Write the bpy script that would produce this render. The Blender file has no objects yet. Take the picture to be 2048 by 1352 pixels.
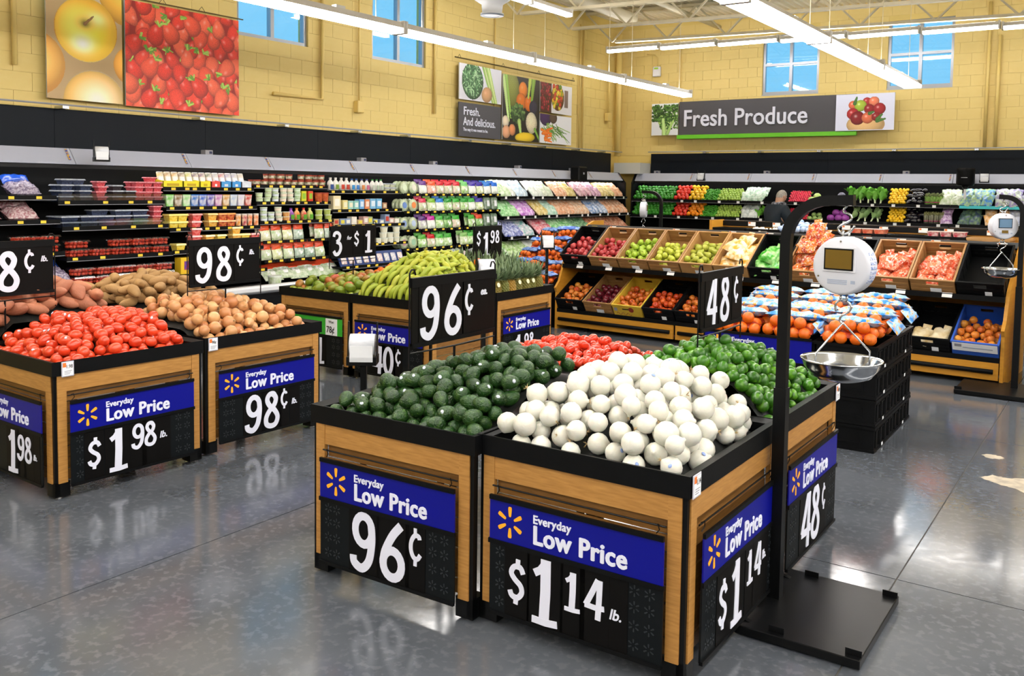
import bpy, math, random
import numpy as np
from mathutils import Matrix, Vector, Euler
random.seed(7)
scene = bpy.context.scene
COL = scene.collection
PI = math.pi

# ---------------------------------------------------------------- camera
cam_d = bpy.data.cameras.new('camera'); cam = bpy.data.objects.new('camera', cam_d); COL.objects.link(cam)
cam_d.sensor_width = 36.0; cam_d.lens = 1797.1 / 2048 * 36.0
cam_d.shift_y = -(676 - 491.2) / 2048; cam_d.clip_end = 200
_p, _y, _r = .0645, .6066, .0137
_fw = Vector((-math.sin(_y) * math.cos(_p), math.cos(_y) * math.cos(_p), -math.sin(_p)))
_rt = Vector((math.cos(_y), math.sin(_y), 0)); _up = _rt.cross(_fw)
_rt, _up = math.cos(_r) * _rt + math.sin(_r) * _up, -math.sin(_r) * _rt + math.cos(_r) * _up
cam.matrix_world = Matrix.Translation((1.219, -2.8546, 1.7601)) @ Matrix((_rt, _up, -_fw)).transposed().to_4x4()
scene.camera = cam

# ---------------------------------------------------------------- world, exposure
world = bpy.data.worlds.new('world'); scene.world = world; world.use_nodes = True
_bg = world.node_tree.nodes['Background']
_bg.inputs['Color'].default_value = (.27, .66, .92, 1); _bg.inputs['Strength'].default_value = 1.25
LAMP = 31.0           # radiance of the fluorescent lenses
scene.view_settings.view_transform = 'Standard'; scene.view_settings.look = 'None'
scene.view_settings.exposure = 0.0; scene.view_settings.gamma = 1.0
scene.view_settings.use_curve_mapping = False
cy = scene.cycles
cy.use_denoising = True
cy.max_bounces = 6; cy.diffuse_bounces = 3; cy.glossy_bounces = 3; cy.transmission_bounces = 4; cy.transparent_max_bounces = 10
cy.caustics_reflective = False; cy.caustics_refractive = False
cy.sample_clamp_indirect = 6.0

# ---------------------------------------------------------------- helpers
def lin(h):
    h = h.lstrip('#'); v = [int(h[i:i + 2], 16) / 255 for i in (0, 2, 4)]
    return tuple(x / 12.92 if x <= .04045 else ((x + .055) / 1.055) ** 2.4 for x in v)

MATS = {}
def M(name, col, rough=.5, col2=None, ns=6.0, rnd=0.0, bump=0.0, bs=60.0, metal=0.0, spec=.5, alpha=1.0, emit=0.0, coat=0.0, stretch=None, sharp=.5, detail=3.0, sss=0.0, col3=None, ns3=None):
    if name in MATS: return MATS[name]
    m = bpy.data.materials.new(name); MATS[name] = m; m.use_nodes = True
    nt = m.node_tree; N = nt.nodes; L = nt.links
    b = N['Principled BSDF']
    c1 = lin(col) if isinstance(col, str) else col
    b.inputs['Base Color'].default_value = (*c1, 1); b.inputs['Roughness'].default_value = rough
    b.inputs['Metallic'].default_value = metal; b.inputs['Specular IOR Level'].default_value = spec
    b.inputs['Coat Weight'].default_value = coat
    if sss: b.inputs['Subsurface Weight'].default_value = sss; b.inputs['Subsurface Scale'].default_value = .02
    if alpha < 1: b.inputs['Alpha'].default_value = alpha
    if emit: b.inputs['Emission Color'].default_value = (*c1, 1); b.inputs['Emission Strength'].default_value = emit
    tc = N.new('ShaderNodeTexCoord'); vec = tc.outputs['Object']
    if stretch:
        mp = N.new('ShaderNodeMapping'); mp.inputs['Scale'].default_value = stretch; L.new(vec, mp.inputs['Vector']); vec = mp.outputs['Vector']
    if col2:
        c2 = lin(col2) if isinstance(col2, str) else col2
        nz = N.new('ShaderNodeTexNoise'); nz.inputs['Scale'].default_value = ns; nz.inputs['Detail'].default_value = detail
        L.new(vec, nz.inputs['Vector'])
        oi = N.new('ShaderNodeObjectInfo')
        if rnd:
            ad = N.new('ShaderNodeVectorMath'); ad.operation = 'ADD'
            sc = N.new('ShaderNodeMath'); sc.operation = 'MULTIPLY'; sc.inputs[1].default_value = 37.0
            L.new(oi.outputs['Random'], sc.inputs[0]); L.new(vec, ad.inputs[0]); L.new(sc.outputs[0], ad.inputs[1])
            L.new(ad.outputs[0], nz.inputs['Vector'])
        mr = N.new('ShaderNodeMapRange'); mr.inputs['From Min'].default_value = .5 - sharp * .5; mr.inputs['From Max'].default_value = .5 + sharp * .5
        L.new(nz.outputs['Fac'], mr.inputs['Value'])
        fac = mr.outputs['Result']
        if rnd:
            mx = N.new('ShaderNodeMix'); mx.data_type = 'FLOAT'; mx.inputs['Factor'].default_value = rnd
            L.new(fac, mx.inputs['A']); L.new(oi.outputs['Random'], mx.inputs['B']); fac = mx.outputs['Result']
        mc = N.new('ShaderNodeMix'); mc.data_type = 'RGBA'
        mc.inputs['A'].default_value = (*c1, 1); mc.inputs['B'].default_value = (*c2, 1)
        L.new(fac, mc.inputs['Factor']); out = mc.outputs['Result']
        if col3:
            n3 = N.new('ShaderNodeTexNoise'); n3.inputs['Scale'].default_value = ns3 or ns * 2.3; n3.inputs['Detail'].default_value = 4
            L.new(nz.inputs['Vector'].links[0].from_socket, n3.inputs['Vector'])
            m3 = N.new('ShaderNodeMapRange'); m3.inputs['From Min'].default_value = .52; m3.inputs['From Max'].default_value = .62
            L.new(n3.outputs['Fac'], m3.inputs['Value'])
            x3 = N.new('ShaderNodeMix'); x3.data_type = 'RGBA'; x3.inputs['B'].default_value = (*lin(col3), 1)
            L.new(out, x3.inputs['A']); L.new(m3.outputs['Result'], x3.inputs['Factor']); out = x3.outputs['Result']
        L.new(out, b.inputs['Base Color'])
        if emit: L.new(out, b.inputs['Emission Color'])
    if bump:
        nb = N.new('ShaderNodeTexNoise'); nb.inputs['Scale'].default_value = bs; nb.inputs['Detail'].default_value = 2
        L.new(vec, nb.inputs['Vector'])
        bp = N.new('ShaderNodeBump'); bp.inputs['Strength'].default_value = bump; bp.inputs['Distance'].default_value = .01
        L.new(nb.outputs['Fac'], bp.inputs['Height']); L.new(bp.outputs['Normal'], b.inputs['Normal'])
    return m

def attr_mat(name, rough=.5, spec=.5):
    """colour read from the mesh colour attribute 'print' (a flat print)"""
    if name in MATS: return MATS[name]
    m = bpy.data.materials.new(name); MATS[name] = m; m.use_nodes = True
    at = m.node_tree.nodes.new('ShaderNodeAttribute'); at.attribute_name = 'print'
    b = m.node_tree.nodes['Principled BSDF']; b.inputs['Roughness'].default_value = rough; b.inputs['Specular IOR Level'].default_value = spec
    m.node_tree.links.new(at.outputs['Color'], b.inputs['Base Color'])
    return m

def clear_mat(name, tint=(1, 1, 1), gloss=.12, rough=.05):
    if name in MATS: return MATS[name]
    m = bpy.data.materials.new(name); MATS[name] = m; m.use_nodes = True
    N = m.node_tree.nodes; L = m.node_tree.links; N.remove(N['Principled BSDF'])
    t = N.new('ShaderNodeBsdfTransparent'); t.inputs['Color'].default_value = (*tint, 1)
    g = N.new('ShaderNodeBsdfGlossy'); g.inputs['Roughness'].default_value = rough
    mx = N.new('ShaderNodeMixShader'); mx.inputs[0].default_value = gloss
    L.new(t.outputs[0], mx.inputs[1]); L.new(g.outputs[0], mx.inputs[2]); L.new(mx.outputs[0], N['Material Output'].inputs['Surface'])
    return m

class MB:
    def __init__(s): s.v = []; s.f = []; s.mi = []; s.cur = 0
    def add(s, vs, fs, mat=None):
        o = len(s.v)
        if mat is not None: vs = [tuple(mat @ Vector(v)) for v in vs]
        s.v += [tuple(v) for v in vs]; s.f += [tuple(i + o for i in f) for f in fs]; s.mi += [s.cur] * len(fs)
        return s
    def box(s, x0, x1, y0, y1, z0, z1, mat=None):
        return s.add([(x0, y0, z0), (x1, y0, z0), (x1, y1, z0), (x0, y1, z0), (x0, y0, z1), (x1, y0, z1), (x1, y1, z1), (x0, y1, z1)],
                     [(0, 3, 2, 1), (4, 5, 6, 7), (0, 1, 5, 4), (1, 2, 6, 5), (2, 3, 7, 6), (3, 0, 4, 7)], mat)
    def tbox(s, x0, x1, y0, y1, z0, z1, t=.01, mat=None):
        """box tapering inward by t at the bottom"""
        return s.add([(x0 + t, y0 + t, z0), (x1 - t, y0 + t, z0), (x1 - t, y1 - t, z0), (x0 + t, y1 - t, z0), (x0, y0, z1), (x1, y0, z1), (x1, y1, z1), (x0, y1, z1)],
                     [(0, 3, 2, 1), (4, 5, 6, 7), (0, 1, 5, 4), (1, 2, 6, 5), (2, 3, 7, 6), (3, 0, 4, 7)], mat)
    def cbox(s, x0, x1, y0, y1, z0, z1, b=.005, mat=None):
        """box with its edges chamfered by b"""
        X = (x0, x1); Y = (y0, y1); Z = (z0, z1); vs = []; ix = {}
        for i in (0, 1):
            for j in (0, 1):
                for k in (0, 1):
                    sx = b if i == 0 else -b; sy = b if j == 0 else -b; sz = b if k == 0 else -b
                    for a, p in (('x', (X[i], Y[j] + sy, Z[k] + sz)), ('y', (X[i] + sx, Y[j], Z[k] + sz)), ('z', (X[i] + sx, Y[j] + sy, Z[k]))):
                        ix[i, j, k, a] = len(vs); vs.append(p)
        fs = []
        g = lambda i, j, k, a: ix[i, j, k, a]
        fs += [(g(0,0,0,'x'), g(0,0,1,'x'), g(0,1,1,'x'), g(0,1,0,'x')), (g(1,0,0,'x'), g(1,1,0,'x'), g(1,1,1,'x'), g(1,0,1,'x'))]
        fs += [(g(0,0,0,'y'), g(1,0,0,'y'), g(1,0,1,'y'), g(0,0,1,'y')), (g(0,1,0,'y'), g(0,1,1,'y'), g(1,1,1,'y'), g(1,1,0,'y'))]
        fs += [(g(0,0,0,'z'), g(0,1,0,'z'), g(1,1,0,'z'), g(1,0,0,'z')), (g(0,0,1,'z'), g(1,0,1,'z'), g(1,1,1,'z'), g(0,1,1,'z'))]
        for i in (0, 1):
            for j in (0, 1):
                fs.append((g(i,j,0,'x'), g(i,j,1,'x'), g(i,j,1,'y'), g(i,j,0,'y')))
                fs.append((g(i,0,j,'x'), g(i,1,j,'x'), g(i,1,j,'z'), g(i,0,j,'z')))
                fs.append((g(0,i,j,'y'), g(1,i,j,'y'), g(1,i,j,'z'), g(0,i,j,'z')))
                for k in (0, 1): fs.append((g(i,j,k,'x'), g(i,j,k,'y'), g(i,j,k,'z')))
        return s.add(vs, fs, mat)
    def bar(s, a, b, w, h=None):
        """square bar from a to b"""
        a = Vector(a); b = Vector(b); d = b - a; q = d.to_track_quat('Z', 'Y').to_matrix().to_4x4()
        h = h or w
        return s.box(-w / 2, w / 2, -h / 2, h / 2, 0, d.length, Matrix.Translation(a) @ q)
    def tube(s, pts, r, n=8, close=True):
        pts = [Vector(p) for p in pts]; R = r if isinstance(r, (list, tuple)) else [r] * len(pts)
        vs = []; fs = []; ref = None
        for i, p in enumerate(pts):
            d = (pts[min(i + 1, len(pts) - 1)] - pts[max(i - 1, 0)])
            d = d.normalized() if d.length > 1e-9 else Vector((0, 0, 1))
            if ref is None: ref = Vector((0, 0, 1)) if abs(d.z) < .9 else Vector((0, 1, 0))
            u = d.cross(ref); u = u.normalized() if u.length > 1e-6 else d.orthogonal().normalized(); w = u.cross(d); ref = w.copy(); w = -w
            for k in range(n):
                t = 2 * PI * k / n; vs.append(tuple(p + (u * math.cos(t) + w * math.sin(t)) * R[i]))
        for i in range(len(pts) - 1):
            for k in range(n):
                fs.append((i * n + k, i * n + (k + 1) % n, (i + 1) * n + (k + 1) % n, (i + 1) * n + k))
        if close:
            fs.append(tuple(range(n))); fs.append(tuple((len(pts) - 1) * n + k for k in reversed(range(n))))
        return s.add(vs, fs)
    def lathe(s, prof, n=16, mat=None, sx=1.0, sy=1.0):
        vs = []; fs = []; rows = []
        for r, z in prof:
            if r < 1e-5: rows.append([len(vs)]); vs.append((0, 0, z))
            else:
                rows.append(list(range(len(vs), len(vs) + n)))
                vs += [(r * sx * math.cos(2 * PI * k / n), r * sy * math.sin(2 * PI * k / n), z) for k in range(n)]
        for a, b in zip(rows, rows[1:]):
            for k in range(n):
                q = [a[k % len(a)], a[(k + 1) % n % len(a)], b[(k + 1) % n % len(b)], b[k % len(b)]]
                w = []
                for i in q:
                    if i not in w: w.append(i)
                if len(w) > 2: fs.append(tuple(w))
        return s.add(vs, fs, mat)
    def prism(s, poly, h0, h1, axis='z', mat=None):
        n = len(poly)
        P = {'z': lambda a, b, h: (a, b, h), 'y': lambda a, b, h: (a, h, b), 'x': lambda a, b, h: (h, a, b)}[axis]
        vs = [P(a, b, h0) for a, b in poly] + [P(a, b, h1) for a, b in poly]
        fs = [tuple(reversed(range(n))), tuple(range(n, 2 * n))] + [(i, (i + 1) % n, n + (i + 1) % n, n + i) for i in range(n)]
        return s.add(vs, fs, mat)
    def ribbon(s, pts, w, y0, y1, lift=.0006):
        """flat stroke in the xz plane, thickness y0..y1"""
        P = [Vector((a, b)) for a, b in pts]; W = w if isinstance(w, list) else [w] * len(P)
        vs = []; n = len(P)
        for i, p in enumerate(P):
            d = (P[min(i + 1, n - 1)] - P[max(i - 1, 0)]).normalized(); nr = Vector((-d.y, d.x)) * W[i] / 2
            a, b = p + nr, p - nr
            yy = y0 - lift * i / n; vs += [(a.x, yy, a.y), (b.x, yy, b.y), (b.x, y1, b.y), (a.x, y1, a.y)]
        fs = []
        for i in range(n - 1):
            for k in range(4): fs.append((4 * i + k, 4 * i + (k + 1) % 4, 4 * i + 4 + (k + 1) % 4, 4 * i + 4 + k))
        fs += [(0, 3, 2, 1), (4 * n - 4, 4 * n - 3, 4 * n - 2, 4 * n - 1)]
        return s.add(vs, fs)
    def mesh(s, name, mats=None, smooth=False):
        me = bpy.data.meshes.new(name); me.from_pydata(s.v, [], s.f)
        if mats is not None:
            for m in (mats if isinstance(mats, (list, tuple)) else [mats]): me.materials.append(m)
        if any(s.mi): me.polygons.foreach_set('material_index', s.mi)
        me.update()
        import bmesh
        bm = bmesh.new(); bm.from_mesh(me); bmesh.ops.recalc_face_normals(bm, faces=bm.faces); bm.to_mesh(me); bm.free()
        me.polygons.foreach_set('use_smooth', [bool(smooth)] * len(me.polygons))
        return me
    def build(s, name, mats, parent=None, smooth=False, mat=None):
        return inst(name, s.mesh(name, mats, smooth), parent, mat)

def inst(name, me, parent=None, mat=None, m=None):
    o = bpy.data.objects.new(name, me); COL.objects.link(o)
    if parent is not None: o.parent = parent
    if mat is not None: o.matrix_local = mat
    if m is not None and o.material_slots:
        o.material_slots[0].link = 'OBJECT'; o.material_slots[0].material = m
    return o
def tag(o, label=None, cat=None, group=None, kind=None):
    if label: o['label'] = label
    if cat: o['category'] = cat
    if group: o['group'] = group
    if kind: o['kind'] = kind
    return o
def thing(name, label, cat, group=None, loc=(0, 0, 0), rz=0.0, mat=None):
    o = bpy.data.objects.new(name, None); COL.objects.link(o); o.empty_display_size = .05
    if mat is not None: o.matrix_world = mat
    else: o.location = loc; o.rotation_euler = (0, 0, rz)
    return tag(o, label, cat, group)
def T(x=0, y=0, z=0, rz=0.0, rx=0.0, ry=0.0, s=None):
    m = Matrix.Translation((x, y, z)) @ Euler((rx, ry, rz)).to_matrix().to_4x4()
    if s is not None:
        sv = s if isinstance(s, (tuple, list)) else (s, s, s)
        m = m @ Matrix.Diagonal((*sv, 1))
    return m
# a prototype is (thing_name, [(part_name, mesh, local matrix, [sub-parts]) ...]); one part of name None is the thing itself
def put(proto, mat, label, cat, group=None, mats=None):
    name, parts = proto; mats = mats or {}
    if parts[0][0] is None:
        o = inst(name, parts[0][1], None, mat, mats.get(None)); tag(o, label, cat, group); rest = parts[1:]
    else:
        o = thing(name, label, cat, group, mat=mat); rest = parts
    for pn, me, lm, subs in rest:
        c = inst(pn, me, o, lm, mats.get(pn))
        for sn, sm, slm in subs: inst(sn, sm, c, slm, mats.get(sn))
    return o
ORD = ['first', 'second', 'third', 'fourth', 'fifth', 'sixth', 'seventh', 'eighth', 'ninth', 'tenth', 'eleventh', 'twelfth', 'thirteenth', 'fourteenth', 'fifteenth', 'sixteenth']

def smoothpts(pts, k=6):
    P = [Vector(p) for p in pts]; out = []
    for i in range(len(P) - 1):
        a, b, c, d = P[max(i - 1, 0)], P[i], P[i + 1], P[min(i + 2, len(P) - 1)]
        for j in range(k):
            t = j / k
            out.append(.5 * ((2 * b) + (c - a) * t + (2 * a - 5 * b + 4 * c - d) * t * t + (3 * b - a - 3 * c + d) * t ** 3))
    out.append(P[-1]); return [tuple(p) for p in out]

TEXTS = {}
def text_mesh(s, size, mat, bold=0.0, ext=.0015, shear=0.0, sx=1.0, spacing=1.0, heavy=0.0):
    """lettering in the xz plane facing -y, origin at the left end of the base line"""
    key = (s, round(size, 4), mat.name, round(bold, 4), shear, sx, spacing, ext, heavy)
    if key in TEXTS: return TEXTS[key]
    cu = bpy.data.curves.new('lettering', 'FONT'); cu.body = s; cu.size = size; cu.extrude = ext; cu.offset = bold; cu.shear = shear
    cu.space_character = spacing; cu.resolution_u = 3
    ob = bpy.data.objects.new('lettering_tmp', cu)
    me = bpy.data.meshes.new_from_object(ob); bpy.data.objects.remove(ob); bpy.data.curves.remove(cu)
    me.transform(Matrix.Rotation(PI / 2, 4, 'X') @ Matrix.Diagonal((sx, 1, 1, 1)))
    if heavy:                                            # thicken the strokes with shifted copies
        v = [tuple(q.co) for q in me.vertices]; f = [tuple(p.vertices) for p in me.polygons]; mb = MB()
        for i, (dx, dz) in enumerate(((0, 0), (-heavy, 0), (heavy, 0), (0, heavy * .5), (0, -heavy * .5))): mb.add(v, f, Matrix.Translation((dx, -.00025 * i, dz)))
        bpy.data.meshes.remove(me); me = bpy.data.meshes.new('lettering'); me.from_pydata(mb.v, [], mb.f); me.update()
    me.materials.clear(); me.materials.append(mat); me.name = 'lettering'
    TEXTS[key] = me; return me

# ---------------------------------------------------------------- common materials
BLACK = M('black_plastic', '#08090a', .48, col2='#0c0d0f', ns=9, bump=.05, bs=200, spec=.14)
BLACK_M = M('black_metal', '#08090a', .38, col2='#0b0c0e', ns=5, spec=.2)
DARKCARD = M('black_card', '#0b0a0a', .5, spec=.12)
DARKCARD2 = M('black_price_holder', '#0d1114', .5, bump=.03, bs=90, spec=.16)
WHITE = M('white_paint', '#e9e9ee', .5)
LETTER = M('white_lettering', '#e4e6f6', .5)
BLUE = M('sign_blue', '#050b84', .4, spec=.3)
SPARK = M('spark_yellow', '#ffb01e', .45)
STEEL = M('polished_steel', '#c9ccd0', .14, metal=1.0)
WIRE = M('bright_wire', '#b9bcc0', .25, metal=1.0)
WOOD = M('oak_laminate', '#c08d4a', .45, col2='#9a6a30', ns=4, stretch=(3, 3, 26), detail=5, sharp=.6, bump=.05, bs=90)
WOODH = M('oak_laminate_horizontal', '#c08d4a', .45, col2='#9a6a30', ns=4, stretch=(3, 26, 26), detail=5, sharp=.6, bump=.05, bs=90)
SLATW = M('oak_slat', '#8f6430', .5, col2='#6d4819', ns=4, stretch=(3, 26, 26), detail=5)
RACKW = M('rack_maple', '#c98f2c', .45, col2='#b37a1f', ns=3, stretch=(2, 2, 12), detail=4)
PAPER = M('white_paper', '#eceef2', .6)
TAGW = M('shelf_tag_white', '#f2f1ee', .6)
TAGY = M('shelf_tag_yellow', '#f3cf3a', .6)
TAGO = M('shelf_tag_orange', '#e8782c', .6)
# ---------------------------------------------------------------- floor: polished concrete slabs with saw cut joints
FLOOR = M('polished_concrete', '#61656c', .16, col2='#3a4047', ns=2.0, detail=12, sharp=.75, bump=.012, bs=30, spec=.55, col3='#5c6066', ns3=26)
JOINT = M('joint_filler', '#4c4a45', .8)
_n = FLOOR.node_tree.nodes; _l = FLOOR.node_tree.links
_rz = _n.new('ShaderNodeTexNoise'); _rz.inputs['Scale'].default_value = 14; _rz.inputs['Detail'].default_value = 6
_tc = _n.new('ShaderNodeTexCoord'); _l.new(_tc.outputs['Object'], _rz.inputs['Vector'])
_mr = _n.new('ShaderNodeMapRange'); _mr.inputs['To Min'].default_value = .05; _mr.inputs['To Max'].default_value = .20
_l.new(_rz.outputs['Fac'], _mr.inputs['Value']); _l.new(_mr.outputs['Result'], _n['Principled BSDF'].inputs['Roughness'])
floor = MB().box(-9, 13, -14, 16, -.1, -.004).build('floor', JOINT); tag(floor, 'grey polished concrete store floor', None, kind='structure')
XJ = [-9, -5.3, -2.45, .40, 3.25, 6.1, 9.0, 13]; YJ = [-14, -10, -7.0, -4.2, -1.4, 1.44, 4.3, 7.15, 10.0, 12.9, 16]
for i in range(len(XJ) - 1):
    for j in range(len(YJ) - 1):
        x0, x1, y0, y1 = XJ[i], XJ[i + 1], YJ[j], YJ[j + 1]
        MB().box(x0 + .0035, x1 - .0035, y0 + .0035, y1 - .0035, -.02, 0).build('slab', FLOOR, floor)
# worn pale patches in the concrete by the right aisle
PATCH = M('worn_concrete_patch', '#b9ab94', .6, col2='#8c8476', ns=14, detail=6, sharp=.3)
def floor_patch(pts, label):
    r = random.Random(len(pts)); c = [sum(p[k] for p in pts) / len(pts) for k in (0, 1)]
    q = smoothpts([(*p, 0) for p in pts + [pts[0]]], 5)[:-1]
    poly = [(x + r.uniform(-.012, .012), y + r.uniform(-.012, .012)) for x, y, _ in q]
    tag(MB().prism(poly, .0002, .0012).build('floor_patch', PATCH), label, 'floor patch')
floor_patch([(.49, 3.33), (.56, 3.42), (.66, 3.42), (.80, 3.52), (.98, 3.56), (1.1, 3.42), (1.05, 3.2), (.86, 3.1), (.72, 3.2), (.60, 3.26)], 'ragged worn pale patch on the concrete floor at the right edge')
floor_patch([(.44, 3.88), (.49, 3.93), (.56, 3.90), (.57, 3.84), (.50, 3.82)], 'small oval pale chip in the concrete floor by the saw cut joint')

# ---------------------------------------------------------------- walls: yellow painted concrete block
YEL = M('yellow_block_paint', '#edd489', .55, col2='#e9ce7e', ns=3, bump=.2, bs=110, sharp=.9)
YELM = M('yellow_mortar_paint', '#e6cb78', .6)
YELP = M('yellow_conduit_paint', '#ecd080', .45)
CREAM = M('cream_wall', '#e4dcc4', .6, col2='#dcd2b6', ns=1)
LW = [(2.0, 3.24, 3.72, 4.93), (4.89, 6.12, 3.72, 4.93), (7.43, 8.70, 3.72, 4.93)]          # windows on the left wall (y0,y1,z0,z1)
BW = [(-5.27, -4.12, 3.75, 4.95), (-2.83, -1.68, 3.75, 5.02)]                            # windows on the back wall (x0,x1,z0,z1)
def backing(name, a0, a1, z1, wins, to_box, label):
    """wall core around its window openings"""
    mb = MB(); ws = sorted(wins); zs = min(w[2] for w in ws); zt = max(w[3] for w in ws)
    mb.box(*to_box(a0, a1, 0, zs)); mb.box(*to_box(a0, a1, zt, z1)); c = a0
    for w in ws:
        mb.box(*to_box(c, w[0], zs, zt)); c = w[1]
        if w[2] > zs: mb.box(*to_box(w[0], w[1], zs, w[2]))
        if w[3] < zt: mb.box(*to_box(w[0], w[1], w[3], zt))
    mb.box(*to_box(c, a1, zs, zt))
    o = mb.build(name, YELM); tag(o, label, None, kind='structure'); return o
wall_left = backing('wall_left', -14, 15.6, 5.75, LW, lambda a, b, z0, z1: (-8.8, -8.604, a, b, z0, z1), 'yellow painted block wall above the long refrigerated cases')
wall_back = backing('wall_back', -8.6, 13, 5.75, BW, lambda a, b, z0, z1: (a, b, 15.504, 15.7, z0, z1), 'yellow painted block wall behind the Fresh Produce sign')
tag(MB().box(13, 13.2, -14, 15.7, 0, 5.75).build('wall_right', CREAM), 'cream store wall beyond the right aisle', None, kind='structure')
tag(MB().box(-8.8, 13.2, -14.2, -14, 0, 5.75).build('wall_front', CREAM), 'cream store wall behind the viewpoint', None, kind='structure')
BLK = MB().cbox(-.5, .5, -.0055, .0055, -.5, .5, .0015)
_bv = [(x, y, z) for x, y, z in BLK.v]
def blocks(parent, a0, a1, z0, z1, wins, mk, near):
    """running bond; clipped at the openings; the 300 nearest are parts, the rest joined"""
    items = []; nrow = int((z1 - z0) / .2)
    for r in range(nrow):
        zc0 = z0 + r * .2; zc1 = zc0 + .2; a = a0 - (.2 if r % 2 else 0)
        while a < a1:
            spans = [(max(a, a0), min(a + .4, a1))]; a += .4
            for w in wins:
                if zc1 > w[2] + .02 and zc0 < w[3] - .02:
                    nx = []
                    for s0, s1 in spans:
                        if s1 <= w[0] or s0 >= w[1]: nx.append((s0, s1)); continue
                        if s0 < w[0]: nx.append((s0, w[0]))
                        if s1 > w[1]: nx.append((w[1], s1))
                    spans = nx
            for s0, s1 in spans:
                if s1 - s0 > .03: items.append((s0, s1, zc0, zc1))
    items.sort(key=near)
    me = BLK.mesh('block', YEL); rest = MB()
    for i, (s0, s1, q0, q1) in enumerate(items):
        m = mk((s0 + s1) / 2, (q0 + q1) / 2) @ Matrix.Diagonal((s1 - s0 - .003, 1, q1 - q0 - .003, 1))
        if i < 298: inst('block', me, parent, m)
        else: rest.add(BLK.v, BLK.f, m)
    if rest.v: tag(rest.build('blocks_beyond', YEL, parent), kind='stuff')
blocks(wall_left, .8, 15.5, 2.52, 5.52, LW, lambda a, z: T(-8.6, a, z, rz=PI / 2), lambda b: b[0] * .5 + abs(b[2] - 3.4))
blocks(wall_back, -8.58, 1.6, 2.52, 5.52, BW, lambda a, z: T(a, 15.5, z), lambda b: -b[0] * .3 + abs(b[2] - 3.3))
# windows
FRAME = M('window_aluminium', '#aeb3bd', .35, metal=.6)
GLASS = clear_mat('window_glass', (.80, .93, 1.0), .10, .03)
WN = [0]
def window(mk, w, z0, z1, label, cross=True):
    WN[0] += 1
    t = bpy.data.objects.new('window_%d' % WN[0], None); COL.objects.link(t); t.matrix_world = mk; tag(t, label, None, kind='structure')
    f = MB(); q = .05
    f.box(0, w, -.03, .05, z0, z0 + q); f.box(0, w, -.03, .05, z1 - q, z1); f.box(0, q, -.03, .05, z0 + q, z1 - q); f.box(w - q, w, -.03, .05, z0 + q, z1 - q)
    f.box(-.03, w + .03, -.06, .0, z0 - .03, z0)
    f.build('window_frame', FRAME, t)
    MB().box(w / 2 - .03, w / 2 + .03, -.03, .05, z0 + q, z1 - q).build('mullion', FRAME, t)
    zm = (z0 + z1) / 2
    for x0, x1 in ((q, w / 2 - .03), (w / 2 + .03, w - q)):
        MB().box(x0, x1, -.03, .05, zm - .025, zm + .025).build('transom', FRAME, t)
        for a, b in ((z0 + q, zm - .025), (zm + .025, z1 - q)):
            MB().box(x0, x1, .012, .018, a, b).build('pane', GLASS, t)
for i, (y0, y1, z0, z1) in enumerate(LW):
    window(T(-8.66, y0, 0, rz=PI / 2), y1 - y0, z0, z1, ['clerestory window partly behind the yellow apple poster', 'clerestory window to the right of the strawberry poster', 'clerestory window behind the long suspended light row'][i])
for i, (x0, x1, z0, z1) in enumerate(BW):
    window(T(x0, 15.56, 0), x1 - x0, z0, z1, ['four pane clerestory window above the Produce lettering', 'four pane clerestory window above the basket of apples picture'][i])

# ---------------------------------------------------------------- ceiling deck, joists
DECKM = M('ceiling_deck_paint', '#e4dac0', .6)
STEELP = M('joist_paint', '#e8dec2', .5, col2='#dfd4b6', ns=4)
def zdeck(x): return 5.48 - .022 * (x + 8)
mb = MB(); k = 0
for i in range(146):                                   # trapezoid ribs running along y
    x = -8.75 + i * .15
    for a, b, dz in ((0, .055, 0), (.055, .075, None), (.075, .13, .04), (.13, .15, None)):
        if dz is not None:
            z = zdeck(x) + dz; mb.add([(x + a, -14, z), (x + b, -14, z), (x + b, 15.6, z), (x + a, 15.6, z)], [(0, 1, 2, 3)])
        else:
            up = a < .1; za = zdeck(x) + (0 if up else .04); zb = zdeck(x) + (.04 if up else 0)
            mb.add([(x + a, -14, za), (x + b, -14, zb), (x + b, 15.6, zb), (x + a, 15.6, za)], [(0, 1, 2, 3)])
ceiling = mb.build('ceiling', DECKM); tag(ceiling, 'cream corrugated metal roof deck', None, kind='structure')
JY = [13.9, 12.15, 10.4, 8.65, 6.9, 5.15, 3.4, 0.0, -4.0, -8.0]
for j, y in enumerate(JY):
    t = thing('roof_joist', 'cream open web steel roof joist, %s from the back wall' % ORD[j], 'joist', 'roof joists', loc=(0, y, 0)); tag(t, kind='structure')
    zb = lambda x: 4.82 - .022 * (x + 8); zt = lambda x: zdeck(x) - .05
    xa, xb = -8.55, 12.9
    MB().bar((xa, 0, zt(xa)), (xb, 0, zt(xb)), .11, .05).build('top_chord', STEELP, t)
    MB().bar((xa + .7, 0, zb(xa + .7)), (xb - .5, 0, zb(xb - .5)), .11, .05).build('bottom_chord', STEELP, t)
    x = xa; up = True; n = 0
    while x < (3.0 if y > 3 else -8) :
        x2 = x + .62
        a = (x, 0, zt(x) if up else zb(x)); b = (x2, 0, zb(x2) if up else zt(x2))
        MB().bar(a, b, .032).build('web', STEELP, t); x = x2; up = not up
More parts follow.
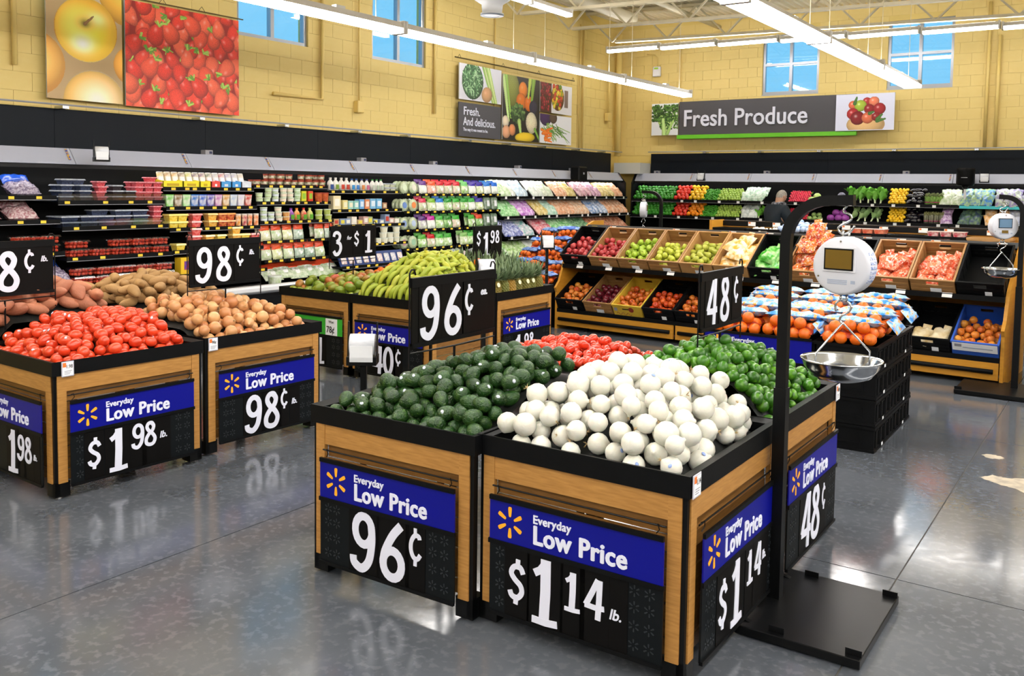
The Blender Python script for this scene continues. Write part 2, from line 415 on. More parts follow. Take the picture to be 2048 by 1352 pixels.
# bridging pipes and a fat duct run between joists
tag(MB().tube([(-7.2, 8.2, 5.15), (-7.2, 13.4, 5.15)], .11, 12).build('roof_pipe', STEELP, smooth=True), 'fat cream pipe run between the roof joists at the corner', 'pipe')
tag(MB().tube([(-6.2, 3.0, 5.2), (-6.2, 15.4, 5.2)], .05, 10).build('roof_pipe', STEELP, smooth=True), 'thin cream sprinkler pipe running across the roof joists', 'pipe')
d = thing('ceiling_diffuser', 'white round duct outlet hanging above the long suspended light row', 'air diffuser', loc=(-4.75, 5.3, 3.66))
DUCT = M('duct_white', '#dfe2e6', .4)
MB().lathe([(0, 0), (.13, 0), (.13, .02), (.11, .02), (.12, .12), (.2, .17), (.23, .26), (.235, .5), (0, .5)], 24).build('duct_neck', DUCT, d, True)
MB().lathe([(.09, -.004), (.132, -.004), (.132, .006), (.09, .006)], 24).build('outlet_ring', M('duct_ring', '#7d8795', .4), d, True)
MB().tube([(0, 0, .5), (0, 0, 1.6)], .1, 12).build('duct_drop', DUCT, d, True)

# ---------------------------------------------------------------- fluorescent fixtures
HOUSE = M('fixture_housing', '#d9d4cc', .4)
LENS = M('fluorescent_lens', (1.0, .965, .93), .4, emit=LAMP)
CAPM = M('fixture_endcap', '#e8e4dc', .4)
def strip(mat, length, label, group, wide=.17, rods=True):
    t = thing('strip_light', label, 'light fixture', group, mat=mat); h = wide / 2
    MB().prism([(-h, .02), (h, .02), (h * .55, .085), (-h * .55, .085)], 0.01, length - .01, 'y').build('housing', HOUSE, t)
    MB().prism([(-h + .008, .02), (h - .008, .02), (h - .016, -.03), (-h + .016, -.03)], .03, length - .03, 'y').build('lens', LENS, t)
    MB().box(-h * .28, h * .28, .08, length - .08, .0845, .088).build('uplight_slot', LENS, t)
    for y0 in (0.0, length - .03): MB().box(-h - .006, h + .006, y0, y0 + .03, -.033, .095).build('end_cap', CAPM, t)
    if rods:
        for y0 in (.35, length - .35): MB().tube([(0, y0, .085), (0, y0, 1.5)], .004, 5).build('hanger', STEELP, t)
        MB().box(-.03, .03, length * .62, length * .62 + .12, .085, .115).build('sensor', CAPM, t)
L8 = 2.44; ZL = 3.37
rowA = [11.58 - L8 * (k + 1) for k in range(9)]
for k, y in enumerate(rowA): strip(T(-5.18, y, ZL), L8 - .01, 'suspended strip light in the left row, %s from its far end' % ORD[k], 'left suspended light row')
rowB = [11.87 - L8 * (k + 1) for k in range(9)]
for k, y in enumerate(rowB): strip(T(-1.65, y, ZL), L8 - .01, 'suspended strip light in the wide row over the crates, %s from its far end' % ORD[k], 'wide suspended light row', .24)
for r, x in enumerate((1.9, 5.4, 8.9)):
    for k in range(8): strip(T(x, 8.5 - L8 * (k + 1), ZL), L8 - .01, 'suspended strip light in the %s row right of the frame, %s from the far end' % (ORD[r], ORD[k]), 'light rows beyond the right edge', .24)
for k in range(8):
    x = -8.05 + 1.22 * k; strip(T(x, 13.9, 4.70 - .022 * (x + 8) - .07, rz=-PI / 2, ry=0), 1.2, 'strip light under the rear roof joist, %s from the corner' % ORD[k], 'rear joist light row', .12, False)
for k in range(2): strip(T(-6.65, 7.65 + 1.22 * k, 4.62), 1.2, ['strip light fixed up at the joists, nearer of two by the duct outlet', 'strip light fixed up at the joists, farther of two by the duct outlet'][k], 'joist strip lights', .12, False)

# ---------------------------------------------------------------- conduits and boxes on the walls
def conduit(pts, label, r=.022, box=None):
    t = thing('conduit', label, 'conduit', 'painted conduits on the block walls', loc=pts[0])
    o = Vector(pts[0])
    MB().tube([tuple(Vector(p) - o) for p in pts], r, 8).build('pipe', YELP, t, True)
    if box:
        b = Vector(box) - o; MB().cbox(b.x - .05, b.x + .05, b.y - .07, b.y + .07, b.z - .09, b.z + .09, .01).build('junction_box', YELP, t)
conduit([(-8.55, 2.0, 5.2), (-8.55, 2.0, 2.98)], 'yellow vertical conduit left of the apple poster', .03)
conduit([(-8.55, 6.35, 5.2), (-8.55, 6.35, 3.0), (-8.55, 5.45, 3.0)], 'yellow conduit bent into an L below the clerestory window', .028)
conduit([(-8.55, 7.1, 5.2), (-8.55, 7.1, 2.98)], 'yellow conduit with a junction box left of the middle window', .014, (-8.55, 7.1, 2.95))
conduit([(-8.55, 8.89, 5.2), (-8.55, 8.89, 2.98)], 'yellow conduit right of the middle window', .025)
conduit([(-8.55, 10.6, 5.2), (-8.55, 10.6, 4.3), (-8.55, 10.6, 2.6)], 'thin yellow conduit running down behind the vegetable pictures', .016)
conduit([(-8.55, 13.65, 5.2), (-8.55, 13.65, 2.6)], 'yellow conduit right of the vegetable pictures', .016)
conduit([(-8.55, 13.8, 5.2), (-8.55, 13.8, 2.6)], 'second yellow conduit right of the vegetable pictures', .02)
conduit([(-8.45, 15.2, 5.2), (-8.45, 15.2, 2.5)], 'fat yellow downpipe in the corner', .07)
conduit([(-8.5, 14.85, 4.6), (-8.5, 14.85, 3.4)], 'short yellow conduit beside the corner downpipe', .018, (-8.52, 14.85, 3.35))
conduit([(-1.10, 15.44, 5.2), (-1.10, 15.44, 2.6)], 'yellow conduit on the back wall right of the windows', .03)
conduit([(-0.93, 15.44, 4.6), (-0.93, 15.44, 2.6)], 'second yellow conduit on the back wall right of the windows', .03)
conduit([(-7.09, 15.44, 4.9), (-7.09, 15.44, 3.7)], 'thin yellow conduit above the broccoli picture', .014, (-7.09, 15.46, 3.66))
b = thing('wall_box', 'small white control box on the back wall above the broccoli picture', 'control box', loc=(-7.64, 15.45, 4.36))
MB().cbox(-.09, .09, -.05, .03, -.11, .11, .015).build('cover', WHITE, b); MB().box(-.05, .05, -.053, -.049, .05, .085).build('green_label', M('green_tag', '#9fd62a', .5), b)
MB().tube([(0, 0, .11), (0, 0, .3), (-.06, 0, .37), (-.25, 0, .4)], .012, 6).build('feed_pipe', YELP, b, True)
# ---------------------------------------------------------------- printed pictures (a flat print carried as colour attribute)
class Canvas:
    def __init__(s, w, h, bg):
        s.w, s.h = w, h; s.a = np.zeros((h, w, 3)); s.a[:] = np.array(lin(bg)); s.X, s.Y = np.meshgrid((np.arange(w) + .5) / h, (np.arange(h) + .5) / h)
    def ell(s, cx, cy, rx, ry, ang, col, dark=.35, hi=.0, tex=0.0, seed=0, shape=0.0, col2=None, dots=None):
        c, n = math.cos(ang), math.sin(ang); dx, dy = s.X - cx, s.Y - cy
        u = (dx * c + dy * n) / rx; v = (-dx * n + dy * c) / ry
        uu = u / np.clip(1 - shape * v, .2, 3); d = uu * uu + v * v; m = d < 1
        if not m.any(): return
        z = np.sqrt(np.clip(1 - d, 0, 1)); lit = np.clip(.66 * z + .25 * (-(dx) / rx * .5 + dy / ry * .7) + .34, dark, 1.3)
        k = np.array(lin(col)); colr = np.broadcast_to(k, s.a.shape).copy()
        if col2 is not None:
            g = np.clip((v + 1) / 2, 0, 1)[..., None]; colr = colr * (1 - g) + np.array(lin(col2)) * g
        if tex:
            r = np.random.RandomState(seed + 5).rand(s.h, s.w); lit = lit * (1 + tex * (r - .5))
        if dots:
            t = (np.sin(u * dots) * np.sin(v * dots * 1.2)); lit = lit * np.where(t > .72, 1.25, 1)
        out = colr * lit[..., None]
        if hi:
            q = np.exp(-((u + .25) ** 2 + (v - .3) ** 2) / .03)[..., None] * hi; out = out + q
        s.a[m] = out[m]
    def soft(s, cx, cy, rx, ry, col, al, clip=None):
        g = np.exp(-.5 * (((s.X - cx) / rx) ** 2 + ((s.Y - cy) / ry) ** 2)) * al
        if clip: g = g * ((s.X - clip[0]) ** 2 + (s.Y - clip[1]) ** 2 < clip[2] ** 2)
        s.a[:] = s.a * (1 - g[..., None]) + np.array(lin(col)) * g[..., None]
    def rect(s, x0, x1, y0, y1, col): s.a[(s.X >= x0) & (s.X < x1) & (s.Y >= y0) & (s.Y < y1)] = np.array(lin(col))
    def line(s, x0, y0, x1, y1, w, col):
        dx, dy = x1 - x0, y1 - y0; L = dx * dx + dy * dy; t = np.clip(((s.X - x0) * dx + (s.Y - y0) * dy) / L, 0, 1)
        d = np.hypot(s.X - x0 - t * dx, s.Y - y0 - t * dy); m = d < w * (1 - .5 * t); s.a[m] = np.array(lin(col)) * (.7 + .6 * (1 - d[m] / w))[:, None]
PRINT = attr_mat('printed_picture', .45)
def picture(name, cv, w, h, parent, mat):
    """a thin board, front face -y, finely divided so that it carries the print"""
    nx, ny = cv.w, cv.h
    xs = np.linspace(0, w, nx + 1); zs = np.linspace(0, h, ny + 1)
    V = np.zeros(((nx + 1) * (ny + 1), 3)); gx, gz = np.meshgrid(xs, zs); V[:, 0] = gx.ravel(); V[:, 2] = gz.ravel()
    i, j = np.meshgrid(np.arange(nx), np.arange(ny)); a = (j * (nx + 1) + i).ravel()
    F = np.stack([a, a + 1, a + nx + 2, a + nx + 1], 1)
    n0 = len(V); V = np.vstack([V, [(0, 0, 0), (w, 0, 0), (w, 0, h), (0, 0, h), (0, .02, 0), (w, .02, 0), (w, .02, h), (0, .02, h)]])
    faces = F.tolist() + [[n0 + q for q in f] for f in ((0, 4, 5, 1), (1, 5, 6, 2), (2, 6, 7, 3), (3, 7, 4, 0), (4, 7, 6, 5))]
    me = bpy.data.meshes.new(name); me.from_pydata(V.tolist(), [], faces); me.update()
    at = me.color_attributes.new('print', 'FLOAT_COLOR', 'CORNER')
    cols = np.ones((len(me.loops), 4), np.float32)
    pc = np.clip(cv.a.reshape(-1, 3) * 1.25, 0, 1); cols[:len(F) * 4, :3] = np.repeat(pc, 4, 0); cols[len(F) * 4:, :3] = .6
    at.data.foreach_set('color', cols.ravel()); me.materials.append(PRINT)
    return inst(name, me, parent, mat)
# yellow apples
def apples_print(cv):
    cv.rect(0, 9, 0, 9, '#b09468'); cv.soft(.55, .92, .12, .14, '#d9cdbb', .8); cv.soft(.5, .3, .2, .1, '#8f7444', .6)
    for cx, cy, r, c, h in ((-.12, .27, .27, '#efa030', '#f8d878'), (.2, 1.11, .24, '#ee9a2c', '#f6b850'), (.72, .93, .28, '#f2b030', '#f9d65c'), (.74, .33, .17, '#eda22c', '#f6c850'), (.40, -.01, .27, '#f0b83a', '#fffbe0'), (-.18, .84, .2, '#f0b840', '#f6d070')):
        cv.ell(cx, cy, r, r * .97, 0, c, .5, .0, .03); cv.soft(cx + .02, cy + .02, r * .45, r * .4, h, .9, (cx, cy, r))
    cv.ell(.335, .585, .272, .258, .1, '#f0a824', .62, .0, .02)
    q = (.335, .585, .265); cv.soft(.34, .55, .17, .15, '#ffe02c', 1.0, q); cv.soft(.25, .62, .09, .10, '#ffe86a', .8, q); cv.soft(.30, .465, .06, .045, '#fffbd8', 1.0, q); cv.soft(.42, .68, .06, .04, '#fff3a8', .8, q)
    cv.soft(.325, .64, .055, .04, '#b39a2c', .8, q); cv.soft(.325, .632, .022, .018, '#57460f', 1.0, q); cv.line(.322, .63, .395, .70, .013, '#7a5428')
def berries_print(cv, seed=3):
    r = random.Random(seed); W = cv.w / cv.h
    cv.rect(0, 9, 0, 9, '#8f1a10')
    pts = []
    for row in range(9):
        for k in range(9):
            pts.append(((k + .5 * (row % 2)) * W / 8 + r.uniform(-.03, .03), row / 8 + r.uniform(-.03, .03)))
    r.shuffle(pts)
    for x, y in pts:
        a = r.uniform(-.9, .9) + (PI if r.random() < .35 else 0); c = r.choice(['#e2402a', '#ea5234', '#dc3622', '#ee6242']); q = r.uniform(.95, 1.2)
        cv.ell(x, y, .074 * q, .100 * q, a, c, .42, .16, .28, r.randrange(99), .36, dots=27)
        if r.random() < .75:
            hx, hy = x + math.sin(a) * -.09, y + math.cos(a) * .09
            for q2 in range(6):
                t = a + r.uniform(-1.2, 1.2); cv.line(hx, hy, hx - math.sin(t) * .06, hy + math.cos(t) * .05, .014, r.choice(['#7fa23a', '#9dbb52', '#5e8a2c']))
def cabbage_print(cv):
    cv.rect(0, 9, 0, 9, '#dcdce6'); r = random.Random(1)
    cv.ell(.62, .55, .5, .52, 0, '#3c6a3c', .3, 0, .3)
    for k in range(240):
        t = r.uniform(0, 6.28); q = math.sqrt(r.random()) * .45; cv.ell(.62 + q * math.cos(t), .57 + q * math.sin(t), r.uniform(.03, .09), r.uniform(.01, .03), r.uniform(0, 3), r.choice(['#5f9760', '#8dbb86', '#2f5a34', '#a8cfa0', '#3f7446']), .6)
    for k in range(12): cv.line(1.05 + k * .03, 1.05, 1.62 + k * .02, -.1, .03, r.choice(['#a6c56a', '#7fa548', '#cfdfa0']))
    cv.ell(1.3, .22, .26, .22, .2, '#d9a878', .45, .1, .1)
def middle_print(cv):
    cv.rect(0, 9, 0, 9, '#1d1712'); r = random.Random(2)
    cv.ell(.25, .78, .2, .28, .1, '#8a8f3a', .4, 0, .1, dots=26); cv.ell(.55, .80, .12, .13, 0, '#f08a2c', .45, .1); cv.ell(.5, .62, .14, .13, 0, '#ee7f22', .45, .1); cv.ell(.72, .6, .13, .12, 0, '#e87820', .45, .1)
    cv.line(.02, .95, .16, .3, .05, '#b9d489'); cv.line(.08, 1.0, .22, .35, .04, '#8eb852'); cv.line(.75, 1.0, .7, .7, .05, '#b6c55a'); cv.line(.85, 1.0, .8, .65, .06, '#7da03c')
    cv.ell(.85, .55, .12, .11, 0, '#2d2b45', .4, 0, .8)
    for k in range(130): t = r.uniform(0, 6.28); q = math.sqrt(r.random()) * .19; cv.ell(.42 + q * math.cos(t), .42 + q * .8 * math.sin(t), .03, .025, 0, r.choice(['#3c5a2c', '#54793c', '#2c4524', '#6d8f4f']), .4)
    cv.line(.45, .3, .5, .1, .05, '#9db96a')
    cv.ell(.8, .3, .16, .17, .3, '#e5d9b8', .5, 0, .4); cv.ell(.08, .28, .09, .09, 0, '#e6d6bd', .45); cv.ell(.1, .12, .11, .1, 0, '#dba27d', .45); cv.ell(.26, .16, .09, .09, 0, '#d98d5c', .45); cv.ell(.62, .06, .28, .08, .05, '#e8c431', .45); cv.line(.9, .2, 1.05, .02, .03, '#6f9a3c')
def rt_print(cv):
    cv.rect(0, 9, 0, 9, '#e0dee2'); r = random.Random(4); cv.rect(0, .7, 0, 2, '#4a2a1c'); cv.rect(1.55, 1.78, .25, .85, '#7d6a62')
    for k in range(70): cv.ell(r.uniform(0, .6), r.uniform(.1, 1), .05, .06, 0, r.choice(['#8f1f2c', '#b5303c', '#6e1520']), .4, .1)
    cv.ell(1.1, .55, .42, .45, 0, '#7a4a24', .5)
    for k in range(50): cv.ell(r.uniform(.8, 1.4), r.uniform(.2, .95), .09, .08, r.uniform(0, 3), r.choice(['#e3b52c', '#9fae2c', '#c8452c', '#5c8a2c', '#e8d24a']), .45, .1)
def rb_print(cv):
    cv.rect(0, 9, 0, 9, '#dfdfe4'); r = random.Random(5); cv.ell(.35, .95, .4, .35, 0, '#43285a', .3, 0, .4); cv.ell(.85, .9, .25, .2, 0, '#5c4a3c', .5)
    for k in range(40): x = r.uniform(.1, 1.2); cv.line(x, r.uniform(.4, .7), x + r.uniform(.0, .9), r.uniform(.0, .5), .02, r.choice(['#5d8a3a', '#88a852', '#3f6a2c']))
    for k in range(10): x = r.uniform(0, .5); y = r.uniform(.1, .5); cv.line(x, y, x + .4, y + r.uniform(-.1, .2), .05, r.choice(['#e07a2c', '#d96a24']))
def broc_print(cv):
    cv.rect(0, 9, 0, 9, '#d7dbe0'); r = random.Random(6)
    for k in range(9): cv.line(.5, .05, .15 + k * .09, .62, .07, r.choice(['#9dbb6a', '#b9d08c']))
    for k in range(420): cv.ell(r.uniform(.02, .95), r.uniform(.45, .95) - .0, .035, .03, 0, r.choice(['#2f5226', '#47702f', '#23401c', '#5c8a3c']), .4)
    for k in range(120): cv.ell(r.uniform(.3, .9), r.uniform(.2, .55), .03, .03, 0, r.choice(['#4e7a35', '#2f5226', '#6f9a4a']), .4)
    cv.line(.45, .02, .4, .5, .09, '#a9c680'); cv.line(.55, .05, .75, .45, .06, '#97b96c')
def basket_print(cv):
    cv.rect(0, 9, 0, 9, '#cfd2e6'); r = random.Random(7)
    cv.ell(.80, .16, .50, .30, 0, '#d9b27c', .55, 0, .1); cv.rect(0, 9, 0, .02, '#cfd2e6')
    for cx, cy, q, c in ((.45, .75, .15, '#d86a4a'), (1.0, .86, .14, '#a82a2c'), (1.28, .85, .17, '#d97a5a'), (.75, .72, .2, '#9fb63a'), (1.1, .6, .17, '#8f1d24'), (.45, .45, .2, '#a8242a'), (1.5, .6, .2, '#9c2028'), (.65, .3, .24, '#7d141c'), (1.05, .3, .2, '#cf6a48'), (1.38, .33, .15, '#8a1a20')):
        cv.ell(.16 + cx * .66, .10 + cy * .80, q * .80, q * .78, .1, c, .4, .3, .06)
    for a in ((.50, .74, .55, .90), (.9, .46, 1.0, .5), (1.1, .25, 1.3, .3), (1.1, .3, 1.22, .42)): cv.line(*a, .05, '#3f6a34')
def mkcv(w, h, res, bg, fn, **k):
    cv = Canvas(int(res * w / h), res, bg); fn(cv, **k); return cv
ROD = M('sign_rod', '#6b5a35', .4)
# the two posters on the left wall (face +x): local x runs along +y
p = thing('poster', 'poster of yellow apples hanging on the yellow wall', 'poster', 'fruit posters', mat=T(-8.48, 2.30, 2.66, rz=PI / 2))
picture('print_board', mkcv(.88, 1.35, 200, '#b08a3c', apples_print), .88, 1.35, p, T()); MB().tube([(-.1, .01, 1.37), (.98, .01, 1.37)], .008, 6).build('hanging_rod', ROD, p)
p = thing('poster', 'poster crowded with red strawberries hanging on the yellow wall', 'poster', 'fruit posters', mat=T(-8.48, 3.22, 2.65, rz=PI / 2))
picture('print_board', mkcv(1.60, 1.22, 190, '#8a1812', berries_print), 1.60, 1.22, p, T())
MB().tube([(-.1, .01, 1.25), (1.68, .01, 1.25)], .008, 6).build('hanging_rod', ROD, p)
for x in (.5, 1.05): MB().tube([(x - .05, .01, 1.25), (x, .01, 1.31), (x + .05, .01, 1.25)], .004, 5).build('hook', ROD, p)
# board of five vegetable pictures
p = thing('picture_board', 'group of vegetable pictures with the words Fresh And delicious', 'wall sign', mat=T(-8.48, 9.46, 2.66, rz=PI / 2))
picture('print_panel', mkcv(1.25, .62, 80, '#dddddd', cabbage_print), 1.25, .62, p, T(0, 0, .62))
MB().box(0, 1.25, 0, .02, -.02, .57).build('slogan_panel', M('sign_charcoal', '#4c4b52', .5), p)
picture('print_panel', mkcv(1.23, 1.2, 130, '#222222', middle_print), 1.23, 1.2, p, T(1.29, -.01, -.01))
picture('print_panel', mkcv(1.19, .58, 70, '#dddddd', rt_print), 1.19, .58, p, T(2.57, 0, .6))
picture('print_panel', mkcv(1.19, .57, 70, '#dddddd', rb_print), 1.19, .57, p, T(2.57, 0, -.01))
sp = [c for c in p.children if c.name.startswith('slogan')][0]
inst('lettering', text_mesh('Fresh.', .2, LETTER, .003), sp, T(.12, -.003, .36)); inst('lettering', text_mesh('And delicious.', .2, LETTER, .003, sx=.84), sp, T(.12, -.003, .18))
inst('lettering', text_mesh('The way it was meant to be.', .075, LETTER, .002, sx=.84), sp, T(.12, -.003, .08))
MB().tube([(-.12, .0, 1.32), (3.85, .0, 1.32)], .012, 6).build('hanging_rod', ROD, p)
for x in (.0, 1.3, 2.5, 3.8): MB().tube([(x - .05, 0, 1.32), (x, 0, 1.38), (x + .05, 0, 1.32)], .004, 5).build('hook', ROD, p)
# Fresh Produce sign on the back wall
CHAR = MATS['sign_charcoal']
p = thing('department_sign', 'charcoal Fresh Produce sign with a green bar on the back wall', 'wall sign', mat=T(-7.03, 15.32, 2.86))
b0 = MB().cbox(0, 3.70, 0, .06, .08, .80, .005).build('sign_panel', CHAR, p)
MB().cbox(-.03, 3.72, -.03, .06, 0, .085, .005).build('green_bar', M('sign_green', '#6cc52c', .45), p)
inst('lettering', text_mesh('Fresh Produce', .50, LETTER, .006, ext=.012, sx=.91), b0, T(.10, -.012, .27))
pb = picture('print_panel', mkcv(.63, .69, 80, '#dddddd', broc_print), .63, .69, p, T(-.65, .0, .09)); tag(pb, 'broccoli picture panel')
pb = picture('print_panel', mkcv(1.08, .70, 110, '#dddddd', basket_print), 1.08, .70, p, T(3.33, -.05, .09)); tag(pb, 'picture panel of apples in a basket')
for x in (.4, 3.2): MB().box(x, x + .05, .06, .13, .2, .7).build('standoff', STEELP, p)
# ---------------------------------------------------------------- brush lettered price digits (strokes in a box one unit high)
def ellp(cx, cy, rx, ry, a0, a1, n=16): return [(cx + rx * math.cos(math.radians(a0 + (a1 - a0) * i / n)), cy + ry * math.sin(math.radians(a0 + (a1 - a0) * i / n))) for i in range(n + 1)]
GL = {
 '9': (.50, [(ellp(.25, .70, .165, .235, 10, 395, 22), .125), (smoothpts([(.40, .80, 0), (.415, .55, 0), (.36, .22, 0), (.22, .06, 0), (.07, .12, 0), (.045, .24, 0)], 5), .13)]),
 '6': (.52, [(smoothpts([(.42, .94, 0), (.26, .74, 0), (.12, .46, 0), (.085, .27, 0)], 5), .13), (ellp(.26, .28, .175, .22, 165, 550, 22), .13)]),
 '8': (.50, [(smoothpts([(.36, .80, 0), (.30, .92, 0), (.17, .91, 0), (.11, .78, 0), (.18, .62, 0), (.33, .47, 0), (.42, .28, 0), (.36, .10, 0), (.22, .06, 0), (.09, .13, 0), (.075, .30, 0), (.17, .47, 0), (.32, .62, 0), (.37, .76, 0), (.345, .85, 0), (.27, .92, 0)], 5), .125)]),
 '1': (.46, [([(.07, .74), (.16, .80), (.24, .92)], .10), ([(.245, .97), (.245, .5), (.225, .05)], .15), ([(.04, .05), (.25, .045), (.43, .065)], .09)]),
 '4': (.56, [([(.37, .97), (.22, .62), (.075, .30)], .13), ([(.05, .30), (.30, .285), (.53, .31)], .115), ([(.42, .97), (.405, .5), (.38, .0)], .13)]),
 '3': (.48, [(smoothpts([(.07, .78, 0), (.11, .91, 0), (.25, .94, 0), (.37, .83, 0), (.33, .66, 0), (.20, .57, 0)], 5), .12), (smoothpts([(.20, .57, 0), (.37, .48, 0), (.41, .28, 0), (.30, .09, 0), (.15, .06, 0), (.06, .2, 0)], 5), .13)]),
 '0': (.48, [(ellp(.24, .5, .16, .43, -10, 370, 26), .125)]),
 '7': (.46, [([(.05, .9), (.42, .9)], .12), ([(.4, .9), (.25, .45), (.2, .02)], .13)]),
 '$': (.44, [(smoothpts([(.37, .70, 0), (.30, .83, 0), (.16, .82, 0), (.09, .68, 0), (.17, .55, 0), (.31, .43, 0), (.34, .28, 0), (.24, .15, 0), (.11, .17, 0), (.06, .28, 0)], 5), .11), ([(.25, 1.0), (.24, .78)], .10), ([(.22, .2), (.2, .0)], .10)]),
 'c': (.44, [(smoothpts([(.36, .72, 0), (.33, .80, 0), (.21, .80, 0), (.11, .62, 0), (.10, .40, 0), (.18, .22, 0), (.30, .20, 0), (.38, .32, 0)], 5), .11), ([(.23, 1.0), (.235, .76)], .09), ([(.24, .25), (.23, .0)], .09)]),
}
GLM = {}; GX = 1.10
def glyph(ch, h):
    key = (ch, round(h, 3))
    if key not in GLM:
        mb = MB()
        for i, (pts, w) in enumerate(GL[ch][1]): mb.ribbon([(p[0] * h * GX, p[1] * h) for p in pts], w * h * 1.12, -.0018 - .0007 * i, 0)
        GLM[key] = mb.mesh('digit', LETTER)
    return GLM[key]
def petals(R, mat):
    mb = MB()
    for k in range(6):
        a = PI / 2 + k * PI / 3; c, s = math.cos(a), math.sin(a); pts = []
        for t, w in ((.36, .05), (.42, .085), (.6, .11), (.85, .135), (.95, .125), (1.0, .08)): pts.append((t, w))
        poly = [(t, w) for t, w in pts] + [(t, -w) for t, w in reversed(pts)]
        mb.prism([(R * (t * c - w * s), R * (t * s + w * c)) for t, w in poly], -.0015, 0, 'y')
    return mb.mesh('spark_logo', mat)
def rack_sign(mat, w, label, spec, head='blue', cat='price sign', group='price signs hung on the table fronts', embossed=True):
    """sign hung on a table front: local x to the right, face -y, z from the floor"""
    t = thing('price_sign', label, cat, group, mat=mat); z0, z1, z2 = .075, .365, .53
    if head == 'blue':
        hd = MB().box(-w / 2, w / 2, -.006, 0, z1, z2).build('header_panel', BLUE, t)
        R = .062; inst('spark_logo', petals(R, SPARK), hd, T(-w / 2 + .035 + R, -.006, (z1 + z2) / 2 + .005))
        x0 = -w / 2 + .055 + 2 * R + .025
        inst('lettering', text_mesh('Everyday', .046, LETTER, .0003, sx=.98, spacing=1.04, heavy=.0012), hd, T(x0, -.0065, z2 - .055))
        inst('lettering', text_mesh('Low Price', .102, LETTER, .0010, sx=.92, spacing=1.06, heavy=.0030), hd, T(x0, -.0065, z1 + .030))
    else:
        hd = MB().box(-w / 2, w / 2, -.006, 0, z1, z2).build('header_panel', M('sign_special_green', '#2fa52c', .45), t)
        inst('lettering', text_mesh('Special', .085, LETTER, .002), hd, T(-w / 2 + .14, -.0065, z1 + .05))
        cdp = MB().box(w / 2 - .21, w / 2 - .06, -.009, -.006, z1 + .004, z2 - .006).build('was_card', PAPER, hd)
        DK = M('print_black', '#202024', .6)
        inst('lettering', text_mesh('Was:', .035, DK, .0002), hd, T(w / 2 - .17, -.0095, z2 - .045)); inst('lettering', text_mesh('78¢', .085, DK, .001, sx=.85), hd, T(w / 2 - .198, -.0095, z1 + .03))
    MB().box(-w / 2, w / 2, -.012, .0, z2, z2 + .018).build('top_rail', BLACK, t); MB().box(-w / 2 - .004, w / 2 + .004, -.011, 0, z1 - .012, z1 + .006).build('middle_rail', BLACK, t)
    hl = MB().box(-w / 2, w / 2, -.004, .004, z0, z1 - .012).build('price_holder', DARKCARD2, t)
    MB().box(-w / 2, w / 2, -.012, .002, z0 - .008, z0 + .006).build('bottom_rail', BLACK, t)
    if embossed:
        em = petals(.022, M('embossed_black', '#24292d', .35))
        for q, xx in enumerate((-w / 2 + .05, -w / 2 + .10, w / 2 - .05, w / 2 - .11)):
            for zz in (.05, .12, .19, .25):
                used = any((s[0] in GL and s[1] - .04 < xx < s[1] + GL[s[0]][0] * s[3] * GX + .03) or (s[0] not in GL and s[1] - .03 < xx < s[1] + .08) for s in spec)
                if not used: inst('embossed_star', em, hl, T(xx, -.0045, z0 + zz))
    holder = hl
    for s in spec:
        ch, x, z, hh = s[:4]
        if ch in GL:
            gw = GL[ch][0] * hh * GX
            MB().box(x - .014, x + gw + .014, -.0065, -.004, z0 + .004, z1 - .014).build('price_card', DARKCARD, holder)
            inst('digit', glyph(ch, hh), holder, T(x, -.0068, z0 + z))
        else:
            MB().box(x - .012, x + .075, -.006, -.004, z0 + .004, z1 - .014).build('price_card', DARKCARD, holder)
            inst('unit_lettering', text_mesh(ch, hh, LETTER, .0012, shear=.2), holder, T(x, -.0065, z0 + z))
    return t

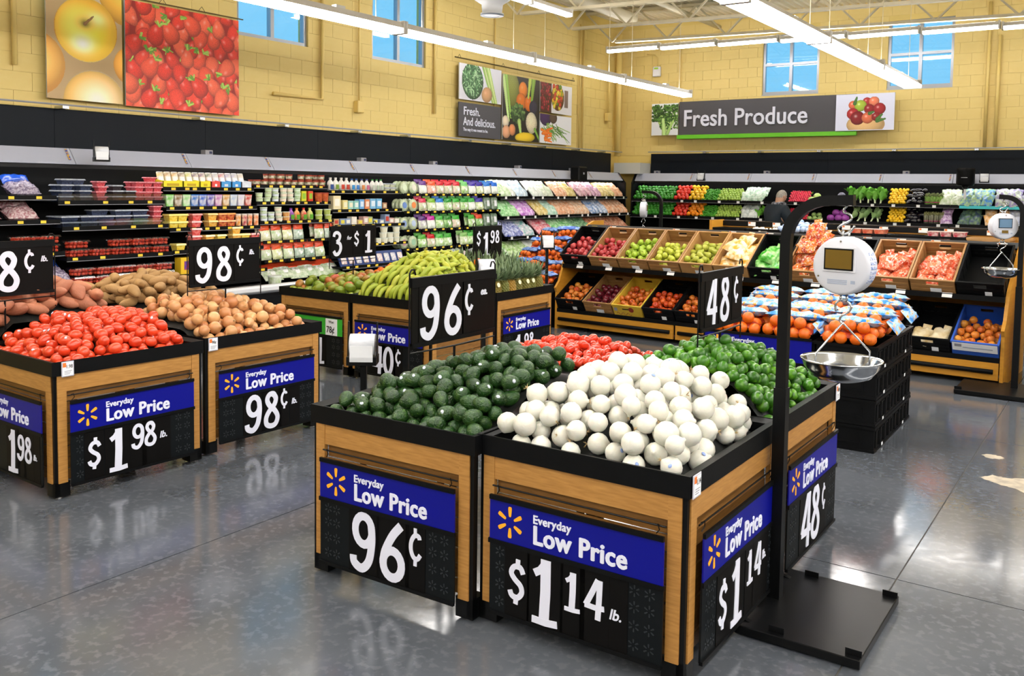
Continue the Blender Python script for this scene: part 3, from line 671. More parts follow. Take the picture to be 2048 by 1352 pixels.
# ---------------------------------------------------------------- orchard bin tables
TW, TD, TH, TR = .914, .955, .772, .08
def table(fx, fy, rot, label, group, sides='FR', W=TW, D=TD):
    """fx, fy: front right rim corner; rim at TH; sides: faces that carry a timber front"""
    t = thing('display_table', label, 'display table', group, loc=(fx, fy, 0), rz=rot)
    zr = TH - TR
    b = .012                                                       # rim: four mitred rails with a slope to the inside
    def rail(p0, p1, inx, iny):
        x0, y0 = p0; x1, y1 = p1; s = .045; q = MB()
        qx, qy = inx * s, iny * s; ex = (x1 - x0); ey = (y1 - y0)
        ux = (1 if ex > 0 else -1 if ex < 0 else 0) * s; uy = (1 if ey > 0 else -1 if ey < 0 else 0) * s
        o = [(x0, y0), (x1, y1), (x1 + qx - ux, y1 + qy - uy), (x0 + qx + ux, y0 + qy + uy)]
        vs = [(a, c, zr) for a, c in o] + [(o[0][0], o[0][1], TH), (o[1][0], o[1][1], TH), (o[2][0], o[2][1], TH - .012), (o[3][0], o[3][1], TH - .012)]
        q.add(vs, [(3, 2, 1, 0), (4, 5, 6, 7), (0, 1, 5, 4), (1, 2, 6, 5), (2, 3, 7, 6), (3, 0, 4, 7)])
        q.build('rim', BLACK, t)
    rail((-W, 0), (0, 0), 0, 1); rail((0, 0), (0, D), -1, 0); rail((0, D), (-W, D), 0, -1); rail((-W, D), (-W, 0), 1, 0)
    MB().box(-W + .02, -.02, .02, D - .02, zr - .01, zr + .005).build('tray', BLACK, t)
    o = .012; lw = .028; ft = .085
    for cx, sx in ((-W + o, 1), (-o, -1)):
        for cyy, sy in ((o, 1), (D - o, -1)):
            lg = MB().box(min(cx, cx + sx * lw), max(cx, cx + sx * lw), min(cyy, cyy + sy * lw), max(cyy, cyy + sy * lw), .02, zr).build('leg', BLACK_M, t)
            MB().box(min(cx, cx + sx * ft), max(cx, cx + sx * ft), min(cyy, cyy + sy * ft), max(cyy, cyy + sy * ft), .012, .095).build('foot', BLACK_M, lg)
            MB().lathe([(0, 0), (.022, 0), (.022, .012), (0, .012)], 10, T(cx + sx * .04, cyy + sy * .04, 0)).build('levelling_pad', WIRE, lg)
    def face(m, w):
        """timber front: local x right from the left end, face -y"""
        e = .03; sw = .052; y0 = .008
        fr = MB().box(e, w - e, y0, y0 + .02, .60, zr).build('top_rail', WOODH, t, mat=m)
        for x in (e, w - e - sw): MB().box(x, x + sw, y0 - .003, y0 + .018, .09, zr - .002).build('stile', WOOD, t, mat=m)
        for k in range(8): MB().box(e + sw, w - e - sw, y0 + .02 + (.004 if k % 2 else 0), y0 + .03, .10 + k * .063, .10 + k * .063 + .057).build('slat', SLATW, t, mat=m)
        rd = MB().tube([(e + sw, y0 - .012, .578), (w - e - sw, y0 - .012, .578)], .0035, 6).build('sign_rod', BLACK_M, t, mat=m)
        for x in (e + sw + .03, w - e - sw - .03): MB().tube([(x - .008, y0 - .012, .548), (x + .006, y0 - .018, .565), (x, y0 - .02, .586), (x - .008, y0 - .008, .58)], .0022, 5).build('hook', BLACK_M, rd)
    if 'F' in sides: face(T(-W, .0, 0), W)
    if 'R' in sides: face(T(.0, 0, 0, rz=PI / 2), D)
    return t
def price_tag(mat, label, text, kind='white'):
    t = thing('price_tag', label, 'price tag', mat=mat)
    MB().cbox(-.035, .035, -.004, 0, -.042, .042, .0015).build('holder', M('clear_tag_holder', '#c9c9d6', .2), t)
    MB().box(-.029, .029, -.0052, -.004, -.036, .036).build('paper_label', PAPER, t); MB().box(-.029, -.010, -.006, -.0052, .012, .036).build('orange_corner', TAGO, t)
    inst('lettering', text_mesh(text, .028, M('print_black', '#202024', .6), .0002, ext=.0004, sx=.8), t, T(-.012, -.006, .005))
    for k in range(3): MB().box(-.02, .022 - .006 * k, -.0058, -.0052, -.012 - .008 * k, -.009 - .008 * k).build('print_line', M('print_grey', '#8f8f9a', .6), t)

T1 = table(-.891, -.052, .026, 'oak and black bin table heaped with avocados', 'front cluster of bin tables', 'F')
T2 = table(0, 0, .006, 'oak and black bin table heaped with white onions', 'front cluster of bin tables', 'FR')
T3 = table(-.006, .968, .004, 'oak and black bin table heaped with limes', 'front cluster of bin tables', 'R')
T4 = table(-.915, .945, .01, 'oak and black bin table heaped with tomatoes behind the avocados', 'front cluster of bin tables', '')
T5 = table(-3.594, -.302, -.024, 'oak and black bin table heaped with tomatoes at the left', 'left cluster of bin tables', 'FR')
T6 = table(-3.626, .700, -.024, 'oak and black bin table heaped with yellow onions', 'left cluster of bin tables', 'R', D=.985)
T5b = table(-4.515, -.28, -.024, 'black rimmed bin table heaped with sweet potatoes', 'left cluster of bin tables', 'F')
T6b = table(-4.55, .722, -.024, 'black rimmed bin table heaped with russet potatoes', 'left cluster of bin tables', '', D=.985)
T7 = table(-4.635, 3.0, 0.0, 'oak and black bin table heaped with mangoes', 'banana cluster of bin tables', 'F', W=.96)
T8 = table(-3.672, 3.0, 0.0, 'oak and black bin table heaped with green bananas', 'banana cluster of bin tables', 'FR', W=.96, D=.935)
T9 = table(-3.668, 3.945, 0.0, 'oak and black bin table stacked with pineapples', 'banana cluster of bin tables', 'R', W=.96, D=1.0)
T10 = table(-4.635, 3.965, 0.0, 'black rimmed bin table of oranges behind the mangoes', 'banana cluster of bin tables', '', W=.96)
def onface(tb, side, W=TW, D=TD, off=.016):
    bpy.context.view_layer.update()
    m = Matrix.Translation(tb.location) @ tb.rotation_euler.to_matrix().to_4x4()
    return m @ (T(-W / 2, -off + .0, 0) if side == 'F' else T(off, D / 2, 0, rz=PI / 2))
SW = .75
rack_sign(onface(T1, 'F'), SW, 'Low Price sign reading 96 cents on the avocado table front', [('9', -.185, .012, .265), ('6', -.025, .012, .265), ('c', .135, .11, .16)])
rack_sign(onface(T2, 'F'), SW, 'Low Price sign reading $1.14 lb. on the onion table front', [('$', -.285, .06, .18), ('1', -.18, .012, .265), ('1', -.03, .10, .155), ('4', .055, .10, .155), ('lb.', .165, .12, .055)])
rack_sign(onface(T2, 'R'), SW + .03, 'Low Price sign reading $1.14 on the right side of the onion table', [('$', -.24, .05, .19), ('1', -.12, .015, .26), ('1', .055, .12, .14), ('4', .14, .12, .14), ('lb.', .235, .17, .05)])
rack_sign(onface(T3, 'R'), SW + .03, 'Low Price sign reading 48 cents on the lime table side', [('4', -.20, .015, .265), ('8', -.035, .015, .265), ('c', .135, .12, .13)])
rack_sign(onface(T5, 'R'), SW + .03, 'Low Price sign reading $1.98 lb. facing the aisle under the left tomatoes', [('$', -.30, .06, .18), ('1', -.18, .015, .255), ('9', -.03, .115, .15), ('8', .05, .115, .15), ('lb.', .15, .15, .055)])
rack_sign(onface(T5, 'F'), SW, 'Low Price sign reading 1.98 on the end of the left tomato table', [('1', -.02, .015, .255), ('9', .10, .10, .15), ('8', .185, .10, .15), ('lb.', .28, .13, .045)])
rack_sign(onface(T6, 'R', D=.985), SW + .05, 'Low Price sign reading 98 cents lb. under the yellow onions', [('9', -.20, .015, .255), ('8', -.05, .015, .255), ('c', .09, .13, .14), ('lb.', .19, .15, .055)])
rack_sign(onface(T7, 'F', W=.96), .80, 'green Special sign with a 78 cents was-card on the mango table', [('1', .05, .015, .255), ('3', -.16, .015, .255)], head='green')
rack_sign(onface(T8, 'F', W=.96), .80, 'Low Price sign reading 40 cents on the banana table front', [('4', -.20, .015, .255), ('0', -.055, .015, .255), ('c', .09, .11, .15)])
rack_sign(onface(T9, 'R', W=.96, D=1.0), .82, 'Low Price sign on the pineapple table side', [('1', -.22, .015, .255), ('9', -.06, .11, .15), ('8', .03, .11, .15)])
price_tag(onface(T2, 'R') @ T(-TD / 2 + .045, .012, TH - .04), 'price tag reading 1.14 on the onion table rim corner', '1.14')
price_tag(onface(T5, 'R') @ T(-TD / 2 + .085, .012, TH - .045), 'price tag reading 1.98 on the left tomato table rim', '1.98')
price_tag(onface(T6, 'R', D=.985) @ T(-.985 / 2 + .06, .012, TH - .045), 'price tag reading 98 on the yellow onion table rim', '98¢')
price_tag(onface(T3, 'R') @ T(TD / 2 - .045, .012, TH - .045), 'price tag at the far corner of the lime table rim', '.48')

# ---------------------------------------------------------------- price cards on wire stands above the heaps (face +x)
def topper(x, y0, y1, z0, z1, label, spec, zfoot, foot=True, back=False):
    w = y1 - y0; h = z1 - z0
    t = thing('price_topper', label, 'price sign', 'price cards standing above the heaps', mat=T(x, y0, z0, rz=PI / 2))
    hl = MB().cbox(0, w, .0, .012, 0, h, .002).build('card_holder', DARKCARD, t)
    MB().box(-.006, w + .006, -.006, .016, h - .035, h + .008).build('top_rail', BLACK, t); MB().box(0, w, -.008, .014, -.006, .014).build('bottom_rail', BLACK, t)
    for s in spec:
        ch, xx, z, hh = s[:4]
        if ch in GL:
            gw = GL[ch][0] * hh * GX; MB().box(xx - .012, xx + gw + .012, -.003, 0, .014, h - .036).build('price_card', DARKCARD, hl); inst('digit', glyph(ch, hh), hl, T(xx, -.0032, z))
        else: inst('unit_lettering', text_mesh(ch, hh, LETTER, .0014, shear=.25), hl, T(xx, -.003, z))
    for a, s in ((-.012, 1), (w + .012, -1)):
        MB().tube([(a, .006, -.10 if foot else 0), (a, .006, h + .03), (a + s * .012, .006, h + .045), (a + s * .03, .006, h + .045), (a + s * .04, .006, h + .02)], .004, 6).build('wire_upright', BLACK_M, t)
    MB().tube([(-.012, .006, -.03), (w * .5, .006, -.035), (w + .012, .006, -.03)], .004, 6).build('wire_cross', BLACK_M, t)
    MB().tube([(w * .5, .006, -.035), (w * .5, .006, zfoot - z0)], .006, 6).build('stand_post', BLACK_M, t)
topper(-1.40, .15, .77, 1.045, 1.345, 'black card reading 96 cents ea. above the avocados', [('9', .055, .02, .245), ('6', .215, .02, .245), ('c', .37, .10, .15), ('ea.', .50, .19, .05)], .75)
topper(-.50, 1.24, 1.79, 1.07, 1.35, 'black card reading 48 cents above the limes', [('4', .06, .02, .235), ('8', .24, .02, .235), ('c', .42, .10, .14)], .75)
topper(-4.12, .945, 1.55, 1.045, 1.36, 'black card reading 98 cents lb. above the yellow onions', [('9', .05, .02, .25), ('8', .215, .02, .25), ('c', .385, .12, .15), ('lb.', .505, .20, .05)], .75)
topper(-4.56, -.38, .235, 1.045, 1.375, 'black card reading 8 cents lb. cut by the left frame edge', [('9', .07, .02, .255), ('8', .26, .02, .255), ('c', .42, .13, .15), ('lb.', .53, .20, .05)], .75)
topper(-5.05, 3.16, 3.77, 1.065, 1.36, 'black card reading 3 for $1 above the mangoes', [('3', .02, .02, .235), ('for', .21, .17, .05), ('$', .305, .10, .15), ('1', .45, .03, .225)], .75)
topper(-4.18, 4.27, 4.73, 1.04, 1.36, 'black card reading $1.98 above the pineapples', [('$', .03, .13, .15), ('1', .13, .02, .25), ('9', .265, .15, .13), ('8', .35, .15, .13)], .75)
# ---------------------------------------------------------------- produce prototypes
def ball_mesh(name, rx, ry, rz, mat, nu=14, nv=9, fn=None, jit=0.0, seed=0):
    r = random.Random(seed); mb = MB(); prof = []; vs = []; fs = []; rows = []
    for j in range(nv + 1):
        t = PI * j / nv; z = -math.cos(t); q = math.sin(t)
        if j in (0, nv): rows.append([len(vs)]); ring = [(0, 0, z)]
        else: rows.append(list(range(len(vs), len(vs) + nu))); ring = [(q * math.cos(2 * PI * k / nu), q * math.sin(2 * PI * k / nu), z) for k in range(nu)]
        for p in ring:
            if fn: p = fn(*p)
            f = 1 + r.uniform(-jit, jit); vs.append((p[0] * rx * f, p[1] * ry * f, p[2] * rz * f))
    for a, b in zip(rows, rows[1:]):
        for k in range(nu):
            q = [a[k % len(a)], a[(k + 1) % nu % len(a)], b[(k + 1) % nu % len(b)], b[k % len(b)]]; w = []
            for i in q:
                if i not in w: w.append(i)
            fs.append(tuple(w))
    return mb.add(vs, fs).mesh(name, mat, True)
AVO = M('avocado_skin', '#224a18', .34, col2='#122a0e', ns=22, rnd=.5, bump=.6, bs=130, col3='#36561f')
ONW = M('white_onion_skin', '#e6e5dd', .30, col2='#d0cebd', ns=6, rnd=.35, sss=.08, bump=.12, bs=34, stretch=(5, 5, .8), sharp=.7)
ONT = M('onion_tip', '#cbb083', .7, col2='#a88c5a', ns=40)
LIME = M('lime_skin', '#3f7a16', .30, col2='#235210', ns=9, rnd=.65, bump=.12, bs=220, col3='#5c9422')
TOM = M('tomato_skin', '#dc4220', .24, col2='#c02c14', ns=4, rnd=.55, coat=.25)
TOM2 = M('tomato_skin_light', '#de4c26', .26, col2='#c63518', ns=4, rnd=.55, coat=.25)
ONY = M('yellow_onion_skin', '#b0683a', .30, col2='#dcae76', ns=7, rnd=.7, bump=.06, bs=60, stretch=(1, 1, .25))
POT = M('russet_skin', '#b58f5c', .7, col2='#987243', ns=16, rnd=.35, bump=.25, bs=120)
SWP = M('sweet_potato_skin', '#c07e5c', .62, col2='#a2634a', ns=11, rnd=.5, bump=.25, bs=90)
MAN = M('mango_skin', '#5f8420', .34, col2='#8a8a2a', ns=6, rnd=.3, sharp=.5)
MANR = M('mango_skin_blush', '#7a8426', .34, col2='#b0482c', ns=9, rnd=.2, sharp=.3)
BAN = M('plantain_skin', '#8fa32a', .45, col2='#b3b33a', ns=5, rnd=.75, sharp=.5)
BANT = M('banana_tip', '#5d5a24', .7)
ORA = M('orange_skin', '#e06c08', .4, col2='#d45a05', ns=8, rnd=.5, bump=.15, bs=260)
STK = M('fruit_sticker', '#d3dbe8', .5)
STKB = M('blue_fruit_sticker', '#8fa6dc', .5)
STEMG = M('tomato_stem', '#4c7a2c', .6)
sticker = MB().lathe([(0, .0012), (.0085, .0006), (.0097, -.0015), (0, -.0015)], 10, sy=.8).mesh('sticker', STK, True)
stickerb = MB().lathe([(0, .0012), (.008, .0006), (.0092, -.0015), (0, -.0015)], 10, sy=.8).mesh('sticker', STKB, True)
avo_me = [ball_mesh('avocado', .0335, .0335, .0440, AVO, 14, 10, lambda x, y, z: ((x * (1 - .2 * z), y * (1 - .2 * z), z)), .012, s) for s in (1, 2, 3)]
def onion_prof(r, neck, k=.93): return [(0, -r * k), (.010, -r * k * .99), (r * .52, -r * .80), (r * .86, -r * .45), (r, 0), (r * .9, r * .42), (r * .64, r * .74), (r * .34, r * .91), (.010, r * .99), (.006, r * .99 + neck), (0, r * .99 + neck)]
onw_me = [MB().lathe(onion_prof(.0440 * q, nk), 16).mesh('bulb', ONW, True) for q, nk in ((1, .003), (.94, .008), (1.06, .002))]
ony_me = [MB().lathe(onion_prof(.041 * q, nk), 14).mesh('bulb', ONY, True) for q, nk in ((1, .008), (.9, .016), (1.08, .004))]
def tuft(seed, mat, L=.018):
    r = random.Random(seed); mb = MB()
    for k in range(9):
        a = r.uniform(0, 6.28); q = r.uniform(.2, .9); mb.tube([(0, 0, 0), (q * .4 * L * math.cos(a), q * .4 * L * math.sin(a), L * .6), (q * L * math.cos(a), q * L * math.sin(a), L * r.uniform(.7, 1.1))], [.0012, .0009, .0004], 4)
    return mb.mesh('root_tuft', mat)
tufts = [tuft(s, ONT) for s in (1, 2)]
lime_me = [ball_mesh('lime', .0288, .0288, .0315, LIME, 13, 9, lambda x, y, z: (x, y, z * (1.0 + .10 * abs(z) ** 6)), .006, s) for s in (1, 2)]
rom_me = [ball_mesh('tomato', .0245, .0245, .0335, TOM, 12, 9, None, .018, s) for s in (1, 2)]
rom2_me = [ball_mesh('tomato', .0335, .0325, .0405, TOM2, 13, 9, None, .015, s) for s in (1, 2)]
def lump(seed, bend):
    r = random.Random(seed); a, b, c = (r.uniform(0, 6.28) for _ in range(3))
    return lambda x, y, z: (x * (1 + .10 * math.sin(3 * z + a)) + bend * (z * z - .3), y * (1 + .10 * math.sin(2.5 * z + b)), z + .05 * math.sin(3 * x + c))
pot_me = [ball_mesh('potato', .037, .039, .085, POT, 12, 10, lump(s, .18), .015, s) for s in (1, 2, 3)]
swp_me = [ball_mesh('sweet_potato', .041, .043, .085, SWP, 12, 10, (lambda g: lambda x, y, z: g(x * (1.05 - .35 * z * z), y * (1.05 - .35 * z * z), z))(lump(s, .25)), .02, s) for s in (4, 5, 6)]
man_me = [ball_mesh('mango', .037, .043, .055, q, 14, 10, lambda x, y, z: (x + .12 * z * z, y, z), .01, s) for s, q in ((1, MAN), (2, MANR), (3, MAN))]
ora_me = ball_mesh('orange', .040, .040, .039, ORA, 14, 9, None, .004, 1)
def banana_mesh(L=.2, r=.019, bend=.055, mat=None):
    n = 9; mb = MB(); pts = []; R = []
    for i in range(n):
        t = i / (n - 1); pts.append((0, bend * (1 - (2 * t - 1) ** 2) - bend * .4, (t - .5) * L)); R.append(r * (.30, .66, .92, 1, 1.03, 1, .92, .66, .26)[i])
    return mb.tube(pts, R, 7).mesh('peel', mat or BAN, True)
ban_me = [banana_mesh(.20, .0235, .05), banana_mesh(.215, .024, .062), banana_mesh(.19, .025, .042)]
bant_me = MB().tube([(0, -.022, .088), (0, -.030, .118)], [.006, .0045], 6).mesh('stem_tip', BANT, True)

def deposit(n, x0, x1, y0, y1, target, r, seed, depth=1.9, cut=.55, c=.95, k=160, zmin=-9):
    """let round items settle one by one over a riser that lies `depth` radii under the wanted heap surface"""
    g = np.random.RandomState(seed); P = np.zeros((n, 3)); m = 0; D2 = (2 * r * c) ** 2
    for i in range(n * 2):
        if m >= n: break
        cx = g.uniform(x0, x1, k); cyv = g.uniform(y0, y1, k); tg = target(cx, cyv); z = np.maximum(tg - depth * r + r, zmin)
        if m:
            d2 = (cx[:, None] - P[None, :m, 0]) ** 2 + (cyv[:, None] - P[None, :m, 1]) ** 2
            zz = np.where(d2 < D2, P[None, :m, 2] + np.sqrt(np.clip(D2 - d2, 0, None)), -9).max(1); z = np.maximum(z, zz)
        s = z - tg; sc = s.copy()
        if m: sc += .12 * np.minimum(np.sqrt(d2.min(1)), 5 * r)
        sc = np.where(s > cut * r, 9, sc); q = int(sc.argmin())
        if s[q] > cut * r: continue
        P[m] = (cx[q], cyv[q], z[q]); m += 1
    return P[:m]
def mound(x0, x1, y0, y1, ax, ay, zb, A, ex=(0, 0, 0, 0), p=.9):
    """heap surface with its apex at ax, ay; ex widens the foot beyond the sides (left, right, front, back)"""
    X0, X1, Y0, Y1 = x0 - ex[0], x1 + ex[1], y0 - ex[2], y1 + ex[3]
    def f(x, y):
        t = np.minimum(np.minimum((x - X0) / (ax - X0), (X1 - x) / (X1 - ax)), np.minimum((y - Y0) / (ay - Y0), (Y1 - y) / (Y1 - ay)))
        return zb + A * np.sin(np.clip(t, 0, 1) * PI / 2) ** p
    return f
RISER = M('riser_dark', '#101311', .7)
def riser(tb, x0, x1, y0, y1, target, drop, mat=None):
    n = 18; gx = np.linspace(x0, x1, n); gy = np.linspace(y0, y1, n); vs = []; fs = []
    for b in gy:
        for a in gx: vs.append((a, b, max(float(target(np.array(a), np.array(b))) - drop, TH - TR)))
    for j in range(n - 1):
        for i in range(n - 1): fs.append((j * n + i, j * n + i + 1, (j + 1) * n + i + 1, (j + 1) * n + i))
    return MB().add(vs, fs).build('riser', mat or RISER, tb, True)
def world_of(tb): return Matrix.Translation(tb.location) @ tb.rotation_euler.to_matrix().to_4x4()
def rrot(r, flat=None):
    if flat is None: return Euler((r.uniform(0, 6.28), r.uniform(0, 6.28), r.uniform(0, 6.28))).to_matrix().to_4x4()
    return Matrix.Rotation(r.uniform(0, 6.28), 4, 'Z') @ Matrix.Rotation(PI / 2 + r.uniform(-flat, flat), 4, 'Y') @ Matrix.Rotation(r.uniform(0, 6.28), 4, 'Z')
VIEW = Vector((.45, -.65, .6)).normalized()
def heap(tb, meshes, name, label, cat, group, rad, n, seed, box, apex, A, ex, flat=None, depth=1.9, cut=.55, zb=None, stick=None, stick_p=0, stick_r=.03, tuft_p=0, kids=None, smin=.92, smax=1.08, c=.95, rmat=None):
    x0, x1, y0, y1 = box; zb = zb if zb is not None else TH - TR + rad * .9
    tg = mound(x0, x1, y0, y1, apex[0], apex[1], zb, A, ex)
    pad = rad * .9
    P = deposit(n, x0 + pad, x1 - pad, y0 + pad, y1 - pad, tg, rad, seed, depth, cut, c, zmin=TH - TR + rad)
    riser(tb, x0, x1, y0, y1, tg, depth * rad, rmat)
    W = world_of(tb); r = random.Random(seed); out = []; zt = P[:, 2].max()
    for p in P:
        R = rrot(r, flat); s = r.uniform(smin, smax)
        m = W @ Matrix.Translation(p) @ R @ Matrix.Scale(s, 4)
        wh = 'near the top of the heap' if p[2] > zb + .78 * (zt - zb) else 'along the front rim of the table' if p[1] < y0 + 2.4 * rad else 'along the right rim of the table' if p[0] > x1 - 2.4 * rad else 'along the left side of the heap' if p[0] < x0 + 2.4 * rad else 'along the back of the heap' if p[1] > y1 - 2.4 * rad else 'on the slope of the heap'
        o = inst(name, r.choice(meshes), None, m); hs = bool(stick and r.random() < stick_p); out.append(o)
        tag(o, label + (' with a %s sticker ' % ('blue' if stick is stickerb else 'white') if hs else ' ') + wh, cat, group)
        if hs:
            d = (VIEW + Vector((r.uniform(-.6, .6), r.uniform(-.5, .5), r.uniform(-.4, .3)))).normalized(); ld = (R.to_3x3().inverted() @ d).normalized()
            sp = Vector((ld.x * stick_r[0], ld.y * stick_r[0], ld.z * stick_r[1]))
            nrm = Vector((ld.x / stick_r[0], ld.y / stick_r[0], ld.z / stick_r[1])).normalized()
            inst('sticker', stick, o, Matrix.Translation(sp + nrm * .0004) @ nrm.to_track_quat('Z', 'Y').to_matrix().to_4x4())
        if tuft_p and r.random() < tuft_p: inst('root_tuft', r.choice(tufts), o, T(0, 0, rad * .97) if r.random() < .6 else T(0, 0, -rad * .9, rx=PI))
    return out
I = .045
W0, D0 = TW, TD
heap(T1, avo_me, 'avocado', 'dark green avocado', 'avocado', 'avocados heaped on the table', .0365, 292, 11, (-W0 + I, -I, I, D0 - I), (-.25, .72), .245, (0, .40, 0, .5), .5, 2.5, .45, stick=sticker, stick_p=.30, stick_r=(.034, .044))
heap(T2, onw_me, 'white_onion', 'white onion', 'onion', 'white onions heaped on the table', .0440, 240, 21, (-W0 + I, -I, I, D0 - I), (-.52, .60), .275, (.06, .04, .05, .15), None, 2.6, .5, stick=stickerb, stick_p=.14, stick_r=(.0435, .042), tuft_p=.35)
heap(T3, lime_me, 'lime', 'green lime', 'lime', 'limes heaped on the table', .0298, 298, 31, (-W0 + I, -I, I, D0 - I), (-.42, .45), .285, (.10, 0, .55, .05), None, 1.75, .5)
heap(T4, rom_me, 'roma_tomato', 'red roma tomato', 'tomato', 'roma tomatoes heaped behind the avocados', .0278, 298, 41, (-W0 + I, -I, I, D0 - I), (-.35, .45), .205, (.05, .40, .45, 0), .5, 1.7, .5)
heap(T5, rom2_me, 'tomato', 'red left table tomato', 'tomato', 'tomatoes heaped on the left table', .0345, 280, 51, (-W0 + I, -I, I, D0 - I), (-.62, .62), .195, (.35, 0, 0, .35), .6, 2.2, .5, stick=sticker, stick_p=.15, stick_r=(.033, .040))
heap(T6, ony_me, 'yellow_onion', 'yellow left table onion', 'onion', 'yellow onions heaped on the left table', .0405, 230, 61, (-W0 + I, -I, I, .985 - I), (-.60, .42), .225, (.35, 0, .35, .02), None, 2.4, .5, tuft_p=.5)
heap(T5b, swp_me, 'sweet_potato', 'reddish sweet potato', 'sweet potato', 'sweet potatoes heaped at the left', .050, 150, 71, (-W0 + I, -I, I, D0 - I), (-.42, .45), .33, (0, .35, 0, .35), .45, 2.2, .6)
heap(T6b, pot_me, 'russet_potato', 'brown russet potato', 'potato', 'russet potatoes heaped behind the onions', .046, 170, 81, (-W0 + I, -I, I, .985 - I), (-.45, .50), .31, (0, .35, .35, 0), .35, 2.2, .6)
heap(T7, man_me, 'mango', 'green and red mango', 'mango', 'mangoes heaped on the table', .044, 150, 91, (-.96 + I, -I, I, D0 - I), (-.35, .60), .13, (.15, .45, .05, .45), .6, 2.2, .5)
heap(T10, [ora_me], 'orange', 'loose orange behind the mangoes', 'orange', 'loose oranges behind the mangoes', .040, 110, 95, (-.96 + I, -I, I, D0 - I), (-.20, .35), .20, (.1, .2, .3, .2), None, 1.4, .5)
# plantains: layers of hands laid tip out on a stepped mound
def bananas():
    r = random.Random(5); tg = mound(-.96 + I, -I, I, .935 - I, -.42, .55, TH - TR + .02, .40, (0, .05, .0, .35), .75)
    riser(T8, -.96 + I, -I, I, .935 - I, tg, .075, M('banana_riser', '#3c4416', .8))
    W = world_of(T8)
    def one(x, y, z, yaw, pitch, roll, kind=None, yel=False):
        me = r.choice(ban_me); m = W @ T(x, y, z) @ Matrix.Rotation(yaw, 4, 'Z') @ Matrix.Rotation(pitch, 4, 'X') @ Matrix.Rotation(roll, 4, 'Z') @ Matrix.Scale(r.uniform(.92, 1.1), 4)
        o = inst('banana', me, None, m, M('ripe_plantain', '#c2b22c', .45, col2='#a9b032', ns=5) if yel else None); tag(o, 'yellow green banana in the heap on the banana table' if not yel else 'riper yellow banana in the heap on the banana table', 'banana', 'bananas heaped on the table')
        inst('stem_tip', bant_me, o, T())
    # rows hanging over the front and right flanks
    for lev in range(6):
        t = .0 + lev * .175
        for k in range(13 - lev):
            x = -.96 + .07 + (k + r.uniform(-.2, .2)) * (.82 / (12.5 - lev)) + lev * .012; y = I + .055 + (.55 - I) * (t * .82) + r.uniform(-.015, .015)
            z = float(tg(np.array(x), np.array(y))) + .005; one(x, y, z, r.uniform(-.75, -.15), -(.80 + lev * .05 + r.uniform(-.12, .12)), PI + r.uniform(-.5, .5))
    for lev in range(4):
        t = .1 + lev * .2
        for k in range(8):
            y = .15 + k * .09 + r.uniform(-.02, .02); x = -I - .05 - t * .36
            z = float(tg(np.array(x), np.array(y))) + .012; one(x, y, z, PI / 2 + r.uniform(-.3, .3), -(.85 + lev * .1), PI + r.uniform(-.5, .5))
    for k in range(26):
        x = r.uniform(-.75, -.18); y = r.uniform(.38, .75); z = float(tg(np.array(x), np.array(y))) + .02 + r.uniform(0, .03)
        one(x, y, z, r.choice((1.2, -1.3, .9)) + r.uniform(-.4, .4), PI / 2 + r.uniform(-.25, .25), r.uniform(-.6, .6) + PI, yel=r.random() < .3)
bananas()
for x, y, z in ((-.80, .86, 1.00), (-.44, .80, 1.115), (-.13, .83, 1.06), (-.93, .80, .93)):
    o = inst('orange', ora_me, None, world_of(T8) @ T(x, y, z)); tag(o, 'loose orange lying on top of the banana heap', 'orange', 'oranges on the banana heap')

# ---------------------------------------------------------------- pineapples
PINE = M('pineapple_skin', '#8a7226', .55, col2='#5f6a26', ns=9, rnd=.6, sharp=.6)
PINE2 = M('pineapple_skin_ripe', '#c08a26', .55, col2='#8a7226', ns=6, rnd=.4)
PLEAF = M('pineapple_leaf', '#5d7350', .5, col2='#7d8f68', ns=8, rnd=.6)
PTAG = M('pineapple_tag', '#eee6bd', .5)
def pineapple_body(mat):
    mb = MB(); nr, nk = 11, 12
    for j in range(nr):
        t = (j + .5) / nr; z = -.085 + .17 * t; q = .055 * math.sin(PI * (.14 + .72 * t)) ** .55
        for k in range(nk):
            a = 2 * PI * (k + .5 * (j % 2)) / nk; c, s = math.cos(a), math.sin(a); h = .0105; w = q * PI / nk * 1.02
            px, py = q * c, q * s
            vs = [(px - s * -w, py + c * -w, z), (px, py, z - h), (px - s * w, py + c * w, z), (px, py, z + h), ((q + .0065) * c, (q + .0065) * s, z)]
            mb.add(vs, [(0, 1, 4), (1, 2, 4), (2, 3, 4), (3, 0, 4)])
    mb.lathe([(0, -.088), (.03, -.086), (.05, -.06), (.054, 0), (.048, .06), (.03, .085), (0, .086)], 12)
    return mb.mesh('fruit_body', mat)
def pine_crown(seed):
    r = random.Random(seed); mb = MB()
    for k in range(26):
        a = k * 2.4 + r.uniform(-.2, .2); t = k / 26; L = .11 + .06 * t; up = .30 + 1.0 * t + r.uniform(-.1, .1); c, s = math.cos(a), math.sin(a); w = .0135
        p = []
        for i, q in enumerate((0, .35, .7, 1)):
            rr = .012 + L * q * math.cos(up) * (1 - .1 * q); z = .08 + .03 * t + L * q * math.sin(up) - .02 * q * q * (1 - t); p.append((rr, z, w * (1, 1.1, .7, .05)[i]))
        vs = []
        for rr, z, ww in p: vs += [(rr * c - s * ww, rr * s + c * ww, z), (rr * c + s * ww, rr * s - c * ww, z), (rr * c * .97, rr * s * .97, z - .004)]
        fs = []
        for i in range(3): b = 3 * i; fs += [(b, b + 2, b + 5, b + 3), (b + 2, b + 1, b + 4, b + 5), (b, b + 3, b + 4, b + 1)]
        mb.add(vs, fs)
    return mb.mesh('leaf_crown', PLEAF)
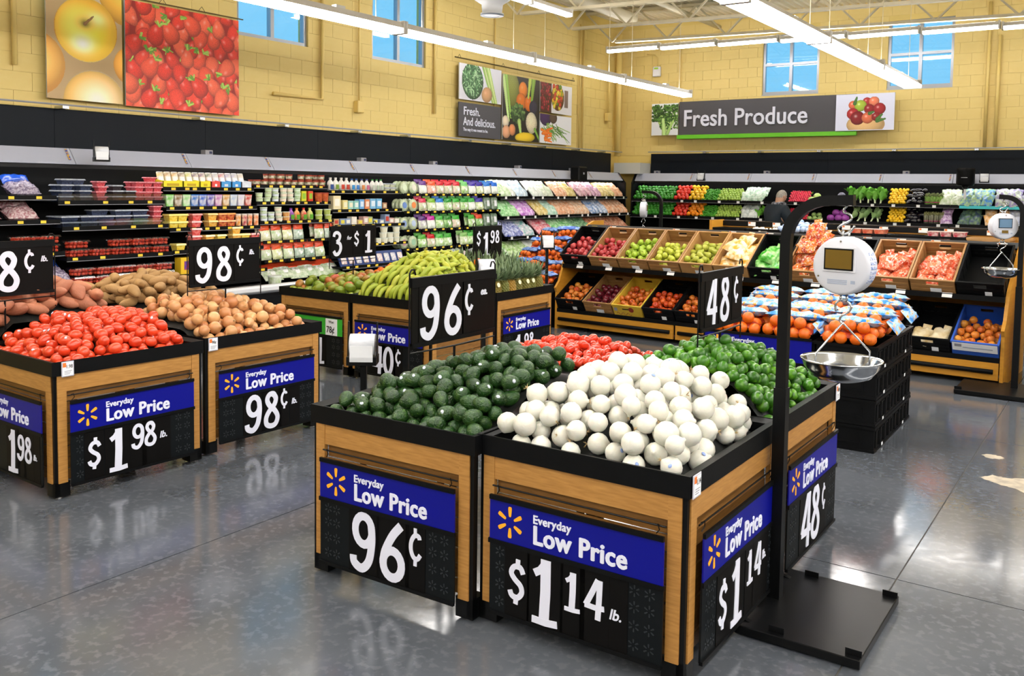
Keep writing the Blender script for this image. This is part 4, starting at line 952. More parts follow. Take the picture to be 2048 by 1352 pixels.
pb_me = [pineapple_body(PINE), pineapple_body(PINE2)]; pc_me = [pine_crown(s) for s in (1, 2, 3)]
ptag_me = MB().lathe([(0, .001), (.019, .001), (.019, -.001), (0, -.001)], 12, sx=.85, sy=1.2).mesh('paper_tag', PTAG)
def pineapples():
    r = random.Random(9); W = world_of(T9); k = 0
    riser(T9, -.90, -.06, .06, .94, mound(-.9, -.06, .06, .94, -.6, .4, TH - TR, .16, (.2, .1, .2, .1)), .01)
    spots = [(-.085 - .118 * (i % 2) * .0, .11 + i * .118, 0, 0) for i in range(7)] + [(-.205, .17 + i * .118, .03, 0) for i in range(6)] + [(-.33, .11 + i * .13, .07, 0) for i in range(6)] + [(-.47, .16 + i * .14, .10, 0) for i in range(5)] + [(-.62, .12 + i * .15, .13, 0) for i in range(5)] + [(-.77, .12 + i * .15, .10, 0) for i in range(5)]
    for x, y, dz, q in spots:
        lay = dz >= .10 and r.random() < .35
        R = Matrix.Rotation(r.uniform(0, 6.28), 4, 'Z') if not lay else Matrix.Rotation(r.uniform(0, 6.28), 4, 'Z') @ Matrix.Rotation(PI / 2 - .2, 4, 'Y')
        z = TH - TR + .092 + dz + (0 if not lay else .0)
        t = thing('pineapple', 'pineapple with a leafy crown stacked on the pineapple table', 'pineapple', 'pineapples on the table', mat=W @ T(x + r.uniform(-.01, .01), y + r.uniform(-.01, .01), z) @ R)
        inst('fruit_body', pb_me[1 if r.random() < .25 else 0], t); inst('leaf_crown', r.choice(pc_me), t, T(rz=r.uniform(0, 6)))
        if r.random() < .55:
            d = (R.to_3x3().inverted() @ Vector((.75, -.35, .3))).normalized(); inst('paper_tag', ptag_me, t, Matrix.Translation(Vector((d.x * .066, d.y * .066, .055))) @ d.to_track_quat('Z', 'Y').to_matrix().to_4x4())
pineapples()
# ---------------------------------------------------------------- hanging produce scale and its stand
SCALEW = M('scale_white', '#cfd1da', .34)
LCD = M('scale_lcd', '#6b5420', .18)
LCDB = M('scale_lcd_bright', '#5f7f9c', .15)
def stand(mat, arm, h, label, bx=(-.05, .43), by=(-.34, .32)):
    t = thing('scale_stand', label, 'scale stand', 'scale stands', mat=mat); x0, x1 = bx; y0, y1 = by
    pl = MB().cbox(x0, x1, y0, y1, .006, .042, .003).build('base_plate', BLACK_M, t)
    for x, y, a in ((x1 - .03, y1 - .03, 0), (x1 - .03, y0 + .03, 0), (x0 + .16, y0 + .03, 0), (x0 + .12, y1 - .03, 0)):
        MB().box(x - .03, x + .03, y - .003, y + .003, .042, .066).build('tie_lug', BLACK_M, pl)
    for y in (y0 + .06, y1 - .1): MB().prism([(x0 - .05, .055), (x0 - .035, .06), (x0 + .08, .035), (x0 + .08, .012), (x0 + .05, .012)], y - .012, y + .012, 'y').build('bracket', BLACK_M, pl)
    q = .026; MB().box(-q, q, -q, q, .04, h * .545).build('pole_sleeve', BLACK_M, t)
    cr_ = min(.17, arm - .02); pts = [(0, .5), (0, h - cr_)] + [(cr_ - cr_ * math.cos(a), h - cr_ + cr_ * math.sin(a)) for a in [PI / 2 * i / 8 for i in range(1, 9)]] + [(arm + .03, h + .004)]
    mb = MB(); w = .021; n = len(pts)
    vs = []
    for i, p in enumerate(pts):
        a = Vector(pts[max(i - 1, 0)]); b = Vector(pts[min(i + 1, n - 1)]); d = (b - a).normalized(); nr = Vector((-d.y, d.x)) * w
        for sg, yy in ((1, -w), (-1, -w), (-1, w), (1, w)): vs.append((p[0] + nr.x * sg, yy, p[1] + nr.y * sg))
    fs = [(0, 1, 2, 3), (4 * n - 1, 4 * n - 2, 4 * n - 3, 4 * n - 4)] + [(4 * i + k, 4 * i + (k + 1) % 4, 4 * i + 4 + (k + 1) % 4, 4 * i + 4 + k) for i in range(n - 1) for k in range(4)]
    mb.add(vs, fs); mb.build('gooseneck_pole', BLACK_M, t)
    return t
def scale(mat, label, front=False, far=False, head=.0):
    """origin at the arm tip; local -y is the customer face"""
    t = thing('hanging_scale', label, 'scale', 'hanging produce scales', mat=mat); H = Matrix.Rotation(head, 4, 'Z')
    MB().tube(smoothpts([(0, 0, .0), (-.012, 0, -.014), (-.012, 0, -.026), (.006, 0, -.03), (.018, 0, -.042), (.014, 0, -.058), (-.026, 0, -.082), (-.030, 0, -.098), (-.012, 0, -.112), (.014, 0, -.104), (.032, 0, -.078)], 5), .0045, 8).build('hook', WIRE, t, True)
    for s in (-1, 1): MB().tube([(s * .012, 0, -.098), (s * .012, 0, -.135)], .005, 8).build('link', WIRE, t, True)
    zc = -.238; R = .116
    body = MB().lathe([(0, -.046), (R - .012, -.046), (R - .002, -.040), (R, -.032), (R, .032), (R - .002, .040), (R - .012, .046), (0, .046)], 40, H @ T(0, 0, zc) @ Matrix.Rotation(PI / 2, 4, 'X')).build('dial_body', SCALEW, t)
    for pl in body.data.polygons: pl.use_smooth = abs(pl.normal.to_tuple()[2]) > .001 or pl.area < .004
    bz = MB().box(-.068, .062, -.052, -.044, zc - .022, zc + .075, H).build('screen_bezel', M('scale_bezel', '#dcdde4', .3), t)
    MB().box(-.063, .055, -.0545, -.052, zc - .016, zc + .07, H).build('screen_frame', BLACK, bz)
    MB().box(-.057, .049, -.056, -.0545, zc - .010, zc + .064, H).build('screen', LCD if not front else LCDB, bz)
    pm = M('print_blue_grey', '#9aa4b8', .5)
    for k in range(3): MB().box(-.05, .03, -.0475, -.046, zc - .058 - k * .007, zc - .054 - k * .007, H).build('print_line', pm, body)
    MB().box(.045, .062, -.0475, -.046, zc - .068, zc - .055, H).build('print_mark', pm, body)
    for x, z in ((0, .098), (-.088, -.045)): MB().lathe([(0, -.001), (.004, -.001), (.004, .001), (0, .001)], 8, H @ T(x, -.047, zc + z, rx=PI / 2)).build('screw', WIRE, body)
    lb = MB()
    for k in range(7):
        a = -.5 + k * .16; lb.box(-.028, .028, -.0008, .0008, -.006, .006, H @ T(0, 0, zc) @ Matrix.Rotation(-a, 4, 'Y') @ T(R + .0004, 0, 0, rz=PI / 2))
    lb.build('side_label', M('scale_side_label', '#5f78b0', .5, col2='#d7dbe6', ns=120, sharp=.2), body)
    if front: MB().box(-.03, .025, -.0485, -.046, zc - .062, zc - .035, H).build('small_display', LCD, body)
    for s in (-1, 1): MB().tube([(s * .012, 0, zc - R), (s * .012, 0, zc - R - .03)], .005, 8).build('link', WIRE, t, True)
    z1 = zc - R - .02
    MB().tube(smoothpts([(-.028, 0, z1 - .05), (-.03, 0, z1 - .02), (0, 0, z1), (.03, 0, z1 - .025), (.02, 0, z1 - .05), (-.008, 0, z1 - .07), (-.010, 0, z1 - .09), (.004, 0, z1 - .10)], 5), .0045, 8).build('lower_hook', WIRE, t, True)
    zb = z1 - .245
    MB().tube([(-.075, -.10, zb - .03), (-.075, -.10, zb + .03), (-.0, 0, z1 - .095), (.085, .10, zb + .03), (.085, .10, zb - .03)], .0045, 8).build('bail_wire', WIRE, t, True)
    prof = [(.158, 0), (.160, .004), (.156, .006), (.150, -.002), (.140, -.03), (.115, -.062), (.075, -.078), (0, -.081), (0, -.083), (.076, -.080), (.117, -.064), (.143, -.03), (.152, -.004)]
    b = MB().lathe(prof + [prof[0]], 40, T(0, 0, zb)).build('bowl', STEEL, t, True)
    for s in (-1, 1): MB().lathe([(0, -.004), (.012, -.004), (.012, .004), (0, .004)], 10, T(s * .08, s * .10, zb - .03, rx=PI / 2)).build('bail_rivet', WIRE, b)
    return t
stand(T(.034, .850, 0), .235, 1.725, 'black gooseneck scale stand with a flat base beside the onion table')
scale(T(.271, .850, 1.705), 'white hanging scale with a steel bowl beside the onion table', head=-.15)
stand(T(.40, 6.2, 0, rz=PI), .16, 1.735, 'black gooseneck scale stand at the far right beside the crate rack', bx=(-.35, .43), by=(-.22, .40))
scale(T(.25, 6.2, 1.715), 'white hanging scale with a steel bowl at the far right', front=True, head=.55)
stand(T(-4.45, 9.1, 0, rz=PI), .28, 1.72, 'black gooseneck scale stand far back by the green peppers')
scale(T(-4.73, 9.1, 1.70), 'white hanging scale seen edge on, far back by the green peppers', head=1.9)

# ---------------------------------------------------------------- produce bag roll dispensers
def roll_stand(x, y, z, rz, label, post=True, white=False):
    t = thing('bag_dispenser', label, 'bag dispenser', 'bag roll dispensers', mat=T(x, y, z, rz=rz))
    MB().lathe([(.018, -.065), (.055, -.065), (.055, .065), (.018, .065)], 24, Matrix.Rotation(PI / 2, 4, 'Y')).build('bag_roll', M('bag_roll_film', '#e7e9ef', .35, col2='#cfd4dd', ns=30, stretch=(1, 8, 8)), t, True)
    for s in (-1, 1): MB().prism([(-.03, -.10), (.03, -.10), (.028, .06), (.012, .12), (-.006, .12), (-.012, .06)], s * .075 - .003, s * .075 + .003, 'x').build('side_plate', BLACK_M, t)
    MB().box(-.078, .078, -.055, .06, -.105, -.06).build('cradle', BLACK_M, t)
    MB().prism([(-.058, .0), (-.063, -.06), (-.06, -.085), (-.054, -.085), (-.055, .0)], -.06, .06, 'x').build('loose_bag', PAPER, t)
    if post: MB().box(-.016, .016, .02, .052, -z + .001, -.06).build('post', BLACK_M, t); MB().lathe([(0, -z + .02), (.11, -z + .02), (.11, -z), (0, -z)], 20, T(0, .036, 0)).build('foot_disc', BLACK_M, t)
    return t
roll_stand(-2.10, .56, .925, .62, 'black dispenser with a white bag roll left of the avocado table')
roll_stand(-3.05, 2.93 - .0, 1.13, 1.0, 'white bag roll dispenser behind the 96 cents card', True)
roll_stand(-4.45, 6.05, 1.15, .75, 'white bag roll dispenser between the pineapples and the crate rack', True)
t = thing('waste_bin', 'small black bin under the bag dispenser left of the avocado table', 'bin', loc=(-2.13, .42, 0)); 
MB().lathe([(0, 0), (.07, 0), (.085, .24), (.08, .24), (.066, .02), (0, .02)], 20).build('bin_body', BLACK, t, True); MB().lathe([(.08, .235), (.09, .235), (.09, .25), (.08, .25), (.08, .235)], 20).build('bin_rim', BLACK_M, t, True)

# ---------------------------------------------------------------- crates
KRAFT = M('brown_crate', '#a47a48', .55, col2='#8f6637', ns=6, stretch=(2, 2, 12))
KRAFTL = M('brown_crate_light', '#b88d58', .55, col2='#a27843', ns=6)
YBOX = M('yellow_box_print', '#d9b83c', .55, col2='#c9a22c', ns=10)
BBOX = M('blue_box_print', '#2b56b4', .5)
def crate_mesh(mat, L=.58, W=.395, H=.17, ribs=True):
    """open tray, local x along its width, -y the near short side, handle slots in both short sides"""
    mb = MB(); w = W / 2; t = .012
    mb.box(-w, w, 0, L, 0, t)
    for x in (-w, w - t): mb.box(x, x + t, 0, L, t, H)
    for y in (0, L - t):
        mb.box(-w + t, w - t, y, y + t, t, H * .62); mb.box(-w + t, -.055, y, y + t, H * .62, H); mb.box(.055, w - t, y, y + t, H * .62, H); mb.box(-.055, .055, y, y + t, H * .84, H)
    mb.box(-w - .006, w + .006, -.006, .0, H - .022, H); mb.box(-w - .006, w + .006, L, L + .006, H - .022, H)
    mb.box(-w - .006, -w, 0, L, H - .022, H); mb.box(w, w + .006, 0, L, H - .022, H)
    if ribs:
        for z in (.03, .075): mb.box(-w + .01, w - .01, -.005, 0, z, z + .03); mb.box(-w + .01, w - .01, L - t - .005, L - t, z, z + .03)
        for y in (.08, .22, .36, .50):
            for x in (-w - .005, w): mb.box(x, x + .005, y, y + .06, .02, H - .03)
            mb.box(-w + t, -w + t + .004, y, y + .06, .02, H - .03); mb.box(w - t - .004, w - t, y, y + .06, .02, H - .03)
    return mb.mesh('tray', mat)
cr_black = crate_mesh(BLACK); cr_kraft = crate_mesh(KRAFT); cr_light = crate_mesh(KRAFTL, ribs=False); cr_yel = crate_mesh(YBOX, ribs=False); cr_blue = crate_mesh(BBOX, ribs=False)
def flat_label(parent, w, h, m, mat=None): MB().box(-w / 2, w / 2, -.0015, 0, -h / 2, h / 2).build('paper_label', mat or PAPER, parent, mat=m)
def apple_mesh(mat, r=.037): return MB().lathe([(0, -r * .72), (r * .3, -r * .86), (r * .62, -r * .80), (r * .93, -r * .3), (r, .1 * r), (r * .92, r * .52), (r * .62, r * .85), (r * .3, r * .86), (r * .08, r * .66), (0, r * .6)], 14).mesh('apple', mat, True)
APR = M('apple_red', '#9a1622', .24, col2='#bb4a48', ns=5, rnd=.45, stretch=(1, 1, .3))
APB = M('apple_blush', '#b92f18', .24, col2='#dd9a38', ns=5, rnd=.55, sharp=.4)
APG = M('apple_green', '#96b52c', .30, col2='#aec546', ns=5, rnd=.5)
APY = M('apple_yellow_green', '#aab62c', .32, col2='#c2c44c', ns=5, rnd=.5)
APD = M('apple_dark_red', '#4c0f1c', .25, col2='#6d1a26', ns=4, rnd=.5)
APO = M('apple_bicolor', '#d2601c', .24, col2='#a82014', ns=5, rnd=.5, sharp=.35)
APS = M('apple_striped', '#a81a12', .24, col2='#d2822c', ns=8, rnd=.3, sharp=.35)
ap = {m.name: apple_mesh(m) for m in (APR, APB, APG, APY, APD, APO, APS)}
pear_me = MB().lathe([(0, -.04), (.02, -.039), (.034, -.022), (.036, -.004), (.028, .018), (.018, .034), (.012, .046), (.005, .05), (0, .05)], 14).mesh('pear', M('pear_green', '#9aa62e', .4, col2='#b3b247', ns=9, rnd=.5), True)
stemm = MB().tube([(0, 0, .02), (.003, 0, .036)], .0018, 5).mesh('stem', M('apple_stem', '#5a4322', .7))
RK = T(-4.72, 6.67, 0, rz=-.062)                                  # rack frame: local x along the rack, y to the back
SL = math.radians(36)
def tier(x, up): return RK @ (T(x, .14, .800) if up else T(x, .03, .245)) @ Matrix.Rotation(SL if up else math.radians(30), 4, 'X')
def fruit_in(mat, meshes, name, label, cat, group, n, seed, fill=.72, r=.037, stem=True, zl=.0):
    g = random.Random(seed); L = .50 * fill
    tg = lambda x, y: .012 + r * 2.4 + .02 + 0 * x - .06 * np.clip((y - L * .55) / .4, 0, 1)
    P = deposit(n, -.165, .165, .04, .05 + L, tg, r, seed, 2.4, .8, .97, 60)
    for p in P:
        m = mat @ Matrix.Translation((p[0], p[1], p[2] + zl)) @ rrot(g); o = inst(name, g.choice(meshes), None, m); tag(o, label, cat, group)
        if stem: inst('stem', stemm, o, T())
PERF = M('crate_slot', '#050505', .8)
def crate(x, up, kind, label, grp='crates on the produce rack', lab=True):
    me = {'black': cr_black, 'kraft': cr_kraft, 'light': cr_light, 'yellow': cr_yel, 'blue': cr_blue}[kind]
    m = tier(x, up); c = thing('produce_crate', label, 'crate', grp, mat=m); inst('tray', me, c)
    if kind == 'black':
        g = random.Random(int(x * 100)); sl = MB()
        for k in range(6):
            for j in range(2): sl.box(-.15 + k * .055, -.125 + k * .055, .566, .5675, .05 + j * .035, .068 + j * .035)
        sl.build('slots', PERF, c)
    if kind == 'kraft':
        for y in (.565,): MB().tube([(-.05, y - .008, .105), (-.04, y - .008, .100), (.04, y - .008, .100), (.05, y - .008, .105)], .006, 6).build('handle', KRAFTL, c)
    if lab and kind in ('kraft', 'light', 'black'): flat_label(c, .10 if kind != 'black' else .06, .045, T(.03 if kind != 'black' else .07, -.007, .05))
    if kind == 'yellow':
        pr = MB(); DKB = M('print_brown', '#7a4a1c', .6)
        fr = MB().box(-.19, .19, -.0075, -.006, .012, .145).build('printed_front', YBOX, c); MB().tube([(-.15 + .012 * i, -.008, .05 + .018 * math.sin(i * 1.1)) for i in range(18)], .0028, 4).build('script_print', M('print_red', '#8a2a1c', .6), fr)
        MB().box(-.175, -.13, -.0085, -.0075, .085, .13).build('code_print', M('print_grey', '#8f8f9a', .6), fr); MB().lathe([(0, -.001), (.035, -.001), (.035, .001), (0, .001)], 14, T(.06, -.008, .115, rx=PI / 2)).build('apple_print', M('print_red', '#8a2a1c', .6), fr)
        MB().box(-.06, .03, -.0085, -.0075, .11, .125).build('handle_slot', PERF, fr)
    if kind == 'blue':
        MB().box(-.19, .19, -.0075, -.006, .07, .16).build('white_band', PAPER, c); flat_label(c, .06, .03, T(-.14, -.008, .13), M('print_grey', '#8f8f9a', .6)); MB().box(-.10, .15, -.0085, -.0075, .105, .115).build('print_line', M('print_blue_grey', '#9aa4b8', .5), c)
    return m
# rack body
rk = thing('produce_rack', 'long two tier timber rack holding the fruit crates', 'rack', mat=RK); RL = 5.02
prof = [(0, 0), (0, .46), (-.03, .52), (.05, .60), (.16, .86), (.70, 1.30), (.82, 1.34), (1.05, 1.34), (1.05, 0)]
for x in (0, RL - .03):
    MB().prism(prof, x, x + .03, 'x').build('end_panel', RACKW, rk)
MB().box(.03, RL - .03, .70, .73, .05, 1.26).build('centre_panel', RACKW, rk)
MB().box(.03, RL - .03, .04, .70, .10, .14).build('lower_deck', BLACK, rk)
lo = MB(); lo.box(0.03, RL - .03, 0, .66, -.016, 0, T(0, .03, .245) @ Matrix.Rotation(math.radians(30), 4, 'X')); lo.build('lower_shelf', BLACK, rk)
MB().box(.03, RL - .03, .0, .03, .215, .262).build('lower_lip', BLACK, rk)
up = MB(); up.box(0.03, RL - .03, 0, .66, -.016, 0, T(0, .14, .80) @ Matrix.Rotation(SL, 4, 'X')); up.build('upper_shelf', BLACK, rk)
MB().box(.03, RL - .03, .10, .135, .765, .815).build('upper_lip', BLACK_M, rk)
for a in range(3):
    x0 = .03 + a * 1.66; x1 = x0 + 1.63
    fb = MB().box(x0, x1, -.005, .02, .055, .215).build('kick_board', RACKW, rk)
    MB().tube([(x0 + .04, -.02, .135), (x1 - .04, -.02, .135)], .022, 10).build('bumper_rail', BLACK, fb, True)
for x in (.4, 2.0, 3.4, 4.7): MB().box(x, x + .05, .06, .11, 0, .10).build('foot', BLACK_M, rk)
MB().box(.03, RL - .03, .12, .14, .262, .765).build('inner_front', BLACK, rk) if False else None
TR = MB().box(.03, RL - .03, .66, .675, 1.235, 1.295).build('top_rail', M('rail_grey', '#55575a', .3), rk)
MB().box(.03, RL - .03, .66, 1.05, 1.225, 1.24).build('top_shelf', BLACK, rk)
MB().box(1.75, RL - .03, .97, .985, 1.34, 1.40).build('rear_rail', BLACK_M, rk); MB().box(1.75, 1.78, .67, 1.0, 1.24, 1.41).build('rear_end', RACKW, rk)
MB().box(1.75, RL - .03, .985, 1.0, 1.24, 1.40).build('rear_panel', RACKW, rk)
rt = MB().box(-.045, .045, -.003, 0, -.024, .024).mesh('rail_tag', TAGW); rty = MB().box(-.04, .04, -.003, 0, -.014, .014).mesh('rail_tag', TAGY); rto = MB().box(-.012, .012, -.001, 0, -.009, .009).mesh('tag_corner', TAGO)
g = random.Random(3)
for i, x in enumerate((.14, .42, 1.32, 1.95, 2.05, 2.50, 3.05, 3.40, 3.92, 3.58, 4.25, 4.85)):
    if x in (.14, 1.95, 3.05): inst('rail_tag', rty, rk, T(x, .659, 1.265))
    else: o = inst('rail_tag', rt, rk, T(x, .659, 1.262)); inst('tag_corner', rto, o, T(-.028, -.003, .013))
for x in (2.15, 2.45, 2.9, 3.25, 3.65, 4.05, 4.3, 4.7): o = inst('rail_tag', rt, rk, T(x, .969, 1.368)); inst('tag_corner', rto, o, T(-.028, -.003, .013))
for k in range(11): inst('rail_tag', rt, rk, T(.30 + k * .42, .098, .797, rx=-.5))
# upper tier
X = [.234 + k * .4135 for k in range(12)]
U = [('black', APR), ('kraft', APR), ('kraft', APG), ('kraft', APY), ('light', 'pear'), ('light', 'net'), ('black', 'greenbag'), ('kraft', 'redbag'), ('black', 'pinkbag'), ('kraft', 'orangebag'), ('kraft', 'orangebag'), ('black', None)]
nm = {'apple_red': 'red', 'apple_green': 'green', 'apple_yellow_green': 'yellow green', 'apple_blush': 'blushed', 'apple_dark_red': 'dark red', 'apple_bicolor': 'orange and red', 'apple_striped': 'striped red'}
desc = ['black crate of red apples at the left end of the upper tier', 'brown crate of red apples, second on the upper tier', 'brown crate of green apples on the upper tier', 'brown crate of yellow green apples on the upper tier', 'brown carton of green pears on the upper tier', 'brown carton of netted yellow bags on the upper tier', 'black crate of green bags on the upper tier', 'brown crate piled with red and orange fruit bags behind the scale', 'black crate of pink bags behind the scale dial', 'brown crate of orange bags, left of the pair right of the scale', 'brown crate of orange bags, right of the pair right of the scale', 'empty black crate at the right end of the upper tier']
def pillow(name, w, l, h, mat, seed=0, wr=.1, nx=10, ny=8):
    """soft bag lying in the xy plane"""
    r = random.Random(seed); vs = []; fs = []; ph = [r.uniform(0, 6.28) for _ in range(4)]
    for sgn in (1, -1):
        for j in range(ny + 1):
            for i in range(nx + 1):
                u = 2 * i / nx - 1; v = 2 * j / ny - 1; e = (max(0, 1 - u ** 4) * max(0, 1 - v ** 4)) ** .5
                b = 1 + wr * (math.sin(5 * u + ph[0]) * math.sin(4 * v + ph[1]) + .6 * math.sin(9 * u + 7 * v + ph[2]))
                vs.append((u * w / 2 * (1 - .06 * (1 - abs(v))), v * l / 2, sgn * h / 2 * e * b))
    n = (nx + 1) * (ny + 1)
    for q in range(2):
        for j in range(ny):
            for i in range(nx):
                a = q * n + j * (nx + 1) + i; f = (a, a + 1, a + nx + 2, a + nx + 1); fs.append(f if q == 0 else tuple(reversed(f)))
    return MB().add(vs, fs).mesh(name, mat, True)
BG = {'net': (M('net_yellow', '#d29a1c', .35, col2='#efe4c4', ns=13, rnd=.05, sharp=.2), 'yellow and white netted fruit bag'), 'greenbag': (M('bag_green', '#2c9a18', .25, col2='#a4d488', ns=14, rnd=.05, sharp=.2), 'bright green produce bag'), 'redbag': (M('bag_redorange', '#b03226', .2, col2='#d98230', ns=20, rnd=.05, sharp=.15, col3='#e2b8a0'), 'bag of red and orange fruit'),
      'pinkbag': (M('bag_pink', '#d45a9c', .3, col2='#e6c2d6', ns=14, rnd=.3, sharp=.3), 'pink produce bag'), 'orangebag': (M('bag_orange', '#cf3a12', .15, col2='#e8805a', ns=22, rnd=.05, sharp=.2, col3='#efc0a8', bump=.4, bs=40), 'clear bag of orange fruit')}
bagme = {k: [pillow('bag', .20, .24, .11, v[0], s, .22) for s in (1, 2)] for k, v in BG.items()}
flapm = {k: pillow('bag_neck', .09, .08, .02, v[0], 3, .3, 6, 5) for k, v in BG.items()}
for i, (kind, f) in enumerate(U):
    m = crate(X[i], True, kind, desc[i])
    w = desc[i].split(',')[0]
    if f in (APR, APG, APY): fruit_in(m, [ap[f.name]], nm[f.name].replace(' and ', '_').replace(' ', '_') + '_apple', '%s apple in the %s upper tier crate from the left' % (nm[f.name], ORD[i]), 'apple', 'apples in the %s upper crate' % ORD[i], 40, 100 + i, .72 if i != 2 else .85)
    elif f == 'pear': fruit_in(m, [pear_me], 'pear', 'green pear in the carton on the upper tier', 'pear', 'pears in the upper tier carton', 46, 100 + i, .8, .036, False)
    elif f:
        g = random.Random(i); pts = [(-.085, .13, .07), (.09, .14, .075), (-.08, .33, .075), (.085, .34, .08), (0, .24, .15)]
        if f in ('redbag',): pts += [(-.05, .42, .20), (.06, .44, .24), (0, .50, .30), (-.03, .33, .24)]
        if f == 'net': pts += [(0, .45, .12), (-.05, .33, .17)]
        if f == 'pinkbag': pts = [(-.08, .12, .06), (.09, .14, .06)]
        for x, y, z in pts:
            o = thing('fruit_bag', BG[f][1] + ' in the %s upper tier crate from the left' % ORD[i], 'bag', 'bags in the %s upper crate' % ORD[i], mat=m @ T(x, y, z, rz=g.uniform(-.5, .5), rx=g.uniform(-.2, .2), ry=g.uniform(-.2, .2)))
            inst('bag_body', g.choice(bagme[f]), o); inst('bag_neck', flapm[f], o, T(0, .13, .01, rx=.5))
Lw = [('black', APB), ('kraft', APD), ('yellow', APS), ('black', APO), ('black', APS), ('black', None), ('black', 'onionbag'), ('black', 'onionbag'), ('black', 'onionbag'), ('black', None), ('black', 'potbag'), ('blue', APB)]
ld = ['black crate of blushed apples at the left end of the lower tier', 'brown crate of dark red apples on the lower tier', 'yellow printed carton of striped apples on the lower tier', 'black crate of orange and red apples on the lower tier', 'black crate of striped apples beside the 48 cents card', 'black crate mostly hidden by the 48 cents card', 'black crate of purple netted onion bags, left one behind the oranges', 'black crate of netted onion bags, middle one behind the oranges', 'black crate of netted onion bags, right one behind the oranges', 'empty black crate behind the orange bags', 'black crate with a paper potato sack on the lower tier', 'blue and white carton of apples at the right end of the lower tier']
BG['onionbag'] = (M('bag_onion', '#7a4a6a', .35, col2='#c98a7a', ns=16, rnd=.4, sharp=.35), 'purple netted onion bag'); BG['potbag'] = (M('bag_potato', '#e6ddc2', .5, col2='#b99a5a', ns=8, rnd=.2, sharp=.3), 'white paper potato sack')
for k in ('onionbag', 'potbag'): bagme[k] = [pillow('bag', .20, .24, .12, BG[k][0], s, .25) for s in (1, 2)]; flapm[k] = pillow('bag_neck', .09, .08, .02, BG[k][0], 3, .3, 6, 5)
for i, (kind, f) in enumerate(Lw):
    m = crate(X[i], False, kind, ld[i])
    if hasattr(f, 'name'): fruit_in(m, [ap[f.name]], nm[f.name].replace(' and ', '_').replace(' ', '_') + '_apple', '%s apple in the %s lower tier crate from the left' % (nm[f.name], ORD[i]), 'apple', 'apples in the %s lower crate' % ORD[i], 40, 200 + i, .78)
    elif f:
        g = random.Random(i + 50)
        for x, y, z in [(-.085, .13, .07), (.09, .14, .075), (-.08, .33, .09), (.085, .34, .1)][:4 if f == 'onionbag' else 2]:
            o = thing('fruit_bag', BG[f][1] + ' in the %s lower tier crate from the left' % ORD[i], 'bag', 'bags in the %s lower crate' % ORD[i], mat=m @ T(x, y, z, rz=g.uniform(-.5, .5), rx=g.uniform(-.2, .2)))
            inst('bag_body', g.choice(bagme[f]), o); inst('bag_neck', flapm[f], o, T(0, .13, .01, rx=.5))
# trays along the top shelf
TRAYS = [(1.98, 'black', None), (2.40, 'black', 'garlic'), (2.80, 'none', 'bluebag'), (3.18, 'black', None), (3.55, 'black', 'tompack'), (3.95, 'black', None), (4.32, 'black', 'berrypack'), (4.72, 'light', None)]
tr_b = crate_mesh(BLACK, .27, .38, .085, False); tr_k = crate_mesh(KRAFTL, .27, .38, .085, False)
tl = ['empty black tray at the left of the top shelf', 'black tray of garlic on the top shelf', '', 'empty black tray beside the blue netted bags', 'black tray of tomato packs on the top shelf', 'empty black tray left of the radish packs', 'black tray of radish packs on the top shelf', 'empty brown tray at the right of the top shelf']
for i, (x, k, f) in enumerate(TRAYS):
    m = RK @ T(x, .69, 1.24)
    if k != 'none': c = thing('shelf_tray', tl[i], 'tray', 'trays along the top of the rack', mat=m); inst('tray', tr_b if k == 'black' else tr_k, c)
    g = random.Random(i)
    if f == 'garlic':
        ga = ball_mesh('garlic', .024, .024, .02, M('garlic_white', '#e6ddd0', .5), 10, 7, lambda x, y, z: (x * (1 - .35 * max(z, 0)), y * (1 - .35 * max(z, 0)), z * (1.25 if z > .8 else 1)))
        for q in range(24): o = inst('garlic_bulb', ga, None, m @ T(g.uniform(-.15, .15), g.uniform(.04, .23), .05 + g.uniform(0, .03), rz=g.uniform(0, 6))); tag(o, 'white garlic bulb in the black tray on the top shelf', 'garlic', 'garlic bulbs in the tray')
    if f == 'bluebag':
        be = ball_mesh('onion', .036, .036, .034, M('netted_blue_onion', '#bccbe0', .4, col2='#8fa8cf', ns=14, rnd=.5), 12, 8)
        for q in range(4):
            o = thing('netted_bag', 'pale blue netted bag of bulbs piled on the top shelf', 'bag', 'pale blue netted bags', mat=m @ T(-.15 + q * .10, .10 + (q % 2) * .09, .0 + .02 * (q % 2)))
            for b_ in range(9): inst('bulb', be, o, T((b_ % 3 - 1) * .062 + g.uniform(-.01, .01), (b_ // 3 - 1) * .06, .05 + g.uniform(0, .05) + (.05 if b_ in (4, 7) else 0)))
            inst('net_collar', pillow('net', .1, .1, .05, M('net_blue', '#a9bfe6', .4), q), o, T(0, .02, .13))
    if f in ('tompack', 'berrypack'):
        cm = M('pack_tomato', '#d4543a', .3, col2='#e89a7a', ns=26, sharp=.3) if f == 'tompack' else M('pack_radish', '#c23a4a', .3, col2='#e0c8c4', ns=26, sharp=.3)
        pk = MB().tbox(-.055, .055, -.08, .08, 0, .05, .012).mesh('tub', cm); ldm = MB().box(-.058, .058, -.083, .083, .05, .056).mesh('lid', M('pack_lid', '#d9c4be', .2))
        for q in range(6):
            o = thing('produce_pack', ('tomato' if f == 'tompack' else 'radish') + ' clamshell pack in a tray on the top shelf', 'pack', f + 's in the top tray', mat=m @ T(-.12 + .12 * (q % 3), .12, .015 + .062 * (q // 3))); inst('tub', pk, o); inst('lid', ldm, o)

